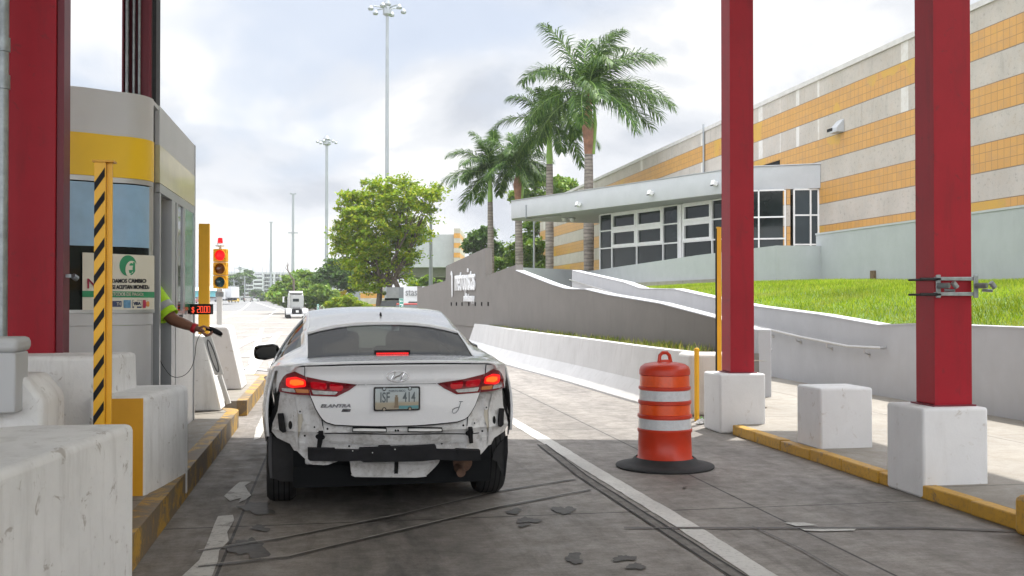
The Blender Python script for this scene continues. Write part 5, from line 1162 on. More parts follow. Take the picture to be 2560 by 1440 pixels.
# ------------------------------------------------------------------ red columns on the left
a = atD(18, 750, 7.3); c = atD(132, 750, 7.3)
lc = red_col(a.x, c.x, a.y, a.y + .22, 1.0, 'broad red steel column at the left edge, between two grey pipes')
b = MB(); b.box(c.x + .004, c.x + .05, a.y + .02, a.y + .2, .9, ROOF_Z); b.build('side_channel', 'darkred', lc)
def pipe(px, D, wpx, z0, label, joints=(), z1=ROOF_Z):
    p = atD(px, 750, D); r_ = wpx * D / 2560 / 2; t = thing('vertical_pipe', (p.x, p.y, z0), label, 'pipe', 'grey conduit pipes on the toll columns')
    b = MB(); b.tube([(p.x, p.y, z0), (p.x, p.y, z1)], r_, 16); b.build('pipe', 'galv', t, smooth='auto')
    for j in joints:
        z = atD(px, j, D).z; b = MB(); b.lathe((p.x, p.y, z), [(r_ * 1.02, -.05), (r_ * 1.22, -.048), (r_ * 1.22, .048), (r_ * 1.02, .05)], 16); b.build('coupling', 'galv', t, smooth='auto')
    return t
t = pipe(154.5, 7.55, 25, 1.05, 'thick galvanised pipe on the right of the broad left column', (275,))
p = atD(154, 690, 7.5); b = MB(); b.box(p.x - .09, p.x + .08, p.y - .06, p.y - .045, p.z - .012, p.z + .012); b.tube([(p.x + .09, p.y - .05, p.z), (p.x + .11, p.y - .02, p.z - .02)], .022, 8); b.build('pipe_strap', 'galv', t)
pipe(4, 7.0, 28, 1.0, 'galvanised pipe cut by the left edge of the photo', (112, 205))
a = atD(302, 750, 12.1); c = atD(386, 750, 12.1)
rc = thing('steel_column', ((a.x + c.x) / 2, a.y, 3.0), 'dark red column rising behind the booth roof with pipes strapped to it', 'column', 'red steel columns of the toll plaza')
m1 = atD(347, 750, 12.1); b = MB(); b.box(m1.x, atD(374, 750, 12.1).x, a.y, a.y + .3, .2, ROOF_Z); b.build('shaft', 'darkred', rc)
b = MB(); b.box(atD(377, 750, 12.1).x, c.x, a.y - .02, a.y + .28, .2, ROOF_Z); b.build('edge_channel', 'rubber', rc)
b = MB(); b.box(a.x, atD(306, 750, 12.1).x, a.y, a.y + .3, .2, ROOF_Z); b.box(a.x, m1.x, a.y + .28, a.y + .3, .2, ROOF_Z); b.build('web_plate', 'darkred', rc)
for px_, w_ in ((311, 9), (328, 7), (342, 7)):
    p = atD(px_, 750, 12.0); b = MB(); b.tube([(p.x, p.y + .1, .2), (p.x, p.y + .1, ROOF_Z)], w_ * 12 / 5120, 12); b.build('pipe', 'galv', rc, smooth='auto')
p = atD(373, 750, 12.0); b = MB(); b.tube([(p.x, p.y, .2), (p.x, p.y, ROOF_Z)], .018, 10); b.build('pipe', 'darkred', rc, smooth='auto')
# ------------------------------------------------------------------ concrete blocks
def blk(name, pts, z0, z1, label, m='white', bevel=.032):
    b = MB(); b.prism(pts, z0, z1); o = b.build(name, m, bevel=bevel, seg=3); return tag(o, label, 'block', 'white concrete blocks guarding the booth')
q0 = atZ(0, 1180, .927); q1 = atZ(337, 1058, .927)
blk('concrete_block', [(q0.x - .14, q0.y - 1.6), (q0.x - .02, q0.y - .3), (q0.x, q0.y), (q1.x, q1.y), (q1.x - .5, q1.y + .02), (-1.75, 4.85), (-2.6, 4.9), (-2.6, 1.7)], 0, .927, 'big scuffed white concrete block nearest the camera at the lower left')
# jersey-shaped second tier behind it
ta = atZ(0, 945, 1.10); tb_ = atZ(88, 938, 1.10)
b = MB(); D_ = 5.9; p = atD(78, 1075, D_); tpz = atD(60, 943, 5.9).z
xa = atD(62, 943, 5.9); xb_ = atD(105, 1075, 5.9)
b.loft([[(-4, y, .0), (xb_.x, y, .2), (xb_.x - .0, y, .93), (xa.x, y, tpz), (-4, y, tpz)] for y in (xa.y, xa.y + .5)]); 
o = b.build('concrete_barrier', 'white', recalc=True, bevel=.03, seg=2); tag(o, 'white sloping concrete barrier behind the nearest block, at the left edge', 'barrier', 'white concrete blocks guarding the booth')
# long barrier in front of the booth (flat face, slanted right end)
a0 = atD(86, 880, 7.45); 
zt5 = atD(290, 880, 7.5).z; xr = atD(292, 880, 7.5).x; xr2 = atD(352, 962, 7.9).x; yb5 = 7.35
b = MB(); f0 = [(-4.2, yb5, .1), (xr + .06, yb5, .1), (xr + .02, yb5, zt5 - .05), (xr - .02, yb5, zt5), (-4.2, yb5, zt5)]
f1 = [(-4.2, yb5 + .5, .1), (xr2 + .12, yb5 + .62, .1), (xr2 + .03, yb5 + .62, .85), (xr + .14, yb5 + .55, zt5), (-4.2, yb5 + .5, zt5)]
b.loft([f0, f1]); o = b.build('concrete_barrier', 'white', recalc=True, bevel=.03, seg=2); tag(o, 'pale flat-faced concrete barrier running under the broad left column in front of the booth', 'barrier', 'white concrete blocks guarding the booth')
# block with a yellow front
y6 = atZ(362, 1245, .18).y; x6a = atY(262, 1000, y6).x; x6 = atZ(362, 1245, .18).x; x6b = KL + .01
zt6 = atY(362, 990, y6).z; y7 = atX(471, 1000, x6b).y
b = MB(); rings = []
for f_ in np.linspace(0, 1, 6):
    y = y6 + (y7 - y6) * f_; x = x6 + (x6b - x6) * (f_ ** .8); bt_ = .03 if f_ > .7 else .17
    rings.append([(x6a - .1, y, .17), (x + .0, y, bt_), (x, y, zt6 - .03), (x - .03, y, zt6), (x6a - .1, y, zt6)])
b.loft(rings); yb_ = tag(b.build('concrete_block', 'white', recalc=True, bevel=.02), 'white concrete block with a yellow painted front, right of the striped post', 'block', 'white concrete blocks guarding the booth')
b = MB(); b.box(x6a, x6 - .012, y6 - .006, y6 - .0005, .18, zt6 - .015); o = b.build('yellow_front', 'yellow2', yb_, world=False)
# striped posts
p = atD(247, 1048, 6.35); stripe_post(p.x, p.y, .2, atD(247, 405, 6.35).z, .066, 'tall yellow post with black diagonal bands in front of the booth', n=.145 * 1.0, dp=.07, sh=.10)
p = atD(509, 800, 12.6); stripe_post(p.x, p.y, .2, atD(509, 559, 12.6).z, .125, 'plain amber steel post between the booth and the traffic light', stripe_on=False, web=False, cap=False, dp=.1)
# grey service box at the left edge
a = atD(0, 826, 5.75); c = atD(44, 826, 5.75)
t = thing('service_box', (a.x, a.y, .9), 'small grey service cabinet with a sloped lid at the left edge', 'box')
zz1 = atD(40, 882, 5.75).z; zb1 = atD(40, 945, 5.75).z
b = MB(); b.box(a.x - .5, c.x - .015, a.y, a.y + .25, zb1 - .2, zz1); b.build('cabinet', 'farwhite', t, bevel=.01)
b = MB(); b.prism([(a.x - .5, a.y - .02), (c.x, a.y - .02), (c.x, a.y + .27), (a.x - .5, a.y + .27)], zz1, zz1 + .085); b.build('lid', 'farwhite', t, bevel=.03)
b = MB(); q = atD(60, 905, 5.9)
# wedge blocks beyond the booth
def wedge(pxl, pxt, pxr, ytop, ybase, D, z0, depth, label, m='white_clean'):
    k = FPX / D; a = atD(pxr, ybase, D); tz = atD(pxt, ytop, D); l = atD(pxl, ybase, D)
    b = MB(); b.loft([[(l.x - .1, y, z0), (a.x + s_, y, z0), (tz.x + s_, y, tz.z - .03), (tz.x - .03 + s_, y, tz.z), (l.x - .1, y, tz.z)] for y, s_ in ((a.y, 0), (a.y + depth, .0))])
    return tag(b.build('concrete_block', m, recalc=True, bevel=.02), label, 'block', 'slanted concrete blocks ahead of the booth')
wedge(480, 513, 553, 838, 1012, 12.1, .2, .5, 'stained grey-white slanted block just past the booth, under the card reader', 'white')
wedge(522, 572, 605, 816, 968, 15.0, .2, .9, 'taller cream slanted block on the next island, below the traffic light')
g0 = atD(517, 842, 12.0); g1 = atD(548, 938, 12.0); t = thing('delineator_panel', (g1.x, g1.y, g1.z), 'narrow white metal panel fixed along the sloping edge of the stained block', 'panel')
dv = (g1 - g0); b = MB(); b.loft([[(p.x - .05, p.y, p.z), (p.x + .05, p.y, p.z + .01), (p.x + .05, p.y + .02, p.z + .01), (p.x - .05, p.y + .02, p.z)] for p in (g0, g1)]); b.build('frame', 'whitemetal', t, recalc=True)
b = MB(); n_ = 24; cpt = g0.lerp(g1, .5); pts = []
for i in range(n_ + 1):
    a_ = 2 * math.pi * i / n_; q = cpt + dv * .42 * math.cos(a_) + Vector((.028 * math.sin(a_), -.006, 0)); pts.append(q)
b.tube(pts, .005, 5, cap=False); b.build('oval_mark', 'nblack', t)
b = MB(); p2_ = g1 + dv * .75; b.tube([g1 + Vector((0, .03, 0)), p2_ + Vector((0, .03, 0))], .03, 8); b.build('support_tube', 'whitemetal', t)
# ------------------------------------------------------------------ price display on the booth
D_ = 10.9; a = atD(463, 786, D_); c = atD(527, 760, D_)
t = thing('price_display', ((a.x + c.x) / 2, a.y, a.z), 'black LED price display reading $ 20.00 projecting from the booth', 'display'); ang = -PSI
m_ = (a + c) / 2; b = MB(); b.obox(m_ + _F * .05, ((c - a).dot(_R), .09, c.z - a.z), ang); b.build('housing', 'black', t, bevel=.005)
b = MB(); b.obox(m_ + _F * .0, ((c - a).dot(_R) - .02, .008, c.z - a.z - .02), ang); b.build('screen', M('screen_black', (.006, .004, .004), .3), t)
# seven-segment digits
def seg7(ch, o, w_, h_, b, th=.006):
    S = {'0': 'abcdef', '2': 'abged'}[ch]; X = {'a': ((0, 1), (1, 1)), 'b': ((1, 1), (1, .5)), 'c': ((1, .5), (1, 0)), 'd': ((0, 0), (1, 0)), 'e': ((0, 0), (0, .5)), 'f': ((0, .5), (0, 1)), 'g': ((0, .5), (1, .5))}
    for s_ in S:
        (x0, y0), (x1, y1) = X[s_]; nd = 4
        for i in range(nd):
            f_ = (i + .5) / nd; p = o + _R * w_ * (x0 + (x1 - x0) * f_) + _Z * h_ * (y0 + (y1 - y0) * f_); b.obox(p, (th * (1.35 if x0 != x1 else .9), .004, th * (1.35 if y0 != y1 else .9)), ang)
k = FPX / D_; b = MB()
for i, ch in enumerate('2000'):
    x = 494 + i * 8.2 + (1.2 if i > 1 else 0); o = atD(x, 781, D_) - _F * .008; seg7(ch, o, 5.4 / k, 15. / k, b)
p = atD(508.8, 781, D_) - _F * .008; b.obox(p, (.007, .004, .007), ang)
b.build('digits', 'led', t)
text('digits', '$', 20 / k, 'led', t, atD(483, 781, D_) - _F * .008, _R, _Z, .001, 'CENTER', .8)
# ------------------------------------------------------------------ traffic light
D_ = 16.6; k = FPX / D_; bx, by = xyD(549, D_)
t = thing('traffic_light', (bx, by, .2), 'yellow three-lens traffic light showing red, with a red beacon on top, on a white post', 'traffic light')
b = MB(); b.box(bx - .042, bx + .042, by - .04, by + .04, .2, atD(550, 722, D_).z); b.build('post', 'whitemetal', t, bevel=.008)
zt_ = atD(550, 742, D_).z; b = MB(); b.box(bx - .06, bx + .06, by - .055, by + .055, zt_ - .0, zt_ + .075); b.build('post_bracket', 'galv', t, bevel=.006)
hx, hy = xyD(551.5, D_); zb_, zt_ = atD(550, 722, D_).z, atD(550, 622, D_).z; hh = (zt_ - zb_) / 3
for i in range(3):
    z0 = zb_ + hh * i; b = MB(); b.obox((hx, hy, z0 + hh / 2), (.215, .13, hh - .006), -PSI); b.build('lens_housing', 'yellow', t, bevel=.012)
    c_ = Vector((hx, hy, z0 + hh / 2)) - _F * .068 + _R * .012; rot = Matrix.Rotation(-PSI, 3, 'Z') @ Matrix.Rotation(R(90), 3, 'X')
    nm, mm = (('green_lens', M('dark_teal_lens', (.005, .05, .07), .12, coat=.5)), ('amber_lens', M('dark_amber_lens', (.16, .045, .004), .15, coat=.5)), ('red_lens', 'emred'))[i]
    b = MB(); b.lathe(c_, [(.0001, .014), (.045, .010), (.084, 0.), (.084, -.02)][::-1], 24, rot=rot); b.build(nm, mm, t, smooth='auto')
    b = MB()
    for a_ in range(0, 360, 15):
        if 235 < a_ < 305: continue
        n0 = Vector((math.cos(R(a_)), math.sin(R(a_)))); n1_ = Vector((math.cos(R(a_ + 15)), math.sin(R(a_ + 15)))); dl = .09 if True else 0
        q = lambda n_, r_, d_: c_ + _R * n_.x * r_ + _Z * n_.y * r_ - _F * d_
        b.add([q(n0, .087, -.005), q(n1_, .087, -.005), q(n1_, .087, .05), q(n0, .087, .05), q(n0, .091, -.005), q(n1_, .091, -.005), q(n1_, .091, .05), q(n0, .091, .05)], [(0, 1, 2, 3), (4, 7, 6, 5), (3, 2, 6, 7)])
    b.build('visor', 'yellow2', t)
    for s_ in (-1, 1):
        b = MB(); b.obox(Vector((hx, hy, z0 + hh * .75)) + _R * s_ * .105, (.018, .02, .02), -PSI); b.build('hinge', 'yellow2', t)
z0 = zt_; b = MB(); b.lathe((hx - .01, hy, z0), [(.02, 0), (.02, .03), (.07, .035), (.075, .06), (.05, .075), (.05, .09)], 16); b.build('beacon_base', 'whitemetal', t, smooth='auto')
b = MB(); b.lathe((hx - .01, hy, z0 + .09), [(.042, 0), (.042, .03), (.036, .085), (.01, .09)], 16); b.build('beacon', 'emred', t, smooth='auto')
# ================================================================== THE ATTENDANT
MT['skin'] = M('brown_skin', (.26, .12, .075), .5, var=.08, vs=14, bump=.04, bs=120, bd=.002); MT['palm'] = M('palm_skin', (.36, .17, .12), .5)
MT['hivis'] = M('hi_vis_fabric', (.50, .85, .02), .65, var=.06, vs=9, bump=.3, bs=30); MT['hitape'] = M('grey_reflective_tape', (.42, .43, .44), .4)
def skinned(name, verts, edges, radii, m, parent, root=0, sub=2):
    me = bpy.data.meshes.new(name); l = parent_loc(parent); me.from_pydata([tuple(Vector(v) - l) for v in verts], edges, []); o = bpy.data.objects.new(name, me); col.objects.link(o); o.parent = parent
    o.modifiers.new('skin', 'SKIN'); 
    if not me.skin_vertices: me.attributes.new
    sm = o.modifiers.new('sub', 'SUBSURF'); sm.levels = sub; sm.render_levels = sub
    bpy.context.view_layer.objects.active = o; o.select_set(True)
    if not len(me.skin_vertices): bpy.ops.mesh.customdata_skin_add()
    for i, r_ in enumerate(radii):
        rr_ = r_ if hasattr(r_, '__len__') else (r_, r_); me.skin_vertices[0].data[i].radius = rr_; me.skin_vertices[0].data[i].use_root = (i == root)
    bpy.context.view_layer.update(); dg = bpy.context.evaluated_depsgraph_get(); me2 = bpy.data.meshes.new_from_object(o.evaluated_get(dg)); o.modifiers.clear(); o.data = me2; me2.name = name
    me2.materials.clear(); me2.materials.append(MT[m]); me2.polygons.foreach_set('use_smooth', [True] * len(me2.polygons)); o.select_set(False); return o
DA = 9.45                                    # depth of the outstretched arm
def A_(px, py, dd=0.): return atD(px, py, DA + dd)
wrist = A_(487, 820); elbow = A_(432, 800, .05); sh = A_(380, 735, .12); 
hip = Vector((sh.x - .35, sh.y + .05, 1.12))
pe = thing('person', (hip.x, hip.y, .24), 'person in a yellow-green safety shirt reaching out of the booth with a card reader', 'person')
torso = [hip, hip + Vector((0, 0, .2)), hip + Vector((.02, 0, .42)), hip + Vector((.05, 0, .50)), hip + Vector((.06, 0, .60)), hip + Vector((.08, 0, .72))]
V = torso + [sh + Vector((-.10, 0, .0)), sh, sh.lerp(elbow, .5), elbow, elbow.lerp(wrist, .45) + Vector((0, 0, .002)), wrist - (wrist - elbow) * .06, wrist,
     hip + Vector((-.18, .02, .40)), hip + Vector((-.28, -.1, .15)), hip + Vector((-.12, -.3, .05)), hip + Vector((-.1, 0, -.05)), hip + Vector((-.12, -.05, -.45)), hip + Vector((-.12, -.02, -.84)), hip + Vector((.1, 0, -.05)), hip + Vector((.1, -.05, -.45)), hip + Vector((.1, -.02, -.84))]
E = [(0, 1), (1, 2), (2, 3), (3, 4), (4, 5), (2, 6), (6, 7), (7, 8), (8, 9), (9, 10), (10, 11), (11, 12), (2, 13), (13, 14), (14, 15), (0, 16), (16, 17), (17, 18), (0, 19), (19, 20), (20, 21)]
Rr_ = [.15, .15, .14, .06, .085, .085, .095, .085, .070, .062, .056, .041, .033, .08, .05, .04, .10, .07, .05, .10, .07, .05]
# hand: palm and fingers grown on from the wrist
k = FPX / DA
hand = {'palm0': A_(500, 823), 'palm1': A_(512, 829, .0)}
i0 = len(V); V += [A_(499, 823.5), A_(511, 830)]; E += [(12, i0), (i0, i0 + 1)]; Rr_ += [(.036, .024), (.042, .024)]
body = skinned('body', V, E, Rr_, 'skin', pe)
fin = []
def finger(pts, r0, nm='finger'):
    rr_ = [r0, r0 * .95, r0 * .85, r0 * .7][:len(pts)]; b = MB(); P_ = [Vector(p) for p in pts]
    q = []; rs = []
    for i in range(len(P_) - 1):
        for j in range(4): f_ = j / 4; q.append(P_[i].lerp(P_[i + 1], f_)); rs.append(rr_[i] + (rr_[i + 1] - rr_[i]) * f_)
    q.append(P_[-1]); rs.append(rr_[-1] * .75); d = (P_[-1] - P_[-2]).normalized(); q.append(P_[-1] + d * .004); rs.append(rr_[-1] * .35)
    for _ in range(1): q = [q[0]] + [(q[i - 1] + q[i] * 2 + q[i + 1]) / 4 for i in range(1, len(q) - 1)] + [q[-1]]
    b.tube(q, rs, 10); fin.append(b)
for i, (dd, ex, ey, r0) in enumerate(((-.040, 0, 0, .0100), (-.014, 1.5, 1.2, .0104), (.012, -.5, 2.2, .0100), (.035, -4, 3, .0088))):
    finger([A_(507, 831 + i * .6, dd), A_(516 + ex * .3, 838 + ey * .8, dd), A_(525 + ex, 835 + ey, dd - .01), A_(531 + ex, 828 + ey * .8, dd - .02)], r0)
finger([A_(501, 819, -.03), A_(509, 815.5, -.045), A_(517, 818, -.05), A_(523, 821.5, -.048)], .0105)
b = MB()
for f_ in fin: b.add(f_.v, f_.f)
hb = b.build('fingers', 'palm', pe, smooth='auto', angle=60)
# sleeve, tape, wristband
s0 = sh + Vector((-.02, 0, .012)); s1 = sh.lerp(elbow, .62)
def slv(a, c, r0, r1, m, nm, n=7):
    b = MB(); P_ = [a.lerp(c, i / n) for i in range(n + 1)]; rn_ = random.Random(3); b.tube(P_, [r0 + (r1 - r0) * i / n + rn_.uniform(-.003, .003) for i in range(n + 1)], 18, cap=False); o = b.build(nm, m, pe, smooth='auto', angle=80)
    so = o.modifiers.new('thick', 'SOLIDIFY'); so.thickness = .004; return o
sA = A_(372, 728, .1); sB = A_(424, 792, .06); slv(sA, sB, .115, .090, 'hivis', 'sleeve')
slv(sA.lerp(sB, .58), sA.lerp(sB, .80), .1015, .0965, 'hitape', 'reflective_tape', 3)
slv(wrist - (wrist - elbow) * .10, wrist + (wrist - elbow) * .02, .0335, .0325, 'emredplain' if 'emredplain' in MT else 'nred', 'wristband', 3) if False else None
MT['redband'] = M('red_silicone', (.55, .015, .03), .4)
slv(A_(481, 818.5), A_(490, 822), .043, .042, 'redband', 'wristband', 3)
b = MB(); h_ = torso; b.tube([hip + Vector((0, 0, -.1)), hip + Vector((0, 0, .2)), hip + Vector((.02, 0, .40)), hip + Vector((.04, 0, .47))], [.17, .175, .165, .08], 18); b.build('shirt', 'hivis', pe, smooth='auto', angle=80)
b = MB(); hc = hip + Vector((.08, 0, .72)); b.lathe(hc + Vector((-.01, .01, .03)), [(.001, .09), (.06, .075), (.095, .03), (.098, -.02), (.09, -.05)], 16); b.build('hair', 'black', pe, smooth='auto')
# card reader and its lead
t = thing('card_reader', A_(535, 826), 'black handheld card reader held out over the lane, on a thin lead', 'card reader')
b = MB(); g = [A_(515, 823, -.02), A_(523, 821.5, -.02), A_(535, 826, -.02), A_(547, 832, -.02), A_(554, 836, -.02), A_(556, 836.5, -.02)]
b.tube(g, [.012, .022, .024, .022, .017, .006], 14); b.build('reader_body', 'black', t, smooth='auto', angle=60)
b = MB(); g2 = [p + Vector((0, 0, .0)) - _F * .0 + _Z * .0 for p in g[2:5]]; b.tube([p - _Z * .0235 for p in g2], [.006, .007, .005], 8); b.build('lens_strip', 'alu', t, smooth='auto')
cpts = [A_(516, 826, -.02), A_(506, 832, -.0), A_(497, 842), A_(490, 862), A_(487, 890), A_(480, 915), A_(465, 935), A_(445, 944), A_(425, 941), A_(410, 925), A_(400, 905, .05), A_(397, 885, .1)]
cs2 = smooth_pts([(p.x, p.z) for p in cpts], 5); b = MB(); b.tube([(x, np.interp(x, [cpts[-1].x, cpts[0].x], [cpts[-1].y, cpts[0].y]), z) for x, z in cs2], .0028, 6); b.build('lead', 'black', t, smooth='auto')
# ================================================================== THE WHITE SALOON
AX = atD(966, 750, 7.92); CAR = thing('saloon_car', (AX.x, AX.y, 0), 'white saloon car missing its rear bumper, stopped at the booth with brake lights on', 'car', rz=R(2.0))
CM = Matrix.Translation(CAR.location) @ Matrix.Rotation(R(2.0), 4, 'Z'); CI = CM.inverted(); CIR = CI.to_3x3()
def carray(px, py): return CI @ C0, CIR @ ray(px, py)
def m_paint():
    m, t, b = newmat('white_car_paint'); n = tnoise(t, 2.5, 6, .65); r = tramp(t, n.outputs[0], [(.35, (.74, .745, .76)), (.65, (.80, .80, .81))]); t.links.new(r.outputs[0], b.inputs['Base Color'])
    n2 = tnoise(t, 60, 4, .7); q = tramp(t, n2.outputs[0], [(.4, .18), (.7, .30)]); t.links.new(q.outputs[0], b.inputs['Roughness']); b.inputs['Coat Weight'].default_value = .8; b.inputs['Coat Roughness'].default_value = .07; b.inputs['Metallic'].default_value = .0
    return m
MT['paint'] = m_paint()
def m_rawpaint():
    m, t, b = newmat('raw_body_panel'); n = tnoise(t, 4, 8, .7, dist=.4); n2 = tnoise(t, 18, 6, .7)
    r = tramp(t, n.outputs[0], [(.35, (.40, .385, .37)), (.52, (.64, .635, .63)), (.75, (.70, .695, .69))]); f = tramp(t, n2.outputs[0], [(.52, 0.), (.72, .6)]); c = tmix(t, f.outputs[0], r.outputs[0], (.20, .17, .14)); t.links.new(c.outputs[0], b.inputs['Base Color']); b.inputs['Roughness'].default_value = .5
    tbump(t, b, n.outputs[0], .25, .02); return m
MT['raw'] = m_rawpaint()
MT['tint'] = m_glass('tinted_car_glass', (.11, .13, .12), .6, .03, (.012, .014, .013)); MT['clearglass'] = m_glass('windscreen_glass', (.75, .82, .78), .85)
MT['tint'].node_tree.nodes['Principled BSDF'].inputs['Specular IOR Level'].default_value = .28
MT['seat'] = M('charcoal_seat', (.025, .025, .027), .85); MT['trim'] = M('grey_cabin_trim', (.035, .036, .036), .85); MT['blackgloss'] = M('gloss_black', (.012, .012, .012), .12, coat=.6)
MT['lensdark'] = M('dark_red_lens', (.16, .004, .010), .12, coat=.6, var=.05); MT['lensred'] = M('red_lens', (.26, .0, .006), .12, coat=.5, emit=(.6, .0, .01), es=.15)
MT['lensamber'] = M('amber_lens', (.55, .20, .06), .2, coat=.4); MT['lensclear'] = M('clear_lens', (.50, .50, .50), .12, .3, coat=.5, var=.25, vs=40)
MT['brake'] = M('lit_brake_lens', (.5, .0, .0), .3, emit=(1, .008, .008), es=.5); MT['brakehot'] = M('lit_brake_core', (1, .10, .01), .3, emit=(1, .11, .012), es=.75)
MT['chrome'] = M('chrome', (.75, .75, .76), .12, 1., var=.02); MT['rust'] = M('rusty_exhaust', (.13, .075, .05), .8, .3, var=.4, vs=12, bump=.3); MT['foam'] = M('black_bumper_beam', (.016, .016, .018), .75, var=.3, vs=10, bump=.3, bs=30, spec=.2)
def cb_(mb, name, m, parent=CAR, **k): return mb.build(name, m, parent, world=False, **k)
# ---- shell
yk = [-.90, -.70, -.50, -.10, .30, .45, .75, 1.2, 1.7, 2.15, 2.55, 2.9, 3.3, 3.55]
tab = dict(zc=[1.075, 1.085, 1.10, 1.215, 1.325, 1.352, 1.405, 1.44, 1.425, 1.25, 1.01, .96, .86, .66],
           a=[.62, .615, .61, .605, .60, .58, .575, .57, .565, .62, .70, .66, .60, .50],
           cr=[.012, .012, .02, .050, .078, .07, .06, .04, .045, .05, .04, .04, .04, .04],
           zs=[1.045, 1.04, 1.03, 1.01, 1.0, .995, .99, .975, .965, .95, .93, .90, .80, .60],
           W=[.76, .84, .885, .915, .918, .915, .91, .91, .91, .91, .915, .915, .88, .72])
def hermite(y, xs, ys):
    xs = np.array(xs); ys = np.array(ys); i = int(np.clip(np.searchsorted(xs, y) - 1, 0, len(xs) - 2)); h = xs[i + 1] - xs[i]; t = (y - xs[i]) / h; t = min(max(t, 0), 1)
    sl_ = np.diff(ys) / np.diff(xs); m = np.concatenate([[sl_[0]], [0 if sl_[j] * sl_[j + 1] <= 0 else 2 * sl_[j] * sl_[j + 1] / (sl_[j] + sl_[j + 1]) for j in range(len(sl_) - 1)], [sl_[-1]]])
    return (2 * t**3 - 3 * t**2 + 1) * ys[i] + (t**3 - 2 * t**2 + t) * h * m[i] + (-2 * t**3 + 3 * t**2) * ys[i + 1] + (t**3 - t**2) * h * m[i + 1]
def T(k, y): return hermite(y, yk, tab[k])
def side_x(z, y): W_ = T('W', y); return W_ - (.50 * (z - .70) ** 2 * 1.2 if z > .70 else .38 * (.70 - z) ** 2)
def zbot(y):
    z = .21
    for yc in (0, 2.70):
        if abs(y - yc) < .37: z = max(z, .32 + math.sqrt(max(0, .37 ** 2 - (y - yc) ** 2)))
    if y < -.33: z = max(z, .545)
    if y > 3.1: z = max(z, .27 + (y - 3.1) * .15)
    return z
def drear(x, z):
    ax = abs(x) / .82; d = -.885 + .05 * ax ** 2 + .235 * ax ** 7
    d += -.028 * math.exp(-((z - 1.052) / .022) ** 2) + (.016 if z < .928 else 0) + max(0, (.76 - z)) * .12
    return d
TOPX = [0, .2, .4, .6, .82, .985, 1.0]
def section(y):
    zc, a, cr, zs = T('zc', y), T('a', y), T('cr', y), T('zs', y); pts = []
    for u in TOPX: pts.append((a * u, zc - cr * abs(u) ** 2.6))
    ze = pts[-1][1]; xs_ = side_x(zs, y)
    bulge = .022 if ze - zs > .1 else .0
    for u in (.10, .30, .5, .7, .86, 1.0):
        x = a + (xs_ - a) * (u ** .92); z = ze + (zs - ze) * u; x += bulge * math.sin(math.pi * u)
        if ze - zs < .1: z = ze + (zs - ze) * u ** 2
        pts.append((x, z))
    zb = zbot(y)
    for u in (.06, .16, .3, .45, .62, .8, 1.0):
        z = zs + (zb - zs) * u; x = side_x(z, y) + (.006 if u < .1 else 0); pts.append((x, z))
    return pts
NT = len(TOPX); ys_s = sorted(set([round(v, 3) for v in list(np.linspace(-.90, -.5, 7)) + list(np.linspace(-.5, .3, 13)) + list(np.linspace(.3, .45, 4)) + list(np.linspace(.45, 1.75, 16)) + list(np.linspace(1.75, 2.55, 10)) + list(np.linspace(2.55, 3.55, 14)) + [-.37, -.355, .355, .37, -.33, -.335, 2.33, 2.345, 3.055, 3.07]]))
secs = [section(y) for y in ys_s]; nr = len(secs[0])
def yfix(x, y):
    if y >= -.5: return y
    w_ = (-.5 - y) / .4; return y + w_ * (drear(x, 1.06) - (-.885)) * (1.0)
parts = {'body': [], 'rear_window': [], 'windscreen': [], 'side_window': []}
def cls(j, i):
    y = (ys_s[j] + ys_s[j + 1]) / 2
    if i < NT - 2 and -.485 < y < .26: return 'rear_window'
    if i < NT - 1 and 1.75 < y < 2.53: return 'windscreen'
    if NT <= i < NT + 4 and -.12 + (NT + 3 - i) * .11 * 0 < y < 2.25 and not 1.0 < y < 1.09: 
        if y > 1.8 and i < NT + 1: return 'body'
        return 'side_window'
    return 'body'
for sx in (1, -1):
    for j in range(len(ys_s) - 1):
        for i in range(nr - 1):
            y = (ys_s[j] + ys_s[j + 1]) / 2
            if y < -.56 and i >= NT + 6 : continue
            q = [(j, i), (j + 1, i), (j + 1, i + 1), (j, i + 1)]; P_ = [(sx * secs[a][b_][0], yfix(secs[a][b_][0], ys_s[a]), secs[a][b_][1]) for a, b_ in q]
            if sx < 0: P_ = P_[::-1]
            parts[cls(j, i)].append(P_)
def from_quads(quads, name, m, inset=0.):
    b = MB()
    for q in quads: b.add(q, [(0, 1, 2, 3)])
    o = cb_(b, name, m, recalc=False); bm = bmesh.new(); bm.from_mesh(o.data); bmesh.ops.remove_doubles(bm, verts=bm.verts, dist=1e-4); bm.to_mesh(o.data); bm.free()
    o.data.polygons.foreach_set('use_smooth', [True] * len(o.data.polygons)); o.data.set_sharp_from_angle(angle=R(32)); return o
body = from_quads(parts['body'], 'body', 'paint'); sd_ = body.modifiers.new('thick', 'SOLIDIFY'); sd_.thickness = .012; sd_.offset = 1 if False else -1
# glass at full size, with a dark printed border behind the pillars
rwq = parts['rear_window']; rw_ = from_quads(rwq, 'rear_window', 'tint'); wsq = from_quads(parts['windscreen'], 'windscreen', 'clearglass'); swq = [from_quads([q for q in parts['side_window'] if (q[0][0] > 0) == sg], 'side_window', 'tint') for sg in (True, False)]
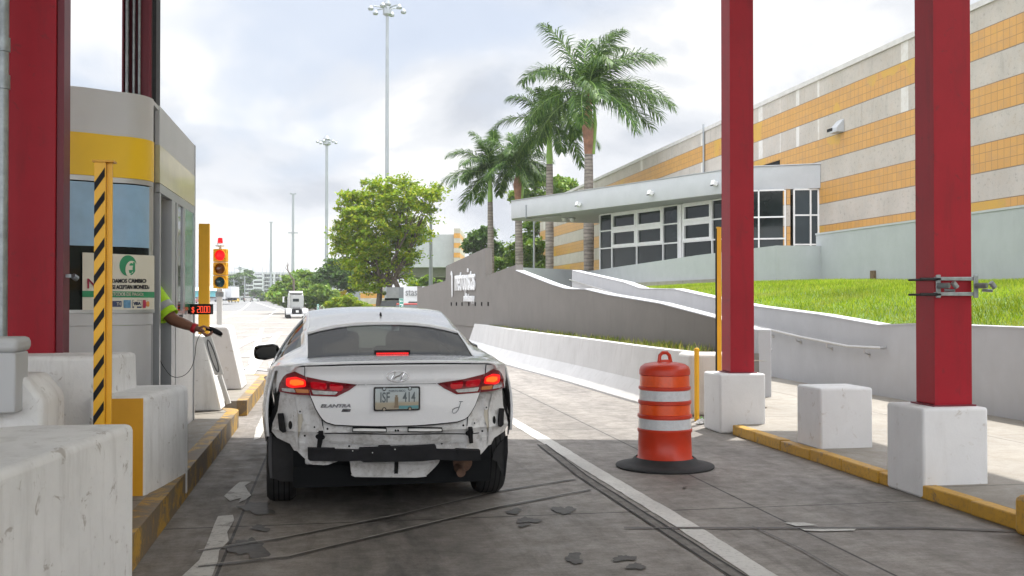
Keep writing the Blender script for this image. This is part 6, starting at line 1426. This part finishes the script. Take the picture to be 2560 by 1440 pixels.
# rubber seals round the rear glass
def surf(x, y): # top surface point
    zc, a, cr = T('zc', y), T('a', y), T('cr', y); return Vector((x, yfix(abs(x), y), zc - cr * (abs(x) / a) ** 2.6))
ug = TOPX[NT - 2]
b = MB(); 
for sx in (-1, 1): b.tube([surf(sx * T('a', y) * (ug + .005), y) + Vector((0, 0, .002)) for y in np.linspace(-.48, .26, 14)], .006, 6)
b.tube([surf(x, .262) + Vector((0, 0, .002)) for x in np.linspace(-.56, .56, 20)], .005, 6); b.tube([surf(x, -.487) + Vector((0, -.002, .003)) for x in np.linspace(-.57, .57, 20)], .007, 6); cb_(b, 'window_seal', 'blackgloss', smooth='auto')
# roof ditch strips
for sx in (-1, 1):
    b = MB(); b.tube([surf(sx * T('a', y) * .985, y) + Vector((0, 0, .003)) for y in np.linspace(.25, 1.78, 16)], .010, 6); b.tube([surf(sx * T('a', y) * .93, y) + Vector((0, 0, .003)) for y in np.linspace(.25, 1.78, 16)], .0045, 6); cb_(b, 'roof_strip', 'blackgloss', smooth='auto')
# shark-fin / whip aerial
b = MB(); p = surf(-.0, .50); b.loft([[(p.x - .012, p.y, p.z - .004), (p.x + .012, p.y, p.z - .004), (p.x + .002, p.y, p.z + .002), (p.x - .002, p.y, p.z + .002)], [(p.x - .014, p.y + .06, p.z), (p.x + .014, p.y + .06, p.z), (p.x + .004, p.y + .03, p.z + .045), (p.x - .004, p.y + .03, p.z + .045)], [(p.x - .008, p.y + .12, p.z + .006), (p.x + .008, p.y + .12, p.z + .006), (p.x + .003, p.y + .07, p.z + .045), (p.x - .003, p.y + .07, p.z + .045)]]); cb_(b, 'aerial', 'rubber', recalc=True)
# ---- patches drawn in the zoomed view and laid on the rear surface
def z3(X, Y): return 620 + X / 2.769, 740 + Y / 2.769
def onrear(X, Y, off=0., fun=drear):
    o, d = carray(*z3(X, Y)); yy = -.88 - off
    for _ in range(14):
        k = (yy - o.y) / d.y; p = o + d * k; ny = fun(max(-.9, min(.9, p.x)), p.z) - off; yy = .5 * yy + .5 * ny
    return (p.x, p.z)
def patch(name, outl, m, off=0., th=.012, fun=drear, step=.05, parent=CAR, mirror=False, bev=0., smooth=True):
    """outline (x,z) laid on the rear surface as a solid panel"""
    for sx in ((1, -1) if mirror == 'both' else ((-1,) if mirror else (1,))):
        bm = bmesh.new(); vs = [bm.verts.new((sx * x, 0, z)) for x, z in outl]; f = bm.faces.new(vs if sx > 0 else vs[::-1])
        xs_ = [v.co.x for v in vs]; zs_ = [v.co.z for v in vs]
        bmesh.ops.triangulate(bm, faces=bm.faces[:])
        for lo_, hi_, ax in ((min(xs_), max(xs_), 0), (min(zs_), max(zs_), 2)):
            c_ = math.ceil(lo_ / step) * step + 1e-4
            while c_ < hi_:
                co = [0, 0, 0]; co[ax] = c_; no = [0, 0, 0]; no[ax] = 1; bmesh.ops.bisect_plane(bm, geom=bm.verts[:] + bm.edges[:] + bm.faces[:], plane_co=co, plane_no=no); c_ += step
        for v in bm.verts: v.co.y = fun(v.co.x, v.co.z) - off
        bmesh.ops.recalc_face_normals(bm, faces=bm.faces[:])
        if sum(f_.normal.y * f_.calc_area() for f_ in bm.faces) > 0: bmesh.ops.reverse_faces(bm, faces=bm.faces[:])
        g_ = bmesh.ops.extrude_face_region(bm, geom=bm.faces[:]); nv = [e for e in g_['geom'] if isinstance(e, bmesh.types.BMVert)]
        for v in nv: v.co.y += th
        bmesh.ops.recalc_face_normals(bm, faces=bm.faces[:])
        me = bpy.data.meshes.new(name); bm.to_mesh(me); bm.free(); me.materials.append(MT[m] if isinstance(m, str) else m); o = bpy.data.objects.new(name, me); col.objects.link(o); o.parent = parent
        me.polygons.foreach_set('use_smooth', [True] * len(me.polygons)); me.set_sharp_from_angle(angle=R(40))
    return o
def L3(pts, off=0., fun=drear): return [onrear(X, Y, off, fun) for X, Y in pts]
def rounded(pts, r=.0, n=3):
    out = []
    for i, p in enumerate(pts):
        a, c = pts[i - 1], pts[(i + 1) % len(pts)]; p_ = Vector(p); va = Vector(a) - p_; vc = Vector(c) - p_; ra = min(r, va.length * .45, vc.length * .45); s, e = p_ + va.normalized() * ra, p_ + vc.normalized() * ra
        for k in range(n + 1): t = k / n; q = s.lerp(p_, t).lerp(p_.lerp(e, t), t); out.append((q.x, q.y))
    return out
# rear quarter corners (white) above and around the lamps: from shell edge to lamp
half = L3([(395, 555), (415, 600), (432, 690), (470, 780), (500, 830), (520, 856), (545, 874), (600, 890), (760, 898), (900, 901)])
half = [(-abs(x), z) for x, z in half]; xl0 = half[0][0]; zl0 = half[-1][1]
lid = [(0, 1.064), (xl0 * .5, 1.062), (xl0, 1.055)] + half + [(0, zl0 - .001)]
full = lid + [(-x, z) for x, z in lid[::-1][1:-1]]
b = MB()
b.tube([(x, drear(x, z) + .012, z - .004) for x, z in half] + [(0, drear(0, zl0) + .012, zl0 - .004)] + [(-x, drear(x, z) + .012, z - .004) for x, z in half[::-1]], .0055, 6); b.tube([(x, drear(x, .927) - .0005, .9285 - .0015 * abs(x)) for x in np.linspace(-.27, .27, 20)], .0028, 5); cb_(b, 'shut_or_shade_line', 'dark')  # lower shut gap, plus a dark tube painting the shadow of the lid crease
drlid = patch('trunk_lid', full, 'paint', .0, .02, step=.022)
# white quarter sides: from lid gap outwards and above the lamps
lampo = L3([(395, 553), (322, 521), (268, 538), (240, 560), (218, 600), (206, 655)]); lampo = [(-abs(x), z) for x, z in lampo]
qt = [(xl0 - .004, 1.052), (-.80, 1.040), (-.815, .98), (-.818, .93), (-.815, .86), lampo[-1], lampo[-2], lampo[-3], lampo[-4], lampo[-5], (xl0 - .004, lampo[0][1])]
patch('quarter_panel', qt, 'paint', -.001, .02, mirror=False, step=.03); patch('quarter_panel', qt, 'paint', -.001, .02, mirror=True, step=.03)
# tail lamps
def lampset(sx):
    mir = sx > 0
    pr = lambda pts, off: [(-abs(x), z) for x, z in L3(pts, off)]
    o1 = patch('tail_light', pr([(322, 523), (398, 556), (414, 600), (432, 688), (330, 683), (213, 661), (214, 620), (226, 590), (245, 558), (270, 538)], .004), 'lensdark', .006, .06, mirror=mir, step=.02); par = o1
    o2 = patch('tail_light', pr([(402, 558), (560, 590), (757, 613), (705, 650), (612, 697), (436, 690), (418, 600)], .004), 'lensdark', .008, .012, mirror=mir, step=.02); par2 = o2
    def sub_(nm, pts, m, par_, off=.0095, rd=.012): patch(nm, rounded(pr(pts, off), rd), m, off + .002, .012, mirror=mir, step=.02, parent=par_)
    sub_('brake_lamp', [(262, 568), (330, 558), (398, 582), (402, 628), (300, 636), (262, 622)], 'brake', par, .0075); sub_('brake_core', [(288, 582), (340, 577), (386, 590), (388, 614), (320, 622), (288, 612)], 'brakehot', par, .0115, .02)
    sub_('reversing_lens', [(232, 636), (318, 641), (330, 668), (236, 658)], 'lensclear', par, .0085, .006); sub_('turn_signal', [(326, 642), (418, 648), (424, 672), (336, 669)], 'lensamber', par, .0085, .006)
    sub_('red_reflector', [(428, 590), (545, 603), (545, 650), (438, 642)], 'lensred', par2, .0115, .02); sub_('red_reflector', [(562, 606), (664, 622), (650, 660), (568, 652)], 'lensred', par2, .0115, .02)
    sub_('reversing_lens', [(440, 652), (622, 664), (604, 684), (452, 680)], 'lensclear', par2, .0115, .006)
lampset(-1); lampset(1)
# ---- unpainted rear panel (bumper missing)
def dpan(x, z):
    ax = abs(x) / .82; d = -.80 + .05 * ax ** 2 + .20 * ax ** 5
    d += .022 * max(-1, min(1, math.sin((z - .42) * 26))) * (1 if abs(x) < .5 else .35)
    d += -.02 * math.exp(-((z - .60) / .012) ** 2) + .02 * math.exp(-((abs(x) - .60) / .03) ** 2) - .018 * math.exp(-((abs(x) - .50) / .04) ** 2)
    return d
pL = [(235, 688), (205, 795), (170, 880), (163, 935), (200, 980), (290, 1022), (318, 1068), (345, 1075), (432, 1164), (450, 1168), (555, 1168), (580, 1150), (640, 1060), (800, 1080), (1020, 1080)]
pl_ = [(-abs(x), z) for x, z in L3(pL, 0, dpan)]
outl = [(0, .80), (-.5, .80), (-.53, .86), (-.79, .87)] + pl_[:-1] + [(0, pl_[-1][1])]
full = outl + [(-x, z) for x, z in outl[::-1][1:-1]]
rp = patch('rear_panel', full, 'raw', 0, .006, dpan, .02)
# pressed details on the bare panel: holes, studs, ribs
def disc(name, X, Y, rx, ry, m, off, par=rp, both=True, n=16):
    x0, z0 = onrear(X, Y, off, dpan); x0 = -abs(x0); kx = 1 / 2.769 / 358
    patch(name, [(x0 + rx * kx * math.cos(2 * math.pi * i / n), z0 + ry * kx * math.sin(2 * math.pi * i / n)) for i in range(n)], m, off, .003, dpan, .08, par)
    if both: patch(name, [(-x0 + rx * kx * math.cos(2 * math.pi * i / n), z0 + ry * kx * math.sin(2 * math.pi * i / n)) for i in range(n)], m, off, .003, dpan, .08, par)
disc('panel_hole', 293, 893, 13, 28, 'black', .003); disc('panel_hole', 500, 975, 32, 22, 'black', .003)
for X, Y in ((460, 908), (360, 800)): disc('boss', X, Y, 18, 18, 'raw', .008); disc('bolt', X, Y, 6, 6, 'dark', .012)
for X, Y in ((550, 920), (393, 968), (320, 830), (700, 1040), (1022, 932)): disc('bolt', X, Y, 7, 7, 'dark', .004)
def ppoly(name, pts, m, off=.004, th=.003, par=rp, both=False, fun=dpan, rd=0, step=.06):
    q = L3(pts, off, fun); q = rounded(q, rd) if rd else q; o = patch(name, q, m, off, th, fun, step, par)
    if both: patch(name, [(-x, z) for x, z in q][::-1], m, off, th, fun, step, par)
    return o
ppoly('tab', [(355, 1010), (398, 1013), (396, 1037), (355, 1034)], 'raw', .012, .01, both=True, rd=.004); ppoly('tab', [(285, 740), (300, 722), (318, 735), (303, 755)], 'raw', .01, .006, both=True)
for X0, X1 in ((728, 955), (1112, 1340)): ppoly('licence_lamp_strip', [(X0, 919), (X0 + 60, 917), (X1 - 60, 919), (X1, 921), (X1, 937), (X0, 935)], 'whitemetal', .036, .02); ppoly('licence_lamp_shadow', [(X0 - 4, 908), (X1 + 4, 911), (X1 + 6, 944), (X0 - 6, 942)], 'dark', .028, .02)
ppoly('crease', [(480, 943), (700, 948), (1020, 955), (1340, 950), (1600, 945), (1600, 951), (1340, 957), (1020, 962), (700, 955), (480, 950)], 'dark', .0035, .002, step=.04)
ppoly('rib', [(800, 1012), (1100, 1010), (1100, 1026), (960, 1030), (800, 1028)], 'raw', .02, .012, rd=.006); ppoly('rib', [(560, 1000), (780, 1012), (780, 1022), (560, 1015)], 'raw', .014, .01); ppoly('rib', [(1130, 1012), (1500, 1000), (1500, 1014), (1130, 1024)], 'raw', .014, .01)
ppoly('seam', [(300, 700), (316, 700), (345, 830), (330, 960), (345, 1070), (335, 1072), (318, 965), (332, 830)], 'raw', .012, .008, both=True); ppoly('seam', [(505, 690 + 150), (512, 838), (525, 925), (518, 925)], 'dark', .004, .002, both=True)
ppoly('sealant', [(315, 800), (372, 780), (380, 860), (350, 980), (318, 960), (335, 860)], M('old_sealant', (.52, .48, .40), .7), .004, .002, both=True)
# black foam blocks and brackets
ppoly('side_bracket', [(203, 815), (245, 812), (252, 850), (264, 942), (240, 948), (214, 925)], 'foam', .035, .03, CAR, both=True, rd=.006); ppoly('bracket', [(488, 934), (521, 934), (520, 985), (506, 1052), (476, 1050), (490, 985)], 'black', .05, .02, CAR, both=True)
ppoly('torn_lining', [(215, 655), (238, 688), (222, 745), (212, 770), (205, 800), (188, 838), (182, 880), (165, 905), (165, 940), (135, 942), (137, 900), (160, 820), (190, 730)], 'black', .02, .02, CAR, both=True, fun=lambda x, z: dpan(x, z) + .03)
# the beam
bl_ = [(413, 1056), (600, 1058), (606, 1066), (770, 1070), (775, 1056), (905, 1052), (910, 1042), (990, 1040), (995, 1048), (1080, 1042), (1120, 1044), (1300, 1033), (1308, 1066), (1440, 1068), (1450, 1062), (1608, 1068), (1612, 1138), (1470, 1142), (1310, 1134), (1200, 1145), (800, 1152), (780, 1142), (610, 1144), (430, 1142), (415, 1130)]
dbeam = lambda x, z: -.885 + .18 * (abs(x) / .6) ** 2.5 * .35
ppoly('bumper_beam', bl_, 'foam', 0, .07, CAR, fun=dbeam); 
for X, Y in ((725, 1072), (862, 1085), (1018, 1062)): 
    x0, z0 = onrear(X, Y, .004, dbeam); patch('bolt', [(x0 + .004 * math.cos(i), z0 + .004 * math.sin(i)) for i in np.linspace(0, 6.28, 9)[:-1]], 'whitemetal', .004, .004, dbeam, .1, CAR)
ppoly('foam_pad', [(440, 1054), (600, 1050), (606, 1064), (480, 1070), (440, 1066)], 'foam', .02, .02, CAR, fun=dbeam); ppoly('foam_pad', [(1452, 1064), (1560, 1066), (1560, 1086), (1452, 1084)], 'foam', .016, .02, CAR, fun=dbeam)
# spare wheel well
dw = lambda x, z: -.70 - .25 * (z - .30)
ppoly('wheel_well', [(700, 1100), (1330, 1100), (1326, 1150), (1290, 1190), (1232, 1247), (1160, 1253), (740, 1249), (716, 1232), (708, 1150)], 'raw', 0, .3, CAR, fun=dw, rd=.02); ppoly('well_lip', [(716, 1236), (740, 1244), (1160, 1248), (1234, 1240), (1236, 1250), (1160, 1257), (740, 1253), (714, 1240)], 'raw', .012, .012, CAR, fun=dw)
ppoly('well_rib', [(745, 1158), (1010, 1160), (1200, 1168), (1290, 1150), (1288, 1160), (1200, 1200), (1010, 1206), (800, 1200), (770, 1180)], 'raw', .012, .01, CAR, fun=dw, rd=.01); ppoly('hanger', [(1015, 1140), (1042, 1140), (1038, 1230), (1012, 1230)], 'black', .02, .006, CAR, fun=dw)
# rail ends
for sx in (-1, 1):
    b = MB(); b.box(min(sx * .62, sx * .50), max(sx * .62, sx * .50), -.66, .3, .36, .42); cb_(b, 'chassis_rail', 'raw', bevel=.015)
# exhaust box and tail pipe, floor, liners
b = MB(); b.lathe((.50, -.35, .33), [(.01, -.26), (.07, -.25), (.085, -.23), (.085, .22), (.01, .25)], 20, 'Y'); cb_(b, 'silencer', 'rust', smooth='auto'); b = MB(); b.tube([(.46, -.50, .30), (.47, -.66, .29), (.47, -.72, .275)], .032, 14); b.tube([(.42, -.3, .33), (.2, .1, .34), (.1, 1.5, .3)], .03, 8); cb_(b, 'exhaust_pipe', 'rust', smooth='auto'); b = MB(); b.box(.30, .42, -.55, -.50, .33, .47); cb_(b, 'heat_shield', 'galv')
b = MB(); b.box(-.70, .70, -.60, 3.3, .19, .34); b.box(-.6, .6, -.1, .1, .22, .30); b.box(-.84, .84, .4, 2.3, .15, .27); b.box(-.8, .8, 3.0, 3.5, .15, .35); cb_(b, 'floor_pan_light_block', 'dark')  # floor pan with lower slabs added to block light under the car
for y0_, y1_, z1_ in ((-.60, .42, .62), (2.25, 3.3, .75)): b = MB(); b.box(-.7, .7, y0_, y1_, .342, z1_); cb_(b, 'inner_wheelhouse', 'dark')
def dl(x, z): return -.46 + .12 * (.6 - z)
ppoly('wheel_arch_liner', [(140, 945), (200, 985), (300, 1030), (320, 1075), (345, 1085), (432, 1170), (560, 1175), (640, 1230), (700, 1285), (560, 1282), (400, 1286), (220, 1284), (200, 1268), (158, 1262), (152, 1200), (143, 1100)], 'rubber', .0, .02, CAR, fun=dl)
ppoly('liner_edge', [(140, 945), (165, 955), (160, 1100), (168, 1258), (152, 1262), (140, 1150)], M('dull_black_liner', (.07, .07, .075), .55), .008, .01, CAR, fun=dl)
def rx_(X): return 2 * 1037 - X
ppoly('wheel_arch_liner', [(1700, 1085), (1740, 1020), (1790, 975), (1798, 1060), (1790, 1180), (1778, 1250), (1740, 1200), (1725, 1150), (1690, 1130)], 'rubber', .0, .02, CAR, fun=dl)
ppoly('liner_edge', [(1775, 975), (1798, 965), (1800, 1080), (1780, 1250), (1770, 1245), (1776, 1100)], 'dull_black_liner' if 'dull_black_liner' in MT else 'foam', .008, .01, CAR, fun=dl)
# wheels
for wx in (-1, 1):
    for wy in (0, 2.70):
        wt = bpy.data.objects.new('wheel', None)
        b = MB(); w_ = .205; r_ = .318; X0 = wx * .785
        b.lathe((X0, wy, r_), [(.20, -w_ / 2 + .01), (.27, -w_ / 2 - .004), (r_ - .03, -w_ / 2 - .004), (r_ - .008, -w_ / 2 + .018), (r_, -w_ / 2 + .05), (r_, w_ / 2 - .05), (r_ - .008, w_ / 2 - .018), (r_ - .03, w_ / 2 + .004), (.27, w_ / 2 + .004), (.20, w_ / 2 - .01)], 48, 'X'); o = cb_(b, 'wheel', 'rubber', smooth='auto')
        b = MB(); 
        for gx in (-.055, -.02, .02, .055): b.lathe((X0 + gx, wy, r_), [(r_ + .0005, -.004), (r_ + .001, 0), (r_ + .0005, .004)], 48, 'X')
        cb_(b, 'tread_groove', 'dark', o)
        b = MB(); b.lathe((X0, wy, r_), [(.01, -.08), (.20, -.085), (.205, w_ / 2 - .012), (.17, w_ / 2 - .03), (.03, w_ / 2 - .02), (.01, w_ / 2 - .02)] if wx > 0 else [(.01, -w_ / 2 + .02), (.03, -w_ / 2 + .02), (.17, -w_ / 2 + .03), (.205, -w_ / 2 + .012), (.20, .085), (.01, .08)], 30, 'X'); cb_(b, 'rim', 'alu', o, smooth='auto')
# ---- number plate
kx = 1 / 366.
px0, pz0 = onrear(1031, 711, .02)
dp2 = lambda x, z: -.882
pw, ph = .160, .083
fr0 = [(px0 - pw, pz0 - ph), (px0 + pw, pz0 - ph), (px0 + pw, pz0 + ph), (px0 - pw, pz0 + ph)]
pf = patch('number_plate', rounded(fr0, .014), 'blackgloss', .012, .022, dp2, .2); fy = -.882 - .012
def m_plate():
    m, t, b = newmat('plate_print'); tcn = t.nodes.new('ShaderNodeTexCoord'); sp2 = t.nodes.new('ShaderNodeSeparateXYZ'); t.links.new(tcn.outputs['Object'], sp2.inputs[0])
    mr = t.nodes.new('ShaderNodeMapRange'); mr.inputs[1].default_value = pz0 - ph; mr.inputs[2].default_value = pz0 + ph; t.links.new(sp2.outputs[2], mr.inputs[0])
    r = tramp(t, mr.outputs[0], [(.0, (.28, .24, .18)), (.32, (.36, .31, .22)), (.42, (.42, .45, .44)), (1, (.42, .48, .50))]); t.links.new(r.outputs[0], b.inputs['Base Color']); b.inputs['Roughness'].default_value = .4; return m
MT['plate'] = m_plate()
k_ = .0115; patch('plate_face', rounded([(px0 - pw + k_, pz0 - ph + k_), (px0 + pw - k_, pz0 - ph + k_), (px0 + pw - k_, pz0 + ph - k_), (px0 - pw + k_, pz0 + ph - k_)], .008), 'plate', .0135, .003, dp2, .4, pf)
MT['plateink'] = M('plate_ink', (.10, .12, .13), .5); MT['platesea'] = M('plate_sea', (.10, .26, .28), .5); MT['platetower'] = M('plate_tower', (.22, .17, .11), .6)
def ctext(s, x, z, size, m, y, par, sx=1., bold=0., sh=0., ext=.001, right=(1, 0, 0)): return text('lettering', s, size, m, par, (x, y, z), right, (0, 0, 1), ext, 'CENTER', sx, False, bold, sh)
yp = fy - .0035
ctext('ISF', px0 - .083, pz0 - .022, .098, 'plateink', yp, pf, .60, .0012); ctext('414', px0 + .083, pz0 - .022, .098, 'plateink', yp, pf, .60, .0012); ctext('PUERTO RICO', px0, pz0 + .048, .021, 'plateink', yp, pf, .85, .0003)
b = MB(); b.box(px0 + .012, px0 + pw - .013, yp - .0005, yp + .0, pz0 - ph + .014, pz0 - ph + .036); cb_(b, 'sea_print', 'platesea', pf)
b = MB(); b.box(px0 - .016, px0 + .008, yp - .0012, yp - .0006, pz0 - .045, pz0 + .012); b.box(px0 - .012, px0 + .004, yp - .0012, yp - .0006, pz0 + .0125, pz0 + .026); b.box(px0 - .020, px0 + .012, yp - .0012, yp - .0006, pz0 - .062, pz0 - .0455); cb_(b, 'tower_print', 'platetower', pf)
for sx in (-1, 1):
    for sz in (-1, 1):
        b = MB(); b.lathe((px0 + sx * .088, yp - .001, pz0 + sz * (ph - .014)), [(.0135, -.002), (.0135, .002)], 18, 'Y'); cb_(b, 'bolt_cover', 'blackgloss', pf); b = MB(); b.lathe((px0 + sx * .088, yp - .004, pz0 + sz * (ph - .013)), [(.0085, -.002), (.0085, .002)], 18, 'Y'); cb_(b, 'bolt_cover', 'plate', pf)
# badge: slanted oval ring with a bent letter shape
ex, ez = onrear(1037, 556, .01); ye_ = drear(ex, ez) - .006
b = MB(); n_ = 40; b.tube([(ex + .073 * math.cos(2 * math.pi * i / n_), ye_, ez + .0365 * math.sin(2 * math.pi * i / n_)) for i in range(n_ + 1)], .0052, 7, cap=False)
def bar3(pts, r_): b.tube([(ex + x, ye_ - .001, ez + z) for x, z in pts], r_, 7)
bar3([(-.048, -.026), (-.030, .004), (-.018, .030)], [.003, .0065, .0035]); bar3([(.018, -.030), (.030, -.004), (.048, .026)], [.0035, .0065, .003]); bar3([(-.030, -.022), (-.014, -.004), (.012, .004), (.030, .022)], [.003, .006, .006, .003]); cb_(b, 'badge', 'chrome', smooth='auto')
MT['badge2'] = M('satin_badge', (.20, .20, .21), .25, .8)
for s_, X0, X1, Y, sz in (('ELANTRA', 502, 712, 772, .030),):
    a = onrear(X0, Y, .012); c = onrear(X1, Y + 3, .012); xm = (a[0] + c[0]) / 2; yy_ = drear(a[0], a[1]) - .006
    o = text('lettering', s_, sz, 'badge2', CAR, (0, 0, 0), (1, 0, 0), (0, 0, 1), .004, 'LEFT', 1., False, .0014, .25); xs2 = [v.co.x for v in o.data.vertices]; w0 = max(xs2) - min(xs2); mn = min(xs2)
    for v in o.data.vertices: v.co.x = a[0] + (v.co.x - mn) / w0 * (c[0] - a[0]); v.co.z += a[1]; v.co.y += drear(v.co.x, a[1]) - .006
a = onrear(642, 800, .012); c = onrear(712, 785, .012); ppoly('trim_badge', [(646, 802), (655, 782), (713, 782), (707, 802)], 'badge2', .004, .004, CAR, fun=drear, rd=.003); ctext('SE', (a[0] + c[0]) / 2, a[1] + .0005, .022, 'blackgloss', drear(a[0], a[1]) - .009, CAR, 1.3, .0006)
pts = [(1462, 730), (1488, 731), (1475, 731), (1466, 760), (1455, 790), (1440, 808), (1424, 812), (1414, 802), (1418, 785), (1436, 775), (1458, 770)]
b = MB(); b.tube([(x, drear(x, z) - .004, z) for x, z in L3(pts, .004)], .0022, 5); cb_(b, 'decal', 'plateink')
# lid crease stepped in the geometry, its shadow a painted dark tube; lid shut lines as thin dark tubes
for sx in (-1, 1):
    b = MB(); b.tube([(sx * (abs(xl0) + .003), drear(abs(xl0), z) - .0008, z) for z in (1.05, 1.0, .96, .945)], .003, 5); b.tube([surf(sx * (abs(xl0) + .003), y) + Vector((0, 0, .0005)) for y in np.linspace(-.86, -.50, 6)], .003, 5); cb_(b, 'shut_or_shade_line', 'dark')
# door mirrors
for sx in (-1, 1):
    b = MB(); c_ = Vector((sx * .945, 1.98, 1.015)); rings = []
    for t_, s_ in ((-.115, .25), (-.095, .72), (-.05, .95), (.02, 1.0), (.08, .92), (.115, .72), (.125, .3)):
        rings.append([c_ + Vector((sx * t_, .055 * (1 if math.sin(a) > 0 else .5) * math.sin(a) * s_ * 0 + .06 * math.cos(a + 1.57) * s_, .080 * math.sin(a) * s_ * 0 + .075 * math.cos(a) * s_ + (.012 if t_ < 0 else 0))) for a in [2 * math.pi * i / 18 for i in range(18)]])
    b.loft(rings); mm_ = cb_(b, 'wing_mirror', 'blackgloss', smooth='auto', recalc=True)
    b = MB(); b.loft([[c_ + Vector((sx * x, -.062, z)) for x, z in ((-.09, -.045), (.06, -.055), (.098, -.02), (.10, .02), (.06, .05), (-.08, .06))], [c_ + Vector((sx * x, -.055, z)) for x, z in ((-.09, -.045), (.06, -.055), (.098, -.02), (.10, .02), (.06, .05), (-.08, .06))]]); cb_(b, 'mirror_glass', 'pane', mm_, recalc=True)
    b = MB(); b.tube([(sx * .84, 1.96, .97), (sx * .90, 1.98, .985)], [.03, .022], 8); cb_(b, 'mirror_stalk', 'blackgloss', mm_, smooth='auto')
    for yy_ in (.72, 1.72): b = MB(); b.tube([(sx * (side_x(.86, yy_) + .02), yy_ - .1, .865), (sx * (side_x(.86, yy_) + .035), yy_, .87), (sx * (side_x(.86, yy_) + .02), yy_ + .1, .865)], .012, 8); cb_(b, 'door_handle', 'paint', smooth='auto')
    b = MB(); b.tube([(sx * (side_x(z, y) + .001), y, z) for y, z in ((1.06, .97), (1.05, .7), (1.08, .35))], .003, 5); b.tube([(sx * (side_x(z, y) + .001), y, z) for y, z in ((.20, .98), (.28, .80), (.45, .6), (.5, .35))], .003, 5); cb_(b, 'shut_or_shade_line', 'dark')
# interior
b = MB(); b.box(-.58, .58, -.48, .0, 1.02, 1.055); cb_(b, 'parcel_shelf', 'trim'); b = MB(); b.box(-.60, .60, -.02, .14, .55, 1.08); cb_(b, 'rear_seat', 'seat', bevel=.05)
for x in (-.36, .30, .0):
    b = MB(); b.obox((x, .08, 1.14 if x else 1.11), (.25 if x else .20, .12, .15 if x else .08), 0, R(-8)); cb_(b, 'headrest', 'seat', bevel=.035)
for x in (-.37, .35):
    b = MB(); b.obox((x, 1.28, .92), (.48, .16, .62), 0, R(-10)); b.obox((x, 1.22, 1.27), (.26, .10, .17), 0, R(-8)); cb_(b, 'front_seat', 'seat', bevel=.05)
b = MB(); b.box(-.72, .72, 2.15, 2.45, .6, .97); cb_(b, 'dashboard', 'seat', bevel=.04); b = MB(); b.obox((0, 1.98, 1.29), (.24, .02, .06)); cb_(b, 'rear_view_mirror', 'black')
b = MB()
b.tube([(-.37 + .18 * math.cos(a), 1.95 - .06 * math.sin(a), .95 + .17 * math.sin(a)) for a in np.linspace(0, 6.283, 25)], .015, 6, cap=False); cb_(b, 'steering_wheel', 'black')
b = MB(); b.box(-.66, .66, .1, 2.4, .34, .42); b.box(-.80, -.76, .3, 2.2, .4, .92); b.box(.76, .80, .3, 2.2, .4, .92); b.box(-.5, .5, -.5, .0, .62, .99); cb_(b, 'cabin_trim', 'trim')
x0, z0 = onrear(998, 398, 0, lambda x, z: -.40)
b = MB()
for i in range(18): b.box(x0 - .118 + i * .0131, x0 - .118 + i * .0131 + .0105, -.445, -.43, z0 - .003, z0 + .008)
cb_(b, 'high_brake_light', 'brake'); b = MB(); b.box(x0 - .13, x0 + .13, -.43, -.38, 1.055, z0 + .025); cb_(b, 'high_brake_housing', 'black')
